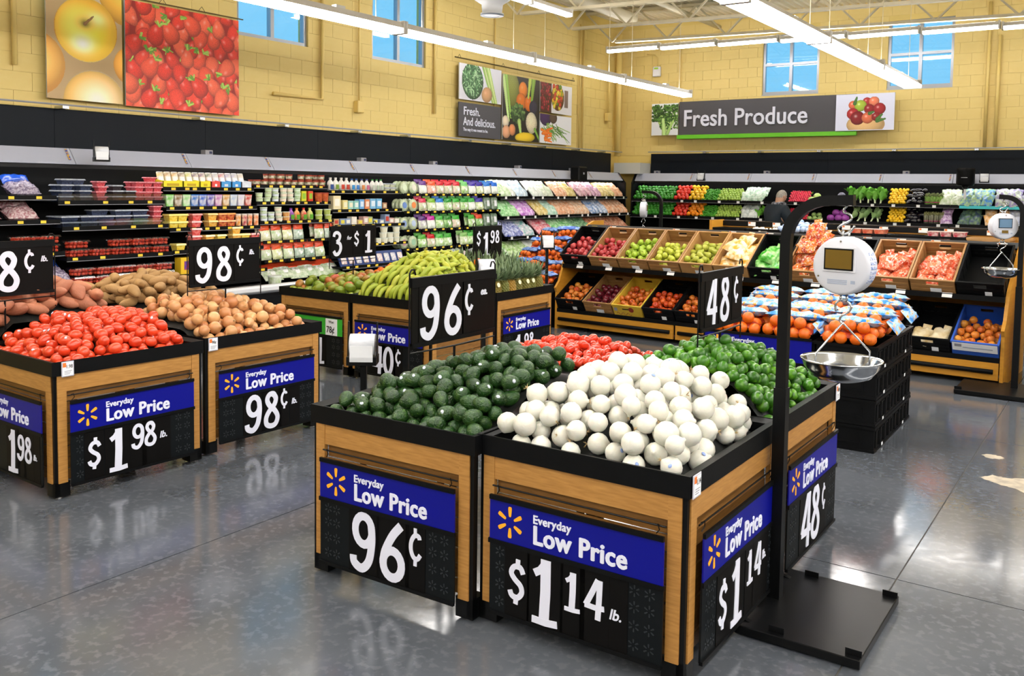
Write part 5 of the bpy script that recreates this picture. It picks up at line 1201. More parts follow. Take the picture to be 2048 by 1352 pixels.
# ---------------------------------------------------------------- black crate stack with bagged oranges
def stack_crate_mesh(L, W, H=.178):
    mb = MB(); t = .014
    mb.box(0, W, 0, L, 0, .012)
    for x in (0, W - t): mb.box(x, x + t, 0, L, 0, H)
    for y in (0, L - t): mb.box(t, W - t, y, y + t, 0, H)
    for z, q in ((H - .02, .008), (.0, .006)):
        mb.box(-q, W + q, -q, 0, z, z + .018); mb.box(-q, W + q, L, L + q, z, z + .018); mb.box(-q, 0, 0, L, z, z + .018); mb.box(W, W + q, 0, L, z, z + .018)
    n = 4
    for k in range(n):                                    # framed vertical panels on the long side
        y0 = .03 + k * (L - .06) / n; y1 = y0 + (L - .06) / n - .03
        for a, b, c, d in ((y0, y1, .03, .037), (y0, y1, H - .04, H - .033), (y0, y0 + .008, .03, H - .033), (y1 - .008, y1, .03, H - .033)): mb.box(W, W + .007, a, b, c, d)
        for j in range(3): mb.box(W, W + .004, y0 + .02, y0 + .055, .06 + j * .022, .07 + j * .022) if k % 2 else None
    mb.box(.08, W - .08, -.006, 0, .05, .062); mb.box(.08, .09, -.006, 0, .062, .12); mb.box(W - .09, W - .08, -.006, 0, .062, .12)
    return mb.mesh('shell', BLACK)
sc_me = stack_crate_mesh(.60, .40)
CO = T(-.158, 3.45, 0, rz=.012)
lv = ['bottom', 'second', 'third', 'top']; cl = ['right', 'middle', 'left']
for c in range(3):
    for r_ in range(2):
        for k in range(4):
            o = thing('stacking_crate', 'black plastic crate, %s layer of the %s %s column under the orange bags' % (lv[k], 'near' if r_ == 0 else 'far', cl[c]), 'crate', 'stacked black crates', mat=CO @ T(-.405 - c * .415, r_ * .612, .182 * k)); inst('shell', sc_me, o)
            if c == 0:
                inst('paper_label', MB().box(.408, .4095, .2 + .1 * r_, .24 + .1 * r_, .012, .032).mesh('paper_label', PAPER), o)
rack_sign(CO @ T(-.82, -.03, .19), .78, 'Low Price sign hung on the black crates behind the limes', [('3', -.15, .015, .255), ('9', .02, .11, .15), ('7', .10, .11, .15)], embossed=False)
FILM = M('orange_bag_film', '#1f80d4', .3, col2='#9cc6e6', ns=17, sharp=.12, rnd=.01, col3='#e2a23c', bump=.3, bs=40)
NET = M('orange_net', '#a8300e', .4, col2='#8a220c', ns=40, sharp=.3)
NETC = clear_mat('net_haze', (1, .80, .68), .10, .35)
bo_me = ball_mesh('orange', .037, .037, .036, ORA, 13, 9)
net_me = pillow('net_body', .31, .17, .05, NET, 4, .08)
film_me = [pillow('film', .35, .115, .05, FILM, s, .35, 14, 8) for s in (1, 2)]
def orange_bag(mat, label, group, seed, film=None, cat='bag of oranges'):
    g = random.Random(seed); t = thing('orange_bag', label, cat, group, mat=mat)
    inst('net_body', net_me, t, T(0, 0, .045))
    for k in range(11):
        i, j = (k % 4, 0) if k < 4 else ((k - 4) % 4, 1) if k < 8 else (k - 8, 2)
        inst('orange', bo_me, t, T(-.115 + i * .077 + (.038 if j == 2 else 0) + g.uniform(-.008, .008), (-.075, .0, -.04)[j] + g.uniform(-.008, .008), (.040, .048, .098)[j] + g.uniform(-.006, .006)))
    inst('film', g.choice(film_me), t, T(0, .062, .098, rx=-.35, rz=g.uniform(-.1, .1)), film)
    inst('film_flap', pillow('film_flap', .10, .15, .03, FILM, seed, .3, 6, 5), t, T(.18 if seed % 2 else -.18, .03, .06, ry=.9 if seed % 2 else -.9), film)
rows = [(.12, 0.0, 3), (.34, .03, 3), (.58, .02, 3), (.82, .055, 3), (1.05, .075, 3)]
for j, (y, dz, n) in enumerate(rows):
    for i in range(n):
        orange_bag(CO @ T(-.20 - i * .40 + (.03 if j % 2 else -.01), y, .735 + dz, rz=(-.12 if (i + j) % 2 else .1), rx=.22, s=1.18), 'printed bag of oranges, %s row from the front, %s from the right' % (ORD[j], ORD[i]), 'bags of oranges on the black crates', i + j * 3)
# second heap of mandarin bags beside the rack end
BOXM = thing('bin_base', 'dark slanted bin under the mandarin bags beside the rack end', 'bin', mat=T(-5.75, 6.72, 0, rz=-.06))
MB().prism([(0, 0), (0, .40), (.10, .46), (1.15, 1.02), (1.25, 1.02), (1.25, 0)], 0, .96, 'x').build('sloped_body', BLACK, BOXM); MB().box(-.01, .97, -.02, .02, .38, .50).build('front_lip', BLACK_M, BOXM)
FILMB = M('mandarin_bag_film', '#1f55b8', .3, col2='#7fa6da', ns=18, sharp=.12, rnd=.01, bump=.3, bs=40)
for j in range(5):
    for i in range(3):
        orange_bag(T(-5.75, 6.72, 0, rz=-.06) @ T(.17 + i * .31 + (.03 if j % 2 else 0), .17 + j * .23, .55 + j * .128 + (.03 if i == 1 else 0), rz=(.5 if (i + j) % 2 else -.35), rx=.5), 'blue bag of mandarins beside the rack, %s step up, %s from the left' % (ORD[j], ORD[i]), 'mandarin bags beside the rack', 40 + i + j * 3, FILMB, 'bag of mandarins')
# part of the next display at the right frame edge
e = thing('produce_rack', 'timber rack end with ripe bananas cut by the right frame edge', 'rack', mat=T(.52, 6.30, 0, rz=-.06))
MB().prism([(.1, 0), (.1, .85), (.75, 1.30), (.9, 1.30), (.9, 0)], 0, .03, 'x').build('end_panel', RACKW, e); MB().box(.03, 1.2, .12, .8, .70, .74).build('shelf', BLACK, e); MB().box(.03, 1.2, .1, .13, .05, .70).build('front_panel', BLACK, e); MB().box(.03, 1.2, .78, .82, .1, 1.25).build('back_panel', RACKW, e)
RIPE = M('ripe_banana', '#e0b51e', .4, col2='#cfa818', ns=5, rnd=.4); rb = banana_mesh(.19, .018, .05, RIPE); g = random.Random(8)
hand = MB(); 
for k in range(22):
    o = inst('ripe_banana', rb, None, T(.52, 6.30, 0, rz=-.06) @ T(.07 + (k % 6) * .055, .17 + (k // 6) * .12, .83 + (k // 6) * .105, rz=g.uniform(-.2, .2), rx=.35 + g.uniform(-.15, .15))); tag(o, 'ripe yellow banana at the right frame edge', 'banana', 'ripe bananas at the right edge'); inst('stem_tip', bant_me, o)
o = thing('grocery_bag', 'blue and white bag standing in the rack at the right frame edge', 'bag', mat=T(.52, 6.30, 0, rz=-.06) @ T(.2, .07, .50, rx=1.45)); inst('bag_body', pillow('bag', .2, .28, .09, M('bag_bluewhite', '#d9e0ec', .4, col2='#4a74b8', ns=12, sharp=.2), 6), o); inst('bag_neck', pillow('bag_neck', .1, .08, .02, MATS['bag_bluewhite'], 7), o, T(0, .15, 0))
# ---------------------------------------------------------------- refrigerated cases
CASEB = M('case_interior', '#07080a', .5, spec=.15)
CASEF = M('case_black', '#0b0c0f', .4, spec=.3)
HEADB = M('header_black', '#10151d', .5, col2='#121820', ns=2, spec=.15)
SILV = M('canopy_silver', '#aeb3c4', .42, metal=.1)
BUMP = M('case_bumper', '#e3e4e8', .4)
CLIP = M('clip_grey', '#9a9aa0', .4)
ACRY = clear_mat('acrylic_guard', (.93, .95, .97), .16, .08)
CLAMP = M('case_lamp', (1.0, .97, .94), .4, emit=18.0)
LF = T(-8.0, 0, 0, rz=PI / 2)                                    # left run: local x = world y
BF = T(0, 14.93, 0)                                              # back run: local x = world x
tagy_me = MB().box(-.028, .028, -.0025, 0, -.014, .014).mesh('price_label', TAGY); tagw_me = MB().box(-.03, .03, -.0025, 0, -.024, .024).mesh('price_label', TAGW)
def df(z): return -(1.75 - z) * .25
def case(F, s0, s1, zs, label, group, tags, gd=(), ntag=5, seed=0, railh=.045, deck=True):
    t = thing('refrigerated_case', label, 'cooler case', group, mat=F @ T(s0, 0, 0)); w = s1 - s0; g = random.Random(seed)
    MB().box(0, w, .53, .56, .1, 2.1).build('back_panel', CASEB, t)
    MB().prism([(-.36, .08), (-.46, .36), (-.46, .42), (-.40, .42), (-.40, .30), (.56, .30), (.56, .08)], 0, w, 'x').build('base', CASEF, t)
    MB().prism([(-.50, .44), (-.52, .46), (-.52, .50), (-.50, .52), (-.40, .52), (-.40, .42), (-.46, .42)], .002, w - .002, 'x').build('bumper', BUMP, t)
    MB().box(0, w, -.40, .53, .42, .44).build('well_floor', CASEB, t)
    MB().box(0, w, -.30, .5, .0, .08).build('kick_plate', BLACK, t)
    for z in zs:
        d = df(z); sh = MB().box(.004, w - .004, d, .53, z - .022, z).build('shelf', CASEB, t)
        MB().box(.004, w - .004, d - .012, d, z - .030, z - .030 + railh).build('label_rail', BLACK, sh)
        MB().box(.004, w - .004, d - .014, d - .010, z - .034, z - .029).build('rail_edge', CLIP, sh)
        n = ntag if tags == 'y' else max(2, ntag - 1)
        for k in range(n):
            x = (k + .5 + g.uniform(-.25, .25)) * w / n; inst('price_label', tagy_me if tags == 'y' else tagw_me, sh, T(x, d - .013, z - .008))
        if z in gd: MB().box(.01, w - .01, d - .008, d - .002, z + .012, z + .085).build('front_guard', ACRY, sh)
    return t
BAYS = [(.9, 2.10, (1.60, 1.355, 1.03, .72)), (2.10, 3.35, (1.548, 1.278, .966, .682)), (3.35, 4.65, (1.70, 1.475, 1.23, .975, .70)), (4.65, 5.93, (1.74, 1.525, 1.28)), (5.93, 7.37, (1.675, 1.41, 1.195, .925, .63)), (7.37, 8.68, ()), (8.68, 9.98, ()), (9.98, 11.2, (1.585, 1.235, .88)), (11.2, 12.4, (1.585, 1.235, .88)), (12.4, 13.6, (1.585, 1.235, .88)), (13.6, 14.76, (1.585, 1.235, .88))]
bl = ['cooler case of bagged grapes at the left frame edge', 'cooler case of berry clamshells', 'cooler case of cut fruit and snack packs', 'cooler case of salsa jars and dips above red topped salad bags', 'cooler case of dressing bottles and cheese packs', 'cooler case of hanging salad bags, left bay', 'cooler case of hanging salad bags, right bay', 'cooler case of bagged greens behind the pineapples', 'cooler case of bagged vegetables left of the black dispenser', 'cooler case of bagged vegetables under the black dispenser', 'cooler case of bagged vegetables at the corner']
for i, (a, b, zs) in enumerate(BAYS): case(LF, a, b, zs, bl[i], 'cooler cases along the left wall', 'y' if i < 7 else 'w', (1.548, 1.278) if i == 1 else (), 7 if i in (2, 3, 4) else 4, i)
XB = [-7.9, -6.54, -5.29, -3.98, -2.73, -1.53, -.3, .9]
bb = ['peppers', 'chillies and tomatillos', 'the shopper', 'radishes and cabbages', 'leafy greens and lemons', 'asparagus and celery', 'purple topped bags']
for i in range(7): case(BF, XB[i], XB[i + 1], (1.53, 1.19, .85), 'back wall cooler case behind ' + bb[i] if i == 2 else 'back wall cooler case of ' + bb[i], 'cooler cases along the back wall', 'w', (), 4, 20 + i, .06)
# headers and canopies
def header(F, s0, s1, seams, label, clips):
    t = thing('header_panel', label, 'panel', 'black headers above the cases', mat=F); ss = [s0] + seams + [s1]
    for a, b in zip(ss, ss[1:]): MB().box(a + .002, b - .002, .48, .52, 2.06, 2.55).build('panel', HEADB, t)
    MB().tube([(s0 - .3 if s0 > -7 else s0, .34, 2.585), (s1 + .25, .34, 2.585)], .011, 6).build('hanging_rail', CLIP, t)
    for s in clips: MB().box(s - .035, s + .035, .33, .50, 2.545, 2.575).build('rail_clip', WIRE, t)
def canopy(F, s0, s1, seams, label, boxes):
    t = thing('case_canopy', label, 'canopy', 'silver canopies of the cases', mat=F); ss = [s0] + seams + [s1]
    for a, b in zip(ss, ss[1:]):
        pn = MB().prism([(.19, 2.114), (.07, 1.962), (.06, 1.944), (.085, 1.940), (.21, 2.10)], a + .003, b - .003, 'x').build('fascia_panel', SILV, t)
        MB().box(-.012, .012, -.002, 0, -.075, .075).build('energy_tag', M('tag_blue', '#2b4aa0', .5, col2='#d9a82c', ns=30, sharp=.1), pn, mat=T(b - .05, .127, 2.045) @ Matrix.Rotation(-.66, 4, 'X'))
    MB().prism([(.085, 1.940), (.21, 2.10), (.54, 2.10), (.54, 2.06), (.25, 2.06), (.12, 1.90), (.085, 1.90)], s0, s1, 'x').build('canopy_body', CASEF, t)
    MB().box(s0 + .02, s1 - .02, .16, .20, 1.955, 1.965).build('case_lamp', CLAMP, t)
    for s in boxes: b = MB().cbox(s - .055, s + .055, .20, .30, 2.11, 2.17, .006).build('sensor_box', CLIP, t); MB().box(s + .0, s + .04, .196, .20, 2.125, 2.155).build('sensor_screen', M('sensor_dark', '#2b3358', .3), b)
header(LF, .9, 14.95, [2.37, 4.3, 6.2, 8.2, 10.3, 12.5], 'long black header panel above the left wall cases', [1.3, 2.42, 4.15, 5.5, 6.9, 8.0, 9.6, 10.8, 12.0, 13.3, 14.4])
header(BF, -7.72, .9, [-3.85], 'long black header panel above the back wall cases', [-6.4, -5.2, -4.0, -2.6, -1.2, .1])
canopy(LF, .9, 14.76, [2.37, 3.8, 5.05, 6.58, 7.9, 9.32, 10.72, 12.06, 13.47], 'silver canopy strip along the left wall cases', [4.15, 6.85, 8.5, 10.95, 12.9])
canopy(BF, -7.9, .9, [-6.54, -5.29, -3.98, -2.73, -1.53, -.3], 'silver canopy strip along the back wall cases', [-7.45, -5.0, -2.35])
e = tag(MB().prism([(-.46, 0), (-.46, .5), (.0, .55), (.02, 1.9), (.2, 2.12), (.56, 2.12), (.56, 0)], -.02, .02, 'x').build('case_end_panel', CASEF, mat=LF @ T(14.80, 0, 0)), 'black end panel of the left wall cases at the corner', 'panel')
e = tag(MB().prism([(-.46, 0), (-.46, .5), (.0, .55), (.02, 1.9), (.2, 2.12), (.56, 2.12), (.56, 0)], -.02, .02, 'x').build('case_end_panel', CASEF, mat=BF @ T(-7.94, 0, 0)), 'black end panel of the back wall cases at the corner', 'panel')
tag(MB().box(-8.4, -7.75, 14.95, 15.46, 2.10, 2.34).build('corner_filler', M('filler_white', '#cfcfc8', .5)), 'pale filler box between the two headers at the corner', 'panel')
# rolls and dispensers fixed to the canopies
roll_stand(-7.83, 2.52, 2.08, 1.2, 'white bag roll on a black bracket at the canopy above the berries', False)
for F, s, lab in ((LF, 12.7, 'black bag dispenser box on the left canopy near the corner'), (BF, -1.30, 'black round bag dispenser on the back canopy')):
    t = thing('dispenser_box', lab, 'bag dispenser', mat=F @ T(s, -.08, 1.90))
    if s > 0: MB().cbox(-.17, .17, -.06, .16, 0, .30, .03).build('housing', BLACK, t); MB().box(-.02, .02, -.07, -.06, .14, .18).build('latch', CLIP, t)
    else: MB().lathe([(0, 0), (.14, 0), (.15, .04), (.15, .26), (.155, .30), (.12, .31), (0, .31)], 24).build('housing', BLACK, t, True); MB().lathe([(0, -.06), (.04, -.05), (.06, 0), (0, 0)], 14).build('spout', CASEF, t, True); MB().prism([(-.02, -.06), (.02, -.06), (.025, -.2), (0, -.26), (-.02, -.2)], -.008, .008, 'y').build('loose_bag', PAPER, t); MB().box(-.05, .05, -.153, -.147, .14, .15).build('latch', CLIP, t)
for s, lab in ((-6.28, 'white bag roll with torn film on the back canopy above the peppers'), (-1.0, 'white bag roll on the back canopy right of the black dispenser')):
    roll_stand(s, 14.84, 2.06, .1, lab, False)

# ---------------------------------------------------------------- packaged goods
def upright_bag(name, w, h, th, mat, seed=0, z0=0.0, wr=.18, taper=.1):
    me = pillow(name, w, h, th, mat, seed, wr, 8, 8); me.transform(Matrix.Translation((0, 0, z0 + h / 2)) @ Matrix.Rotation(PI / 2, 4, 'X')); return me
def salad(col, col2): return M('salad_%s_%s' % (col[1:], col2[1:]), col, .3, col2=col2, ns=22, sharp=.3, rnd=.15, bump=.25, bs=50)
BAGM = {}
def bag_proto(body, head, w=.19, h=.21, lab='#f2f2f0', hh=.42):
    key = (body, head, w, h, lab)
    if key not in BAGM:
        b = salad(*body); hd = M('film_' + head[1:], head, .25, bump=.3, bs=40)
        BAGM[key] = ('salad_bag', [('bag_body', upright_bag('bag_body', w, h * (1 - hh * .7), .07, b, 1), T(), []), ('bag_top', upright_bag('bag_top', w * .96, h * hh, .05, hd, 2, h * (1 - hh)), T(), []), ('label', MB().lathe([(0, -.002), (w * .2, -.002), (w * .2, .002), (0, .002)], 14, T(0, -.034, h * .40, rx=PI / 2)).mesh('label', M('lab_' + lab[1:], lab, .5)), T(), [])])
    return BAGM[key]
tray_rail = MB().box(-.085, .085, -.012, 0, -.018, .022).mesh('peg_tray', CASEF); tray_lab = MB().box(-.028, .028, -.014, -.012, -.012, .014).mesh('price_label', TAGY)
def peg_row(F, s0, z, step, specs, lab, group, d=-.05, tilt=.16):
    g = random.Random(int(s0 * 100 + z * 1000))
    for k, sp in enumerate(specs):
        if sp is None: continue
        s = s0 + k * step
        if sp == 'dome' or sp == 'tub': continue
        body, head = sp[0], sp[1]
        put(bag_proto(body, head, step * .92), F @ T(s, d, z + .012, rx=-tilt, rz=g.uniform(-.08, .08), ry=g.uniform(-.05, .05)), (lab % sp[2]) + ', %s from the left' % ORD[k], 'salad bag', group)
        put(bag_proto(body, head, step * .92), F @ T(s + g.uniform(-.01, .01), d + .085, z + .035, rx=-tilt), (lab % sp[2]) + ', behind the %s one' % ORD[k], 'salad bag', group)
GRN = ('#8fbf5a', '#e3efcf'); GRY = ('#b9cf8a', '#f0f2dc'); GRP = ('#a9c98a', '#e8c9c2'); DKG = ('#4f8a3c', '#a9cf8a'); WHT = ('#dfe6d6', '#f4f4ee'); PUR = ('#b7a3c4', '#d9e3c2')
R1 = [None, None, (WHT, '#6a3a8a', 'purple topped'), (('#e69a7a', '#f2d9c8'), '#e8603a', 'orange'), (GRP, '#d6263a', 'red topped'), (GRP, '#d6263a', 'red topped'), (GRP, '#d9303f', 'red topped'), (GRN, '#7fcf7a', 'pale green'), (WHT, '#4a3aa8', 'violet topped'), (GRY, '#3a2a9a', 'indigo topped'), (WHT, '#2a7ad2', 'blue topped'), (WHT, '#1f6ad6', 'blue topped')]
R2 = [None, None, (GRP, '#d93a5a', 'pink topped'), (GRY, '#7fb83a', 'lime green'), (WHT, '#2f7fd6', 'blue topped'), (GRN, '#2f9a3a', 'green topped'), (GRP, '#3faa3a', 'green topped'), (GRN, '#35a03a', 'green topped'), (WHT, '#4aae4a', 'green topped'), (GRY, '#3a2aa0', 'indigo topped'), 'tub', 'tub']
R3 = [None, None, (PUR, '#5a2a7a', 'dark purple topped'), (WHT, '#c02a9a', 'magenta topped'), (GRN, '#4fb04a', 'green topped'), (DKG, '#3a8a34', 'green topped'), (GRP, '#3faa3a', 'green topped'), None, (GRN, '#4aa83a', 'green topped'), (DKG, '#e0492a', 'orange topped'), 'tub', 'tub']
R4 = [None, None, (GRN, '#57a83f', 'green topped'), (GRP, '#c8202a', 'red topped'), (GRN, '#4fae44', 'green topped'), (GRN, '#46a23c', 'green topped'), None, (GRY, '#8fc070', 'pale green'), (GRN, '#4fae44', 'green topped'), (GRN, '#57b04a', 'green topped'), None, None]
for rw, (z, R) in enumerate(((1.63, R1), (1.36, R2), (1.08, R3), (.79, R4))):
    peg_row(LF, 7.48, z, .212, R, '%s salad bag in the ' + ORD[rw] + ' hanging row', 'salad bags in row %d' % (rw + 1))
    for k in range(12):
        o = inst('peg_tray', tray_rail, None, LF @ T(7.48 + k * .212, -.105, z)); tag(o, 'black peg tray with a yellow tag in the salad cases', 'shelf tray', 'peg trays in the salad cases'); inst('price_label', tray_lab, o)
    # round clear salad bowls and grey greens tubs
    for k in (0, 1):
        dm = [M('bowl_clear', '#cdd6b8', .15, col2='#a9b88a', ns=20, sharp=.3), M('bowl_label_%d' % (rw * 2 + k), ['#d9e6c8', '#e6e2d2', '#6a8ac8', '#e88a4a', '#8aa0d0', '#b8c8e0', '#c88a9a', '#9ac0a0'][rw * 2 + k], .4)]
        for q in range(3):
            o = thing('salad_bowl', 'round clear salad bowl in row %d at the left of the salad cases' % (rw + 1), 'salad bowl', 'round salad bowls', mat=LF @ T(7.46 + k * .212, -.03 + q * .075, z + .105, rx=-.1))
            MB().lathe([(0, -.03), (.06, -.028), (.095, 0), (.10, .02), (.06, .03), (0, .032)], 16, Matrix.Rotation(PI / 2, 4, 'X')).build('bowl_shell', dm[0], o, True); MB().lathe([(0, -.001), (.05, -.001), (.05, .001), (0, .001)], 14, T(0, -.034, 0, rx=PI / 2)).build('label', dm[1], o)
    if rw in (1, 2):
        for k in (10, 11):
            o = thing('greens_tub', 'grey clear tub of greens in row %d of the salad cases' % (rw + 1), 'tub', 'greens tubs', mat=LF @ T(7.48 + k * .212, -.04, z + .012, rx=-.12)); MB().cbox(-.085, .085, -.04, .04, 0, .22, .025).build('tub_body', M('tub_grey', '#8a9a8a', .2, col2='#4f6a4a', ns=16, sharp=.3), o); MB().box(-.035, .035, -.043, -.04, .06, .16).build('label', PAPER, o)
# lower well of the salad cases
g = random.Random(77)
for k in range(22):
    c = g.choice(['#3fae3a', '#6a3a9a', '#c8d2e0', '#2f5ab0', '#e6c2d0', '#5fb04a']); o = inst('produce_bag', pillow('bag', .2, .26, .1, M('well_' + c[1:], c, .3, col2='#e3ebdc', ns=16, sharp=.3), k % 3, .25), None, LF @ T(7.5 + k * .115, -.2 + .14 * (k % 2), .56 + .05 * (k % 3), rz=g.uniform(-.4, .4), rx=.5)); tag(o, 'mixed coloured bag lying in the well of the salad cases', 'bag', 'bags in the salad case well')
# section D: red topped salad bags below the dips
RT = (('#a9c48a', '#e6e6d2'), '#e2502e', 'red topped'); RT2 = (('#7f9f86', '#cfd9cc'), '#e2502e', 'red topped'); RT3 = (('#c8cf8a', '#eeeed8'), '#e4582e', 'red topped')
peg_row(LF, 4.78, 1.02, .185, [RT3, RT, RT3, RT2, None, RT, RT2], '%s salad bag, upper row under dips', 'upper red topped salad bags', -.08)
peg_row(LF, 4.78, .775, .185, [RT, RT3, RT, RT2, RT2, RT, None], '%s salad bag, lower row under dips', 'lower red topped salad bags', -.10)
for z, n in ((1.02, 7), (.775, 6)):
    for k in range(n): o = inst('peg_tray', tray_rail, None, LF @ T(4.78 + k * .185, -.135 if z > 1 else -.155, z)); tag(o, 'black peg tray with a yellow tag under the dips', 'shelf tray', 'peg trays under the dips'); inst('price_label', tray_lab, o)
for k in range(6):
    put(bag_proto(('#9fb88a', '#dfe3d0'), '#e2502e', .3, .3), LF @ T(4.9 + k * .21, -.12, .52 + .02 * (k % 2), rx=-.9), 'large red topped salad bag lying in the well under the dips', 'salad bag', 'large salad bags in the well')
# small builders of tubs, jars, bottles, cartons, clamshells
def tub_proto(name, r, h, mat, lidm, labm=None):
    p = [('body', MB().lathe([(0, 0), (r * .86, 0), (r, h * .9), (0, h * .9)], 16).mesh('body', mat), T(), []), ('lid', MB().lathe([(0, h * .88), (r * 1.05, h * .88), (r * 1.05, h), (0, h)], 16).mesh('lid', lidm), T(), [])]
    if labm: p.append(('label', MB().lathe([(r * .945, h * .25), (r * .985, h * .72)], 16).mesh('label', labm), T(), []))
    return (name, p)
def bottle_proto(mat, capm, labm, r=.035, h=.19):
    return ('bottle', [('body', MB().lathe([(0, 0), (r, 0), (r, h * .58), (r * .8, h * .70), (r * .36, h * .84), (r * .36, h * .9), (0, h * .9)], 14).mesh('body', mat, True), T(), []), ('cap', MB().lathe([(0, h * .88), (r * .45, h * .88), (r * .45, h), (0, h)], 12).mesh('cap', capm), T(), []), ('label', MB().box(-r * .62, r * .62, -r * 1.03, -r * .8, h * .14, h * .5).mesh('label', labm), T(), [])])
def box_proto(w, d, h, mat, labm): return ('carton', [('body', MB().cbox(-w / 2, w / 2, 0, d, 0, h, .003).mesh('body', mat), T(), []), ('label', MB().box(-w * .32, w * .32, -.0015, 0, h * .3, h * .8).mesh('label', labm), T(), [])])
def clam_proto(w, d, h, mat, lidm): return ('clamshell', [('tub', MB().tbox(-w / 2, w / 2, 0, d, 0, h * .78, .012).mesh('tub', mat), T(), []), ('lid', MB().tbox(-w / 2 - .003, w / 2 + .003, -.003, d + .003, h * .76, h, -.008).mesh('lid', lidm), T(), [])])
def line(F, s0, s1, z, protos, lab, cat, group, step, stack=(1, 1), d0=None, deep=1, dstep=.12, hh=.06, seed=1, skip=0.0, jit=.01):
    g = random.Random(seed); n = max(1, int((s1 - s0) / step)); d = (df(z) + .02) if d0 is None else d0
    for k in range(n):
        pr = protos[k * len(protos) // n] if len(protos) <= n else protos[k]
        if g.random() < skip: continue
        for q in range(deep):
            for lv_ in range(g.randint(*stack)):
                put(pr, F @ T(s0 + (k + .5) * (s1 - s0) / n + g.uniform(-jit, jit), d + q * dstep + g.uniform(0, .01), z + .001 + lv_ * hh, rz=g.uniform(-.06, .06)), lab, cat, group)
BLUEB = M('blueberries', '#1d2438', .4, col2='#3c4766', ns=60, sharp=.3, bump=.4, bs=90); BLACKB = M('blackberries', '#221a20', .35, col2='#3a3034', ns=60, sharp=.3, bump=.4, bs=90); RASP = M('raspberries', '#b5303c', .4, col2='#d86a70', ns=60, sharp=.3, bump=.4, bs=90); STRAW = M('strawberries', '#c42a18', .3, col2='#de5a3a', ns=30, sharp=.4, bump=.3, bs=200)
LIDC = M('clear_lid', '#b9bfc9', .18, col2='#8c94a2', ns=30); LIDP = M('pink_lid', '#e2a0a8', .2, col2='#cf6a76', ns=30); LIDS = M('strawberry_lid', '#cf8f86', .15, col2='#e0bdb4', ns=26, sharp=.3)
def berry_pack(w, d, h):
    g_ = random.Random(4); mb = MB(); q = ball_mesh('b', 1, 1, 1, STRAW, 8, 6, lambda x, y, z: (x * (1 - .3 * z), y * (1 - .3 * z), z)); vs = [tuple(v.co) for v in q.vertices]; fs = [tuple(p.vertices) for p in q.polygons]
    for k in range(26):
        i, j, l = k % 5, (k // 5) % 3, k // 15; mb.add(vs, fs, T(-w * .38 + i * w * .19 + g_.uniform(-.006, .006), d * .2 + j * d * .3, h * (.25 + .38 * l)) @ rrot(g_) @ Matrix.Diagonal((.017, .017, .021, 1)))
    bpy.data.meshes.remove(q)
    return ('clamshell', [('strawberries', mb.mesh('strawberries', STRAW, True), T(), []), ('tub', MB().tbox(-w / 2, w / 2, 0, d, 0, h * .8, .014).mesh('tub', CLEARP), T(), []), ('lid', MB().tbox(-w / 2 - .003, w / 2 + .003, -.003, d + .003, h * .78, h, -.010).mesh('lid', CLEARP), T(), [])])
CLEARP = clear_mat('clear_clamshell', (.97, .95, .95), .13, .12)
cb, ck, crp, cs = clam_proto(.125, .11, .06, BLUEB, LIDC), clam_proto(.115, .11, .06, BLACKB, LIDC), clam_proto(.105, .10, .055, RASP, LIDP), berry_pack(.20, .15, .09)
line(LF, 2.12, 2.52, 1.548, [cb], 'blueberry clamshell in the stacks on the upper berry shelf', 'clamshell', 'blueberries on the upper shelf', .135, (2, 4), deep=2, seed=3)
line(LF, 2.53, 2.68, 1.548, [crp], 'raspberry clamshell in the left stack on the upper berry shelf', 'clamshell', 'left raspberries on the upper shelf', .12, (4, 4), hh=.055, seed=4)
line(LF, 2.70, 3.02, 1.548, [ck], 'blackberry clamshell on the upper berry shelf', 'clamshell', 'blackberries on the upper shelf', .125, (2, 3), deep=2, seed=5)
line(LF, 3.0, 3.34, 1.548, [crp], 'raspberry clamshell in the right stacks on the upper berry shelf', 'clamshell', 'right raspberries on the upper shelf', .112, (4, 5), deep=2, hh=.055, seed=6)
line(LF, 2.12, 3.12, 1.278, [clam_proto(.185, .13, .06, BLUEB, LIDC)], 'wide blueberry clamshell on the lower berry shelf', 'clamshell', 'blueberries on the lower shelf', .2, (2, 3), deep=2, dstep=.15, seed=7)
line(LF, 3.12, 3.34, 1.278, [crp], 'raspberry clamshell on the lower berry shelf', 'clamshell', 'raspberries on the lower shelf', .11, (3, 4), hh=.055, seed=8, deep=2)
line(LF, 2.15, 3.34, .966, [cs], 'strawberry clamshell on the strawberry shelf', 'clamshell', 'strawberries on the shelf', .23, (1, 2), hh=.092, seed=9, skip=.12); line(LF, 2.15, 3.34, .682, [cs], 'strawberry clamshell on the lowest strawberry shelf', 'clamshell', 'strawberries on the lowest shelf', .22, (2, 2), hh=.092, seed=10)
line(LF, 1.6, 2.08, 1.03, [cs], 'strawberry clamshell beside the grapes', 'clamshell', 'strawberries beside the grapes', .24, (1, 2), hh=.092, seed=11)
GRP_ = M('grape_bag', '#5a4a6a', .15, col2='#b9aebf', ns=45, sharp=.25, bump=.6, bs=60, rnd=.2); GTOP = M('grape_bag_top', '#1f4fb8', .25, col2='#16398a', ns=12); GRP2 = M('grape_bag_red', '#8a4452', .15, col2='#c9b4b4', ns=45, sharp=.25, bump=.6, bs=60, rnd=.2)
gb = ('grape_bag', [('bag_body', pillow('bag_body', .30, .24, .14, GRP_, 2, .2), T(0, .12, .07, rx=.35), []), ('bag_top', pillow('bag_top', .29, .14, .07, GTOP, 3, .3), T(0, .25, .17, rx=.7), [])])
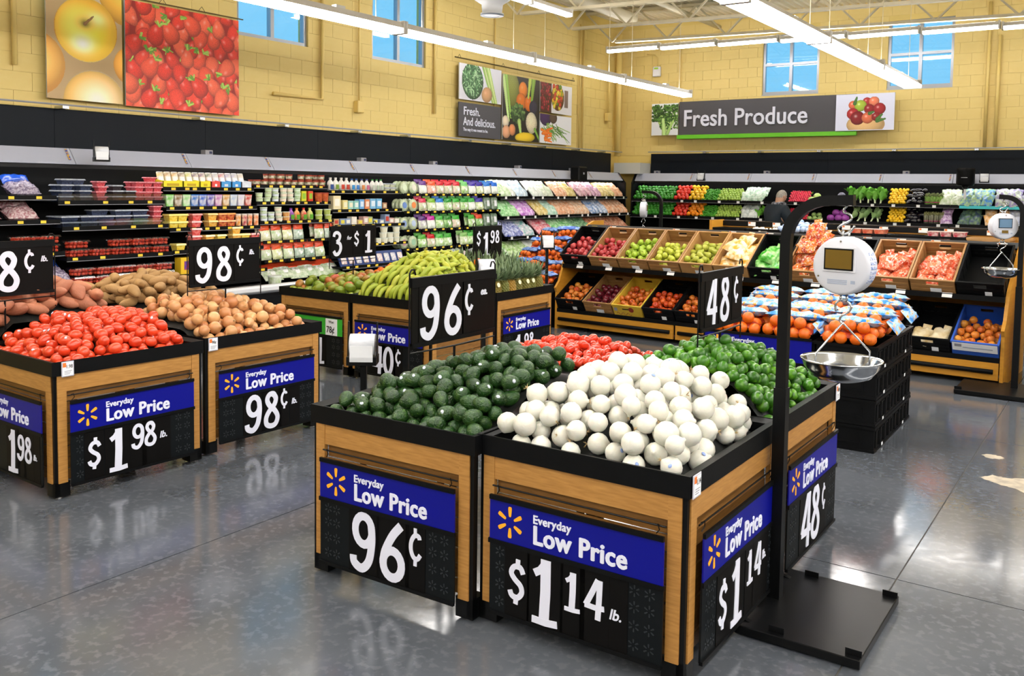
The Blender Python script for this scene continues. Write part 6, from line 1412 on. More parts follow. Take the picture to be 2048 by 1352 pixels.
gb2 = ('grape_bag', [('bag_body', pillow('bag_body', .30, .24, .14, GRP2, 2, .2), T(0, .12, .07, rx=.35), []), ('bag_top', pillow('bag_top', .29, .14, .07, GRP2, 3, .3), T(0, .25, .17, rx=.7), [])])
line(LF, 1.2, 2.02, 1.60, [gb], 'blue topped grape bag on the upper grape shelf', 'grape bag', 'grape bags on the upper shelf', .3, seed=12); line(LF, 1.2, 1.95, 1.355, [gb2], 'red grape bag on the second grape shelf', 'grape bag', 'grape bags on the second shelf', .3, seed=13)
line(LF, 1.9, 2.1, .72, [gb], 'blue topped grape bag on the lowest grape shelf', 'grape bag', 'grape bags on the lowest shelf', .3, seed=14)
# section C
def cm(n, c, c2=None, ns=20): return M(n, c, .3, col2=c2, ns=ns, sharp=.3) if c2 else M(n, c, .4)
def tray(F, s0, s1, z, colr, label): t = thing('display_tray', label, 'display tray', 'printed trays on the snack shelf', mat=F @ T(s0, df(z) + .015, z)); w = s1 - s0; m = cm('tray_' + colr[1:], colr); MB().box(0, w, 0, .008, 0, .085).build('tray_front', m, t); MB().box(0, w, .0, .3, 0, .006).build('tray_floor', m, t); [MB().prism([(0, 0), (.3, 0), (.3, .12), (0, .085)], x, x + .006, 'x').build('tray_side', m, t) for x in (0, w - .006)]; MB().box(.05, w - .05, -.0015, 0, .025, .055).build('tray_print', cm('traypr_' + colr[1:], '#c9a81c' if colr == '#efe02a' else '#e6eef6'), t)
for a, b, c, l in ((3.37, 3.63, '#efe02a', 'left yellow'), (3.64, 3.86, '#efe02a', 'middle yellow'), (3.87, 4.02, '#efe02a', 'right yellow'), (4.03, 4.16, '#e8504a', 'red'), (4.17, 4.32, '#4a9fe0', 'left blue'), (4.33, 4.47, '#3f97dc', 'right blue'), (4.48, 4.63, '#dfe3ee', 'white')): tray(LF, a, b, 1.70, c, l + ' display tray on the snack shelf')
g = random.Random(31)
for k in range(13):
    s = 3.42 + k * .095; c = ['#e2c25a', '#c9923a', '#e0a82c', '#8a5a3a', '#cfcf4a', '#5a2a6a', '#7a3a7a', '#4a6a4a', '#c9ccd4', '#d6566a', '#b9a8d0', '#c8c2d8', '#d8c8b8'][k]
    put(('snack_pack', [('pack', MB().cbox(-.042, .042, -.012, .012, 0, .17, .006).mesh('pack', cm('snk%d' % k, c, '#e8e2d2')), T(), []), ('label', MB().box(-.03, .03, -.0135, -.012, .05, .11).mesh('label', PAPER), T(), [])]), LF @ T(s, .10, 1.725, rx=-.3), 'upright snack pack in a printed tray, %s from the left' % ORD[k], 'snack pack', 'snack packs in trays')
for k in range(11):
    s = 3.43 + k * .112; c = ['#7fcf5a', '#8a6a3a', '#9fd88a', '#2f7ad0', '#3a6ad0', '#5a4ab8', '#c27ab8', '#d8a24a', '#b8c8e0', '#d9d2e6', '#d0463a'][k]
    put(('snack_pack', [('pack', MB().tbox(-.05, .05, 0, .08, 0, .14, .01).mesh('pack', cm('snb%d' % k, c, '#f0eee6', 14)), T(), []), ('lid', MB().box(-.052, .052, -.002, .082, .14, .15).mesh('lid', cm('snl%d' % k, c)), T(), [])]), LF @ T(s, df(1.475) + .03, 1.476), 'coloured snack pack on the second snack shelf, %s from the left' % ORD[k], 'snack pack', 'snack packs on the second shelf')
CUT = {n: clam_proto(.12, .11, .085, cm('cut_' + n, c, c2, 26), M('cut_lid_' + n, c2, .15)) for n, c, c2 in (('pineapple', '#e8c42a', '#f2e07a'), ('melon', '#d8403a', '#e8908a'), ('mango', '#eba62a', '#f4d080'), ('mixed', '#b8342a', '#e6a05a'), ('carrot', '#e2742a', '#efb07a'))}
line(LF, 3.37, 3.62, 1.23, [CUT['pineapple']], 'pineapple chunk pack on the cut fruit shelf', 'fruit pack', 'pineapple packs', .125, (2, 2), hh=.086, seed=15); line(LF, 3.62, 3.86, 1.23, [CUT['melon']], 'red melon pack on the cut fruit shelf', 'fruit pack', 'melon packs', .12, (1, 2), hh=.086, seed=16); line(LF, 3.86, 4.06, 1.23, [CUT['mango']], 'mango chunk pack on the cut fruit shelf', 'fruit pack', 'mango packs', .1, (1, 2), hh=.086, seed=17); line(LF, 4.06, 4.28, 1.23, [CUT['mixed']], 'mixed fruit pack on the cut fruit shelf', 'fruit pack', 'mixed fruit packs', .11, (2, 2), hh=.086, seed=18)
cup = {c: tub_proto('fruit_cup', .034, .16, cm('cup_' + c[1:], c, '#f2dcc0', 24), M('cup_lid', '#d9d2ca', .2)) for c in ('#e0922a', '#b8304a', '#e8702a', '#e27a3a', '#e0862a')}
line(LF, 4.29, 4.64, 1.23, list(cup.values()), 'tall fruit cup at the right of the cut fruit shelf', 'fruit cup', 'fruit cups', .07, seed=19)
line(LF, 3.37, 3.60, .975, [CUT['pineapple']], 'pineapple chunk pack on the melon shelf', 'fruit pack', 'pineapple packs on the melon shelf', .115, (1, 2), hh=.086, seed=20); line(LF, 3.60, 3.78, .975, [CUT['melon']], 'red melon pack stacked on the melon shelf', 'fruit pack', 'stacked melon packs', .12, (3, 3), hh=.086, seed=21); line(LF, 3.79, 4.13, .975, [CUT['mango'], CUT['pineapple']], 'yellow fruit pack stacked on the melon shelf', 'fruit pack', 'stacked yellow fruit packs', .12, (2, 3), hh=.086, seed=22); line(LF, 4.2, 4.62, .975, [CUT['mango'], CUT['pineapple'], CUT['melon']], 'fruit spear pack at the right of the melon shelf', 'fruit pack', 'fruit spear packs', .125, (2, 3), hh=.086, seed=23)
put(box_proto(.24, .12, .2, cm('snackbox', '#ecc22a'), M('snackbox_print', '#c8324a', .5, col2='#5a3a9a', ns=14, sharp=.2)), LF @ T(3.55, df(.70) + .03, .70), 'yellow carton with red and violet print beside the strawberries', 'carton')
# section D top shelves
SALS = cm('salsa', '#8f3a24', '#a8523a'); LIDD = M('lid_red', '#a8422c', .35); LABL = M('jar_label', '#d8cdb8', .5, col2='#5a7a3a', ns=20, sharp=.2); LIDW = M('lid_pale', '#dfe6dc', .3)
line(LF, 4.67, 5.9, 1.74, [tub_proto('salsa_jar', .045, .075, SALS, LIDD, LABL)], 'red brown salsa jar on the top shelf of the dips', 'jar', 'salsa jars', .112, (1, 2), hh=.077, seed=24, deep=2, dstep=.1)
DIPS = [tub_proto('dip_tub', .045, .062, cm('dip%d' % k, c, c2), LIDW, M('dip_label%d' % k, c3, .5)) for k, (c, c2, c3) in enumerate((('#a8b87a', '#d2d8b0', '#cfe0b8'), ('#9fc07a', '#dfe6cc', '#e0e6ee'), ('#c8cda0', '#e2e4cc', '#f0e0d0'), ('#8fbf6a', '#d0e0b8', '#d8e8d0')))]
line(LF, 4.67, 5.42, 1.525, DIPS, 'pale green dip tub on the second dip shelf', 'tub', 'dip tubs on the second shelf', .108, (2, 3), hh=.063, seed=25)
for k, (c, s) in enumerate((('#d2cf2a', 5.48), ('#d8492a', 5.60))): put(box_proto(.085, .07, .15, cm('pouch%d' % k, c), cm('pouchl%d' % k, '#8fbf3a')), LF @ T(s, df(1.525) + .03, 1.525), ['lime yellow pouch on the second dip shelf', 'red pouch on the second dip shelf'][k], 'pouch')
line(LF, 5.66, 5.92, 1.525, [tub_proto('salsa_tub', .055, .13, cm('salsa2', '#a8401c', '#c86a3a'), LIDD)], 'tall orange salsa tub at the right of the second dip shelf', 'tub', 'tall salsa tubs', .125, seed=26)
line(LF, 4.67, 5.16, 1.28, DIPS[1:3] + [tub_proto('dip_tub', .05, .062, cm('dipo', '#d88a3a', '#e8c08a'), LIDW)], 'dip tub on the third dip shelf', 'tub', 'dip tubs on the third shelf', .112, (2, 3), hh=.063, seed=27)
for k, (c, s) in enumerate((('#7a2a9a', 5.21), ('#ee8a1c', 5.31), ('#d8342a', 5.43), ('#c2d26a', 5.54))): put(bottle_proto(cm('jb%d' % k, c, '#f0d8a0' if k else '#c88ad8', 14), cm('jc%d' % k, c), cm('jl%d' % k, '#5aa02c'), .042, .17), LF @ T(s, df(1.28) + .05, 1.28), ['purple', 'orange', 'red', 'pale green'][k] + ' juice bottle on the third dip shelf', 'bottle')
line(LF, 5.6, 5.92, 1.28, [tub_proto('dip_tub', .05, .075, cm('guac', '#a8b84a', '#c8d08a'), LIDW)], 'green guacamole tub at the right of the third dip shelf', 'tub', 'guacamole tubs', .108, (2, 2), hh=.076, seed=28)
put(tub_proto('salad_tub', .085, .15, cm('whitetub', '#d8dccf', '#a9c08a'), LIDW), LF @ T(4.74, -.30, .46), 'white tub of salad standing at the left of the well', 'tub')
# section E
WB = M('bottle_white', '#e9e6df', .3)
for k, (s, c, cp) in enumerate(((6.02, '#2a4a8a', '#e9e6df'), (6.12, '#7a9a3a', '#e9e6df'), (6.23, '#c8402a', '#e9e6df'), (6.33, '#b83a2a', '#e9e6df'), (6.44, '#2f8ac8', '#2a5aa0'), (6.53, '#3a7ac0', '#2a5aa0'), (6.64, '#d88a4a', '#3a4a8a'), (6.74, '#c86a8a', '#3a4a8a'), (6.86, '#b8c0b0', '#2f8a3a'), (6.95, '#a8b8a0', '#2f8a3a'), (7.04, '#b0bca8', '#2f8a3a'))): put(bottle_proto(WB, cm('cap' + cp[1:], cp), cm('blab%d' % k, c), .043 if k < 4 else .04, .19 if k < 4 else .18), LF @ T(s, df(1.675) + .06, 1.676), 'white dressing bottle on the top shelf, %s from the left' % ORD[k], 'bottle', 'white dressing bottles')
line(LF, 7.1, 7.34, 1.675, [clam_proto(.11, .1, .06, cm('pkg_pale', '#d0d4b0', '#e8e8d8'), LIDC)], 'pale clamshell right of the dressing bottles', 'clamshell', 'pale clamshells', .115, (2, 2), hh=.062, seed=40)
for k, (s, w, h, c, c2) in enumerate(((6.06, .15, .2, '#e8dcb0', '#f4f0e0'), (6.22, .1, .14, '#e8d890', '#f0eccc'), (6.33, .1, .13, '#9fd0c8', '#f0ecd0'), (6.44, .1, .13, '#8ac8c0', '#e8f0e8'), (6.55, .1, .15, '#6aa8dc', '#d8e8f4'), (6.66, .1, .15, '#e08a5a', '#f4e0d0'), (6.78, .12, .16, '#7fb8dc', '#e0ecf4'), (6.91, .12, .16, '#6aaed8', '#dce8f4'), (7.03, .1, .1, '#a87a5a', '#d8c8a8'))): put(box_proto(w * .95, .1, h, cm('ctn%d' % k, c), cm('ctnl%d' % k, c2)), LF @ T(s, df(1.41) + .03, 1.411), 'pale coloured carton on the cheese shelf, %s from the left' % ORD[k], 'carton', 'cartons on the cheese shelf')
g = random.Random(41)
for k in range(12): put(box_proto(.1, .1, g.uniform(.06, .15), cm('mis%d' % k, g.choice(['#d8c890', '#c8a87a', '#e0dcc0', '#a8b88a', '#d0a8a0', '#8a9ab8', '#e8e0d0'])), cm('misl%d' % k, g.choice(['#f0ece0', '#c84a3a', '#e8d84a', '#4a6ab0']))), LF @ T(6.02 + k * .112, df(1.195) + .03 + g.uniform(0, .03), 1.196), 'small carton on the mixed shelf above the cups, %s from the left' % ORD[k], 'carton', 'small cartons on the mixed shelf')
line(LF, 6.0, 7.2, .925, [tub_proto('cheese_cup', .055, .075, cm('cheese', '#e3dfc6', '#f0eedd'), LIDW)], 'cream coloured cup stacked on the cup shelf', 'tub', 'cream cups', .13, (1, 3), hh=.077, seed=42)
for k in range(9): put(('meat_pack', [('tray', MB().tbox(-.075, .075, 0, .03, 0, .19, .006).mesh('tray', cm('meatpk', '#1f3a7a')), T(), []), ('window', MB().cbox(-.05, .05, -.012, 0, .03, .15, .01).mesh('window', cm('meat%d' % k, g.choice(['#c8a8a8', '#d8c0b8', '#a8b0c8']), '#e8e0dc', 30)), T(), [])]), LF @ T(6.05 + k * .145, df(.63) + .06, .632, rx=-.35), 'dark blue meal pack on the lowest shelf, %s from the left' % ORD[k], 'meal pack', 'dark blue meal packs')
# section G: bagged vegetables lying on the shelves
def lie_bags(F, s0, s1, z, cols, lab, group, step=.17, seed=0, size=(.2, .26, .10)):
    g = random.Random(seed); n = int((s1 - s0) / step)
    for k in range(n):
        c, c2 = cols[k * len(cols) // n]
        for q in range(2):
            o = inst('vegetable_bag', pillow('bag', size[0], size[1], size[2], M('vb_%s_%s' % (c[1:], c2[1:]), c, .25, col2=c2, ns=18, sharp=.3, rnd=.2, bump=.2, bs=40), (k + q) % 4, .25), None, F @ T(s0 + (k + .5) * step + g.uniform(-.02, .02), df(z) + .10 + q * .13, z + .11 + q * .10, rz=g.uniform(-.35, .35), rx=.75)); tag(o, lab, 'vegetable bag', group)
PG = ('#a8c88a', '#e6f0dc'); SALM = ('#e2986a', '#f0d0b4'); PNK = ('#c88a9a', '#ecd0d4'); BRT = ('#6fc06a', '#d2f0c8'); WHB = ('#d6e0d2', '#f2f4ee'); YLW = ('#d2b45a', '#efe2b0'); VIO = ('#b85ac8', '#ecd8f0'); BLW = ('#5a8ac8', '#eef2f8')
for s0, s1, c, l in ((9.98, 10.55, [PG, WHB], 'pale green'), (10.55, 11.05, [('#9fc0d8', '#e6f0f6')], 'blue printed'), (11.05, 11.9, [WHB, ('#b8c8a8', '#eceee0')], 'white striped'), (11.9, 12.75, [SALM, YLW], 'salmon coloured'), (12.75, 13.7, [PNK, ('#b87aa0', '#e0c0d0')], 'pink'), (13.7, 14.7, [YLW, SALM], 'sandy coloured')): lie_bags(LF, s0, s1, 1.585, c, l + ' vegetable bag on the upper shelf near the corner', l + ' bags on the upper corner shelf', seed=int(s0 * 10))
for s0, s1, c, l in ((9.98, 10.5, [BRT], 'bright green'), (10.5, 11.1, [VIO], 'violet'), (11.1, 11.8, [YLW, ('#8fc8a8', '#dff0e6')], 'yellow and mint'), (11.8, 13.1, [SALM, ('#e6b088', '#f2dcc4')], 'salmon coloured'), (13.1, 13.8, [BLW], 'blue and white'), (13.8, 14.7, [SALM], 'peach coloured')): lie_bags(LF, s0, s1, 1.235, c, l + ' vegetable bag on the lower shelf near the corner', l + ' bags on the lower corner shelf', seed=int(s0 * 10) + 1)
for s0, s1, c, l in ((9.98, 10.5, [('#2f3f9a', '#d2d8f0')], 'dark blue'), (10.5, 11.0, [('#4fb0a8', '#f0e0ea')], 'teal'), (11.0, 11.6, [('#d8485a', '#f4ccd0')], 'red and pink'), (11.6, 13.0, [BRT, ('#3f7a4a', '#a8d0a8')], 'dark green'), (13.0, 14.6, [('#a85a3a', '#e0b090')], 'brown')): lie_bags(LF, s0, s1, .88, c, l + ' bag on the lowest shelf near the corner', l + ' bags on the lowest corner shelf', seed=int(s0 * 10) + 2)
lie_bags(LF, 9.98, 11.4, .50, [('#7fb04a', '#e0ecc8'), WHB], 'celery bag in the well behind the pineapples', 'celery bags in the well', seed=5)
# ---------------------------------------------------------------- loose vegetables on the back wall cases
def shelf_heap(F, meshes, name, s0, s1, z, r, rows, label, cat, group, seed=0, stem=None, flat=None, sq=1.85, jit=.25):
    g = random.Random(seed); n = max(1, int((s1 - s0) / (r * sq)))
    for j in range(rows):
        for k in range(n - (j % 2)):
            s = s0 + (k + .5 + .5 * (j % 2)) * (s1 - s0) / n + g.uniform(-jit, jit) * r
            m = F @ T(s, df(z) + .03 + r + j * r * 1.15, z + .02 + r + j * r * 1.25 + g.uniform(-.15, .15) * r) @ rrot(g, flat); o = inst(name, g.choice(meshes), None, m); tag(o, label, cat, group)
            if stem: inst('stem', stem, o)
def pepper(mat, r=.044):
    return ball_mesh('pepper', r, r, r * 1.12, mat, 12, 8, lambda x, y, z: (x * (1 + .12 * math.cos(4 * math.atan2(y, x))) * (1 + .1 * z), y * (1 + .12 * math.cos(4 * math.atan2(y, x))) * (1 + .1 * z), z * (1 - .25 * (1 - min(1, (x * x + y * y) * 3)) * (1 if z > 0 else .6))))
pst = MB().tube([(0, 0, .028), (.004, 0, .052)], [.006, .004], 5).mesh('stem', STEMG)
PGm, PRm, PYm, POm = pepper(M('pepper_green', '#2c7a22', .22, col2='#3f962c', ns=5, rnd=.5)), pepper(M('pepper_red', '#d6281c', .22, col2='#e2452c', ns=5, rnd=.5)), pepper(M('pepper_yellow', '#eeb40e', .22, col2='#f2c62a', ns=5, rnd=.5)), pepper(M('pepper_orange', '#ee860e', .22, col2='#f29a2a', ns=5, rnd=.5))
jal = MB().tube([(0, 0, -.055), (.004, 0, -.025), (0, 0, .022), (-.002, 0, .045)], [.003, .011, .014, .008], 7).mesh('chilli', M('chilli_green', '#3a8a24', .25, col2='#55a832', ns=6, rnd=.5), True)
tml = ball_mesh('tomatillo', .033, .033, .031, M('tomatillo', '#8fb23e', .3, col2='#a9c45c', ns=6, rnd=.5), 11, 8)
lem = ball_mesh('lemon', .031, .031, .037, M('lemon', '#f0bc10', .35, col2='#f4ca2e', ns=6, rnd=.4, bump=.1, bs=200), 12, 8, lambda x, y, z: (x * (1 - .15 * z * z), y * (1 - .15 * z * z), z * (1 + .12 * abs(z) ** 6)))
egg = ball_mesh('eggplant', .044, .044, .085, M('eggplant', '#100c16', .12, coat=.5), 12, 9, lambda x, y, z: (x * (1 - .28 * z), y * (1 - .28 * z), z)); eggst = MB().lathe([(0, .085), (.005, .085), (.006, .074), (.02, .062), (.018, .056), (0, .066)], 8).mesh('stem', STEMG, True)
rad = ball_mesh('radish', .021, .021, .022, M('radish', '#d01e3c', .3, col2='#e03a58', ns=6, rnd=.4), 10, 7)
cab = lambda n, c, c2, r: ball_mesh(n, r, r, r * .92, M(n + '_leaf', c, .45, col2=c2, ns=14, sharp=.4, bump=.4, bs=26), 14, 10, None, .05, 3)
cab_p, cab_g, cab_d, art = cab('purple_cabbage', '#8a2a8f', '#b05ab8', .072), cab('green_lettuce', '#a9c860', '#d8e6a0', .07), cab('dusky_cabbage', '#5f5a70', '#8a8a9a', .07), cab('artichoke', '#7fa052', '#a8c078', .05)
R2_ = ((1.53, 'upper'), (1.19, 'lower'))
for zi, (z, u) in enumerate(R2_):
    w = 'the %s back shelf' % u
    shelf_heap(BF, [PGm], 'green_pepper', -7.88, -6.92, z, .042, 5, 'green bell pepper on ' + w, 'pepper', 'green peppers on ' + w, 1 + zi, pst)
    shelf_heap(BF, [PRm], 'red_pepper', -6.92, -6.58, z, .044, 5, 'red bell pepper on ' + w, 'pepper', 'red peppers on ' + w, 3 + zi, pst)
    shelf_heap(BF, [PYm if zi == 0 else POm], 'sweet_pepper', -6.60, -6.22, z, .044, 5, ('yellow' if zi == 0 else 'orange') + ' bell pepper on ' + w, 'pepper', 'light peppers on ' + w, 5 + zi, pst)
    shelf_heap(BF, [jal], 'chilli', -6.26, -5.93, z, .018, 10, 'green chilli on ' + w, 'chilli', 'green chillies on ' + w, 7 + zi, None, .5, 2.0, .5)
    shelf_heap(BF, [tml], 'tomatillo', -5.95, -5.42, z, .031, 6, 'pale green tomatillo on ' + w, 'tomatillo', 'tomatillos on ' + w, 9 + zi)
    shelf_heap(BF, [lem], 'lemon', -2.60, -2.28, z, .031, 7, 'yellow lemon on ' + w, 'lemon', 'lemons on ' + w, 11 + zi)
    shelf_heap(BF, [egg], 'eggplant', -2.27, -1.98, z, .042, 5, 'dark glossy eggplant on ' + w, 'eggplant', 'eggplants on ' + w, 13 + zi, eggst, .3, 2.0)
    shelf_heap(BF, [rad], 'radish', -4.47, -4.05, z, .021, 8, 'red radish on ' + w, 'radish', 'radishes on ' + w, 15 + zi)
for k in range(3): tag(inst('orange_pepper', POm, None, BF @ T(-6.5 + k * .09, -.1, .9)), 'orange bell pepper on the lowest back shelf', 'pepper', 'orange peppers on the lowest back shelf')
RLEAF = M('radish_leaf', '#5f9a3a', .5, col2='#8fc05a', ns=9, rnd=.3)
def leaf_bunch(name, n, L, wd, mat, stemmat, seed, spread=.5, stemL=.35, curl=.3):
    r = random.Random(seed); mb = MB(); st = MB()
    for k in range(n):
        a = r.uniform(0, 6.28); sp = r.uniform(.1, spread); c, s = math.cos(a), math.sin(a); l = L * r.uniform(.8, 1.1); vs = []; fs = []
        for i in range(5):
            t = i / 4; z = l * (stemL + (1 - stemL) * t); rr = sp * l * t ** 1.3; z -= curl * l * t * t * sp; ww = wd * (.25, .8, 1, .85, .3)[i] * r.uniform(.8, 1.2)
            cx, cyy = rr * c, rr * s; vs += [(cx - s * ww, cyy + c * ww, z + .25 * ww), (cx + .15 * ww * c, cyy + .15 * ww * s, z), (cx + s * ww, cyy - c * ww, z + .25 * ww)]
        for i in range(4): b = 3 * i; fs += [(b, b + 1, b + 4, b + 3), (b + 1, b + 2, b + 5, b + 4)]
        mb.add(vs, fs); st.tube([(.008 * c, .008 * s, 0), (.01 * c, .01 * s, l * stemL * 1.05)], [.007, .005], 5)
    return (name, [('leaves', mb.mesh('leaves', mat, True), T(), []), ('stalks', st.mesh('stalks', stemmat, True), T(), [])])
LG = M('leaf_green', '#4f9a2a', .45, col2='#82bf4a', ns=10, rnd=.4, bump=.3, bs=40); LP = M('leaf_pale', '#7fae62', .45, col2='#b4d08f', ns=10, rnd=.4); SG = M('stalk_pale', '#c8d8a0', .4, col2='#e4ead0', ns=10); LD = M('leaf_dark', '#2f5a34', .45, col2='#4f7a4a', ns=10)
grn = [leaf_bunch('leafy_greens', 14, .27, .040, LG, SG, s) for s in (1, 2, 3)]; chard = [leaf_bunch('pale_greens', 12, .25, .035, LP, SG, s, .4, .5) for s in (4, 5)]
def bunches(s0, s1, z, protos, lab, group, step=.12, rows=2, lean=-.55, seed=0, cat='greens'):
    g = random.Random(seed); n = int((s1 - s0) / step)
    for j in range(rows):
        for k in range(n): put(g.choice(protos), BF @ T(s0 + (k + .5) * step + g.uniform(-.02, .02), df(z) + .08 + j * .14, z + .01 + j * .07, rx=lean + g.uniform(-.15, .15), rz=g.uniform(-.4, .4)), lab, cat, group)
bunches(-3.38, -2.62, 1.53, grn, 'leafy green bunch on the upper back shelf', 'leafy greens on the upper back shelf', seed=1); bunches(-3.3, -2.66, 1.19, chard, 'pale stalked green bunch on the lower back shelf', 'pale greens on the lower back shelf', seed=2, lean=-.8)
bunches(-5.1, -4.45, 1.19, [leaf_bunch('curly_greens', 16, .2, .03, M('leaf_bright', '#63b52c', .45, col2='#9cd85a', ns=12, rnd=.4), SG, s, .8, .3) for s in (6, 7)], 'curly green lettuce beside the shopper', 'curly greens beside the shopper', seed=3)
for zi, (z, u) in enumerate(R2_):
    g = random.Random(zi)
    for k in range(6): put(leaf_bunch('radish_bunch', 10, .12, .016, RLEAF, SG, k, .7, .3), BF @ T(-4.42 + k * .065, df(z) + .22, z + .12, rx=-.4), 'bunch of radish leaves behind the radishes on the %s back shelf' % u, 'radish bunch', 'radish leaves on the %s shelf' % u)
def heads(me, name, xs, z, lab, grp, cat, dz=.07):
    for k, (x, d, h) in enumerate(xs): tag(inst(name, me, None, BF @ T(x, df(z) + d, z + dz + h, rz=k)), lab, cat, grp)
heads(cab_g, 'napa_lettuce', [(-4.02, .1, 0), (-3.88, .12, .01), (-3.95, .22, .07)], 1.53, 'pale green lettuce head right of the radishes', 'lettuce heads', 'lettuce'); heads(cab_d, 'dusky_cabbage', [(-3.55, .1, 0), (-3.42, .12, .0), (-3.48, .2, .09)], 1.53, 'dusky grey cabbage head on the upper back shelf', 'dusky cabbages', 'cabbage')
heads(art, 'artichoke', [(-3.72, .09, -.02), (-3.66, .17, .02)], 1.53, 'green artichoke on the upper back shelf', 'artichokes on the upper shelf', 'artichoke'); heads(art, 'artichoke', [(-4.02, .08, -.02), (-3.92, .08, -.02), (-3.82, .08, -.02), (-3.96, .17, .05), (-3.86, .17, .05)], 1.19, 'green artichoke on the lower back shelf', 'artichokes on the lower shelf', 'artichoke')
heads(cab_p, 'purple_cabbage', [(-3.62, .09, 0), (-3.47, .09, 0), (-3.35, .11, 0), (-3.55, .2, .10), (-3.42, .2, .10)], 1.19, 'purple cabbage head on the lower back shelf', 'purple cabbages', 'cabbage')
# bunches of asparagus, bagged celery and bags at the right
ASP = M('asparagus', '#6f9a3c', .45, col2='#94b55a', ns=30, rnd=.2); ASPT = M('asparagus_tip', '#55702f', .5, col2='#8a8a5a', ns=40)
def spears(seed, a=ASP, b=ASPT):
    r = random.Random(seed); st = MB(); tp = MB()
    for k in range(16):
        q = math.sqrt(r.random()) * .035; t = r.uniform(0, 6.28); x, y = q * math.cos(t), q * math.sin(t) * .7; h = r.uniform(.15, .18); st.tube([(x, y, 0), (x * 1.1, y * 1.1, h)], .0055, 5); tp.tube([(x * 1.1, y * 1.1, h), (x * 1.12, y * 1.12, h + .02), (x * 1.15, y * 1.15, h + .035)], [.0065, .007, .002], 5)
    return ('asparagus_bunch', [('stalks', st.mesh('stalks', a, True), T(), []), ('tips', tp.mesh('tips', b, True), T(), []), ('band', MB().lathe([(.039, .05), (.039, .065)], 12, sy=.75).mesh('band', M('rubber_band', '#b03a6a', .5)), T(), [])])
asp = [spears(s) for s in (1, 2)]; aspb = [spears(s, M('dry_stalk', '#8a8a72', .5), M('dry_tip', '#8f8a52', .6, col2='#6a7044', ns=40)) for s in (3, 4)]
for k in range(4):
    for j in range(2): put(asp[k % 2], BF @ T(-1.93 + k * .075, df(1.53) + .08 + j * .08, 1.54 + .02 * j), 'upright asparagus bunch on the upper back shelf', 'asparagus', 'asparagus bunches'); put(aspb[k % 2], BF @ T(-1.92 + k * .085, df(1.19) + .08 + j * .08, 1.20 + .02 * j), 'brownish stalk bunch on the lower back shelf', 'asparagus', 'brown stalk bunches')
lie_bags(BF, -5.40, -4.95, 1.53, [('#8fb89a', '#e0ecdf')], 'bagged greens left of the shopper', 'bagged greens left of the shopper', .15, 1); lie_bags(BF, -5.40, -5.10, 1.19, [('#a8b4b0', '#e3e8e2')], 'grey green bag left of the shopper', 'grey green bags', .15, 2)
lie_bags(BF, -1.69, -1.36, 1.53, [('#a9c088', '#eef2e4')], 'clear bag of leeks on the upper back shelf', 'leek bags', .16, 3); lie_bags(BF, -1.36, -.80, 1.53, [('#1f6ac8', '#bfe08a'), ('#a9d070', '#2f7ad2')], 'blue banded celery bag on the turquoise shelf strip', 'blue celery bags', .16, 4, (.2, .3, .11)); lie_bags(BF, -.82, .3, 1.53, [('#7a5ab0', '#c8d8b8'), ('#b8c8a8', '#e8e4f0')], 'purple topped vegetable bag at the right edge', 'purple topped bags', .2, 5, (.24, .3, .13))
lie_bags(BF, -1.68, -1.36, 1.19, [('#8a4a9a', '#e6d4ea')], 'purple netted bag on the lower back shelf', 'purple netted bags', .16, 6); lie_bags(BF, -1.36, -.95, 1.19, [('#2f3a6a', '#6a8a5a')], 'dark bundle of greens on the lower back shelf', 'dark bundles', .16, 7); lie_bags(BF, -.95, -.6, 1.19, [('#e8a23a', '#f2dcc0')], 'orange bag on the lower back shelf', 'orange bags on the lower back shelf', .16, 8); lie_bags(BF, -.6, .3, 1.19, [('#b0b8d8', '#eceef4')], 'pale lilac bag on the lower back shelf at the right edge', 'lilac bags', .2, 9)
MB_t = MB().box(-1.38, .6, df(1.53) - .02, df(1.53) - .012, 1.497, 1.55).build('shelf_strip', M('strip_turquoise', '#3fc8cf', .4), mat=BF); tag(MB_t, 'turquoise strip on the shelf edge below the celery bags', 'shelf strip')

# ---------------------------------------------------------------- shopper at the back wall: seen from behind, head bowed to the right
SKIN = M('skin', '#c99b82', .5, sss=.1); HAIR = M('grey_hair', '#b5aea4', .7, col2='#857f78', ns=50, sharp=.4); JACK = M('navy_jacket', '#10202c', .75, col2='#0c1822', ns=8); TROU = M('dark_trousers', '#1d2026', .8); SCARF = M('check_scarf', '#8a8a92', .9, col2='#2f2f38', ns=26, sharp=.2); SHOE = M('dark_shoe', '#17171a', .5)
def skin_mesh(name, verts, edges, radii, mat, root=0, sub=2):
    me = bpy.data.meshes.new(name); me.from_pydata(verts, edges, []); me.update()
    o = bpy.data.objects.new(name, me); COL.objects.link(o)
    sk = o.modifiers.new('skin', 'SKIN'); sk.use_smooth_shade = True
    sub_ = o.modifiers.new('sub', 'SUBSURF'); sub_.levels = sub; sub_.render_levels = sub
    for i, r in enumerate(radii): me.skin_vertices[0].data[i].radius = (r, r) if not isinstance(r, tuple) else r
    for i in range(len(verts)): me.skin_vertices[0].data[i].use_root = (i == root)
    me.materials.append(mat); return o
PS = T(-4.15, 13.3, 0, rz=-.55)                                  # local +y: facing the shelves, turned to the right
person = thing('person', 'person in a navy jacket and checked scarf bending over the back wall shelves', 'person', mat=PS)
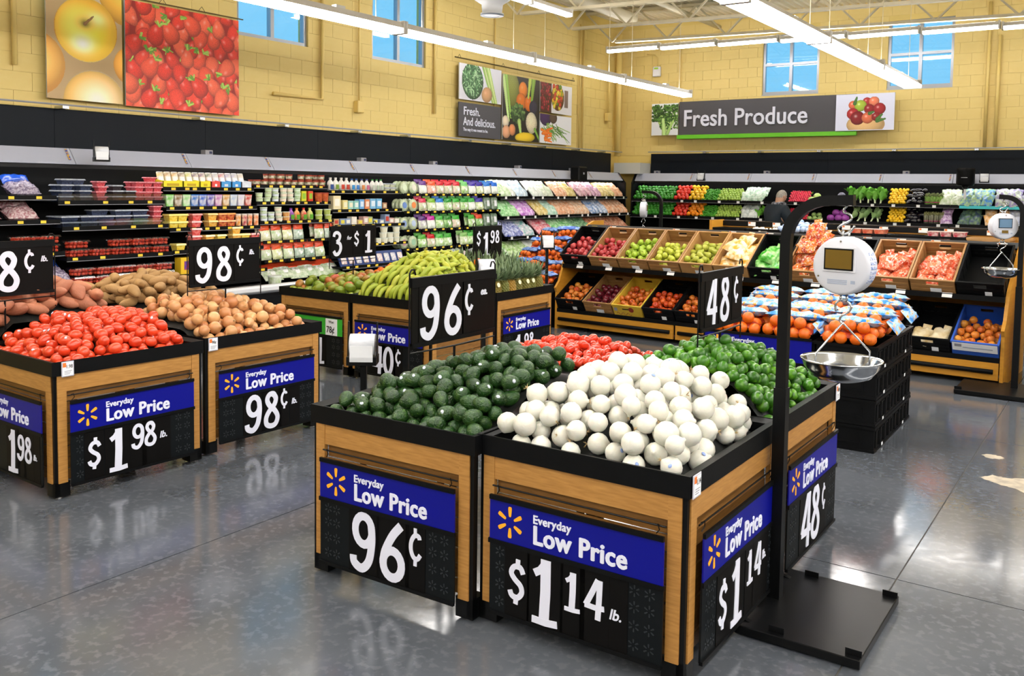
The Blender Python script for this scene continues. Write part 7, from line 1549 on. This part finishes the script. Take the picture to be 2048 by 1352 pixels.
V = [(0, 0, .95), (0, -.01, 1.15), (0, .0, 1.36), (0, .03, 1.50), (0, .07, 1.62), (0, .09, 1.70),
     (-.19, .01, 1.42), (-.25, .12, 1.16), (-.20, .33, 1.10), (-.18, .41, 1.11), (.19, .01, 1.42), (.26, .12, 1.16), (.20, .34, 1.14), (.18, .42, 1.16),
     (-.10, 0, .90), (-.11, .02, .50), (-.11, -.02, .10), (.10, 0, .90), (.11, .02, .50), (.11, -.02, .10)]
E_ = [(0, 1), (1, 2), (2, 3), (3, 4), (4, 5), (2, 6), (6, 7), (7, 8), (8, 9), (2, 10), (10, 11), (11, 12), (12, 13), (0, 14), (14, 15), (15, 16), (0, 17), (17, 18), (18, 19)]
Rr = [.15, .14, .16, .06, .085, .08, .065, .05, .036, .03, .065, .05, .036, .03, .09, .065, .045, .09, .065, .045]
body = skin_mesh('body', V, E_, Rr, SKIN); body.parent = person
J = skin_mesh('jacket', V[:4] + V[6:9] + V[10:13] + [(0, 0, .82)], [(0, 1), (1, 2), (2, 3), (2, 4), (4, 5), (5, 6), (2, 7), (7, 8), (8, 9), (0, 10)], [.20, .195, .215, .09, .118, .085, .06, .118, .085, .06, .19], JACK); J.parent = person
Tr = skin_mesh('trousers', [V[0]] + V[14:20], [(0, 1), (1, 2), (2, 3), (0, 4), (4, 5), (5, 6)], [.16, .105, .082, .062, .105, .082, .062], TROU); Tr.parent = person
head = ball_mesh('head', .078, .098, .115, SKIN, 18, 14, lambda x, y, z: (x * (1 - .12 * max(-z, 0)), y * (1 + .10 * max(-z, 0) * (1 if y > 0 else 0)), z))
H0 = T(0, .10, 1.665, rx=-.38); ho = inst('head', head, person, H0)
hm = MB().add([tuple(v.co) for v in head.vertices], [tuple(p.vertices) for p in head.polygons if p.center.z > .018 + .35 * max(p.center.y, -.03) or (p.center.y < -.035 and p.center.z > -.06)]).mesh('hair', HAIR, True); hm.transform(Matrix.Diagonal((1.09, 1.07, 1.07, 1))); inst('hair', hm, ho)
nose = MB().prism([(.092, .01), (.118, -.022), (.095, -.03)], -.011, .011, 'x').mesh('nose', SKIN, True); inst('nose', nose, ho)
for sx in (-1, 1):
    inst('ear', ball_mesh('ear', .010, .022, .030, SKIN, 8, 6), ho, T(sx * .078, -.005, -.005)); inst('eye', ball_mesh('eye', .011, .008, .009, M('eye_white', '#e8e6e2', .3), 8, 6), ho, T(sx * .032, .089, .012))
inst('mouth', MB().box(-.022, .022, .094, .099, -.062, -.054).mesh('mouth', M('lips', '#a8685e', .5)), ho)
sc_ = MB()
for k in range(3): sc_.tube([(.105 * math.cos(a) * (1 + .05 * k), .045 + .095 * math.sin(a), 1.475 + .03 * k + .012 * math.sin(2 * a + k)) for a in [2 * PI * i / 20 for i in range(21)]], .036 - .004 * k, 8)
sc_.build('scarf', SCARF, person, True)
def hand(mx, side):
    P = [(0, 0, 0), (0, .05, 0)]; Rd = [.022, .026]; Ed = [(0, 1)]
    for f, (dx, L) in enumerate(((-.027, .070), (-.009, .080), (.010, .076), (.028, .060))):
        i = len(P); P += [(dx, .075, 0), (dx * 1.15, .075 + L * .5, -.010), (dx * 1.2, .075 + L * .8, -.035)]; Rd += [.0095, .0085, .007]; Ed += [(1, i), (i, i + 1), (i + 1, i + 2)]
    i = len(P); P += [(side * .035, .03, -.008), (side * .055, .065, -.02), (side * .058, .085, -.034)]; Rd += [.011, .0095, .008]; Ed += [(0, i), (i, i + 1), (i + 1, i + 2)]
    o = skin_mesh('hand', P, Ed, Rd, SKIN, 0, 1); o.parent = person; o.matrix_local = mx
hand(T(-.18, .42, 1.11), 1); hand(T(.18, .43, 1.16), -1)
for sx in (-1, 1): inst('shoe', ball_mesh('shoe', .05, .13, .05, SHOE, 12, 8, lambda x, y, z: (x, y, max(z, -.8))), person, T(sx * .11, .03, .041))
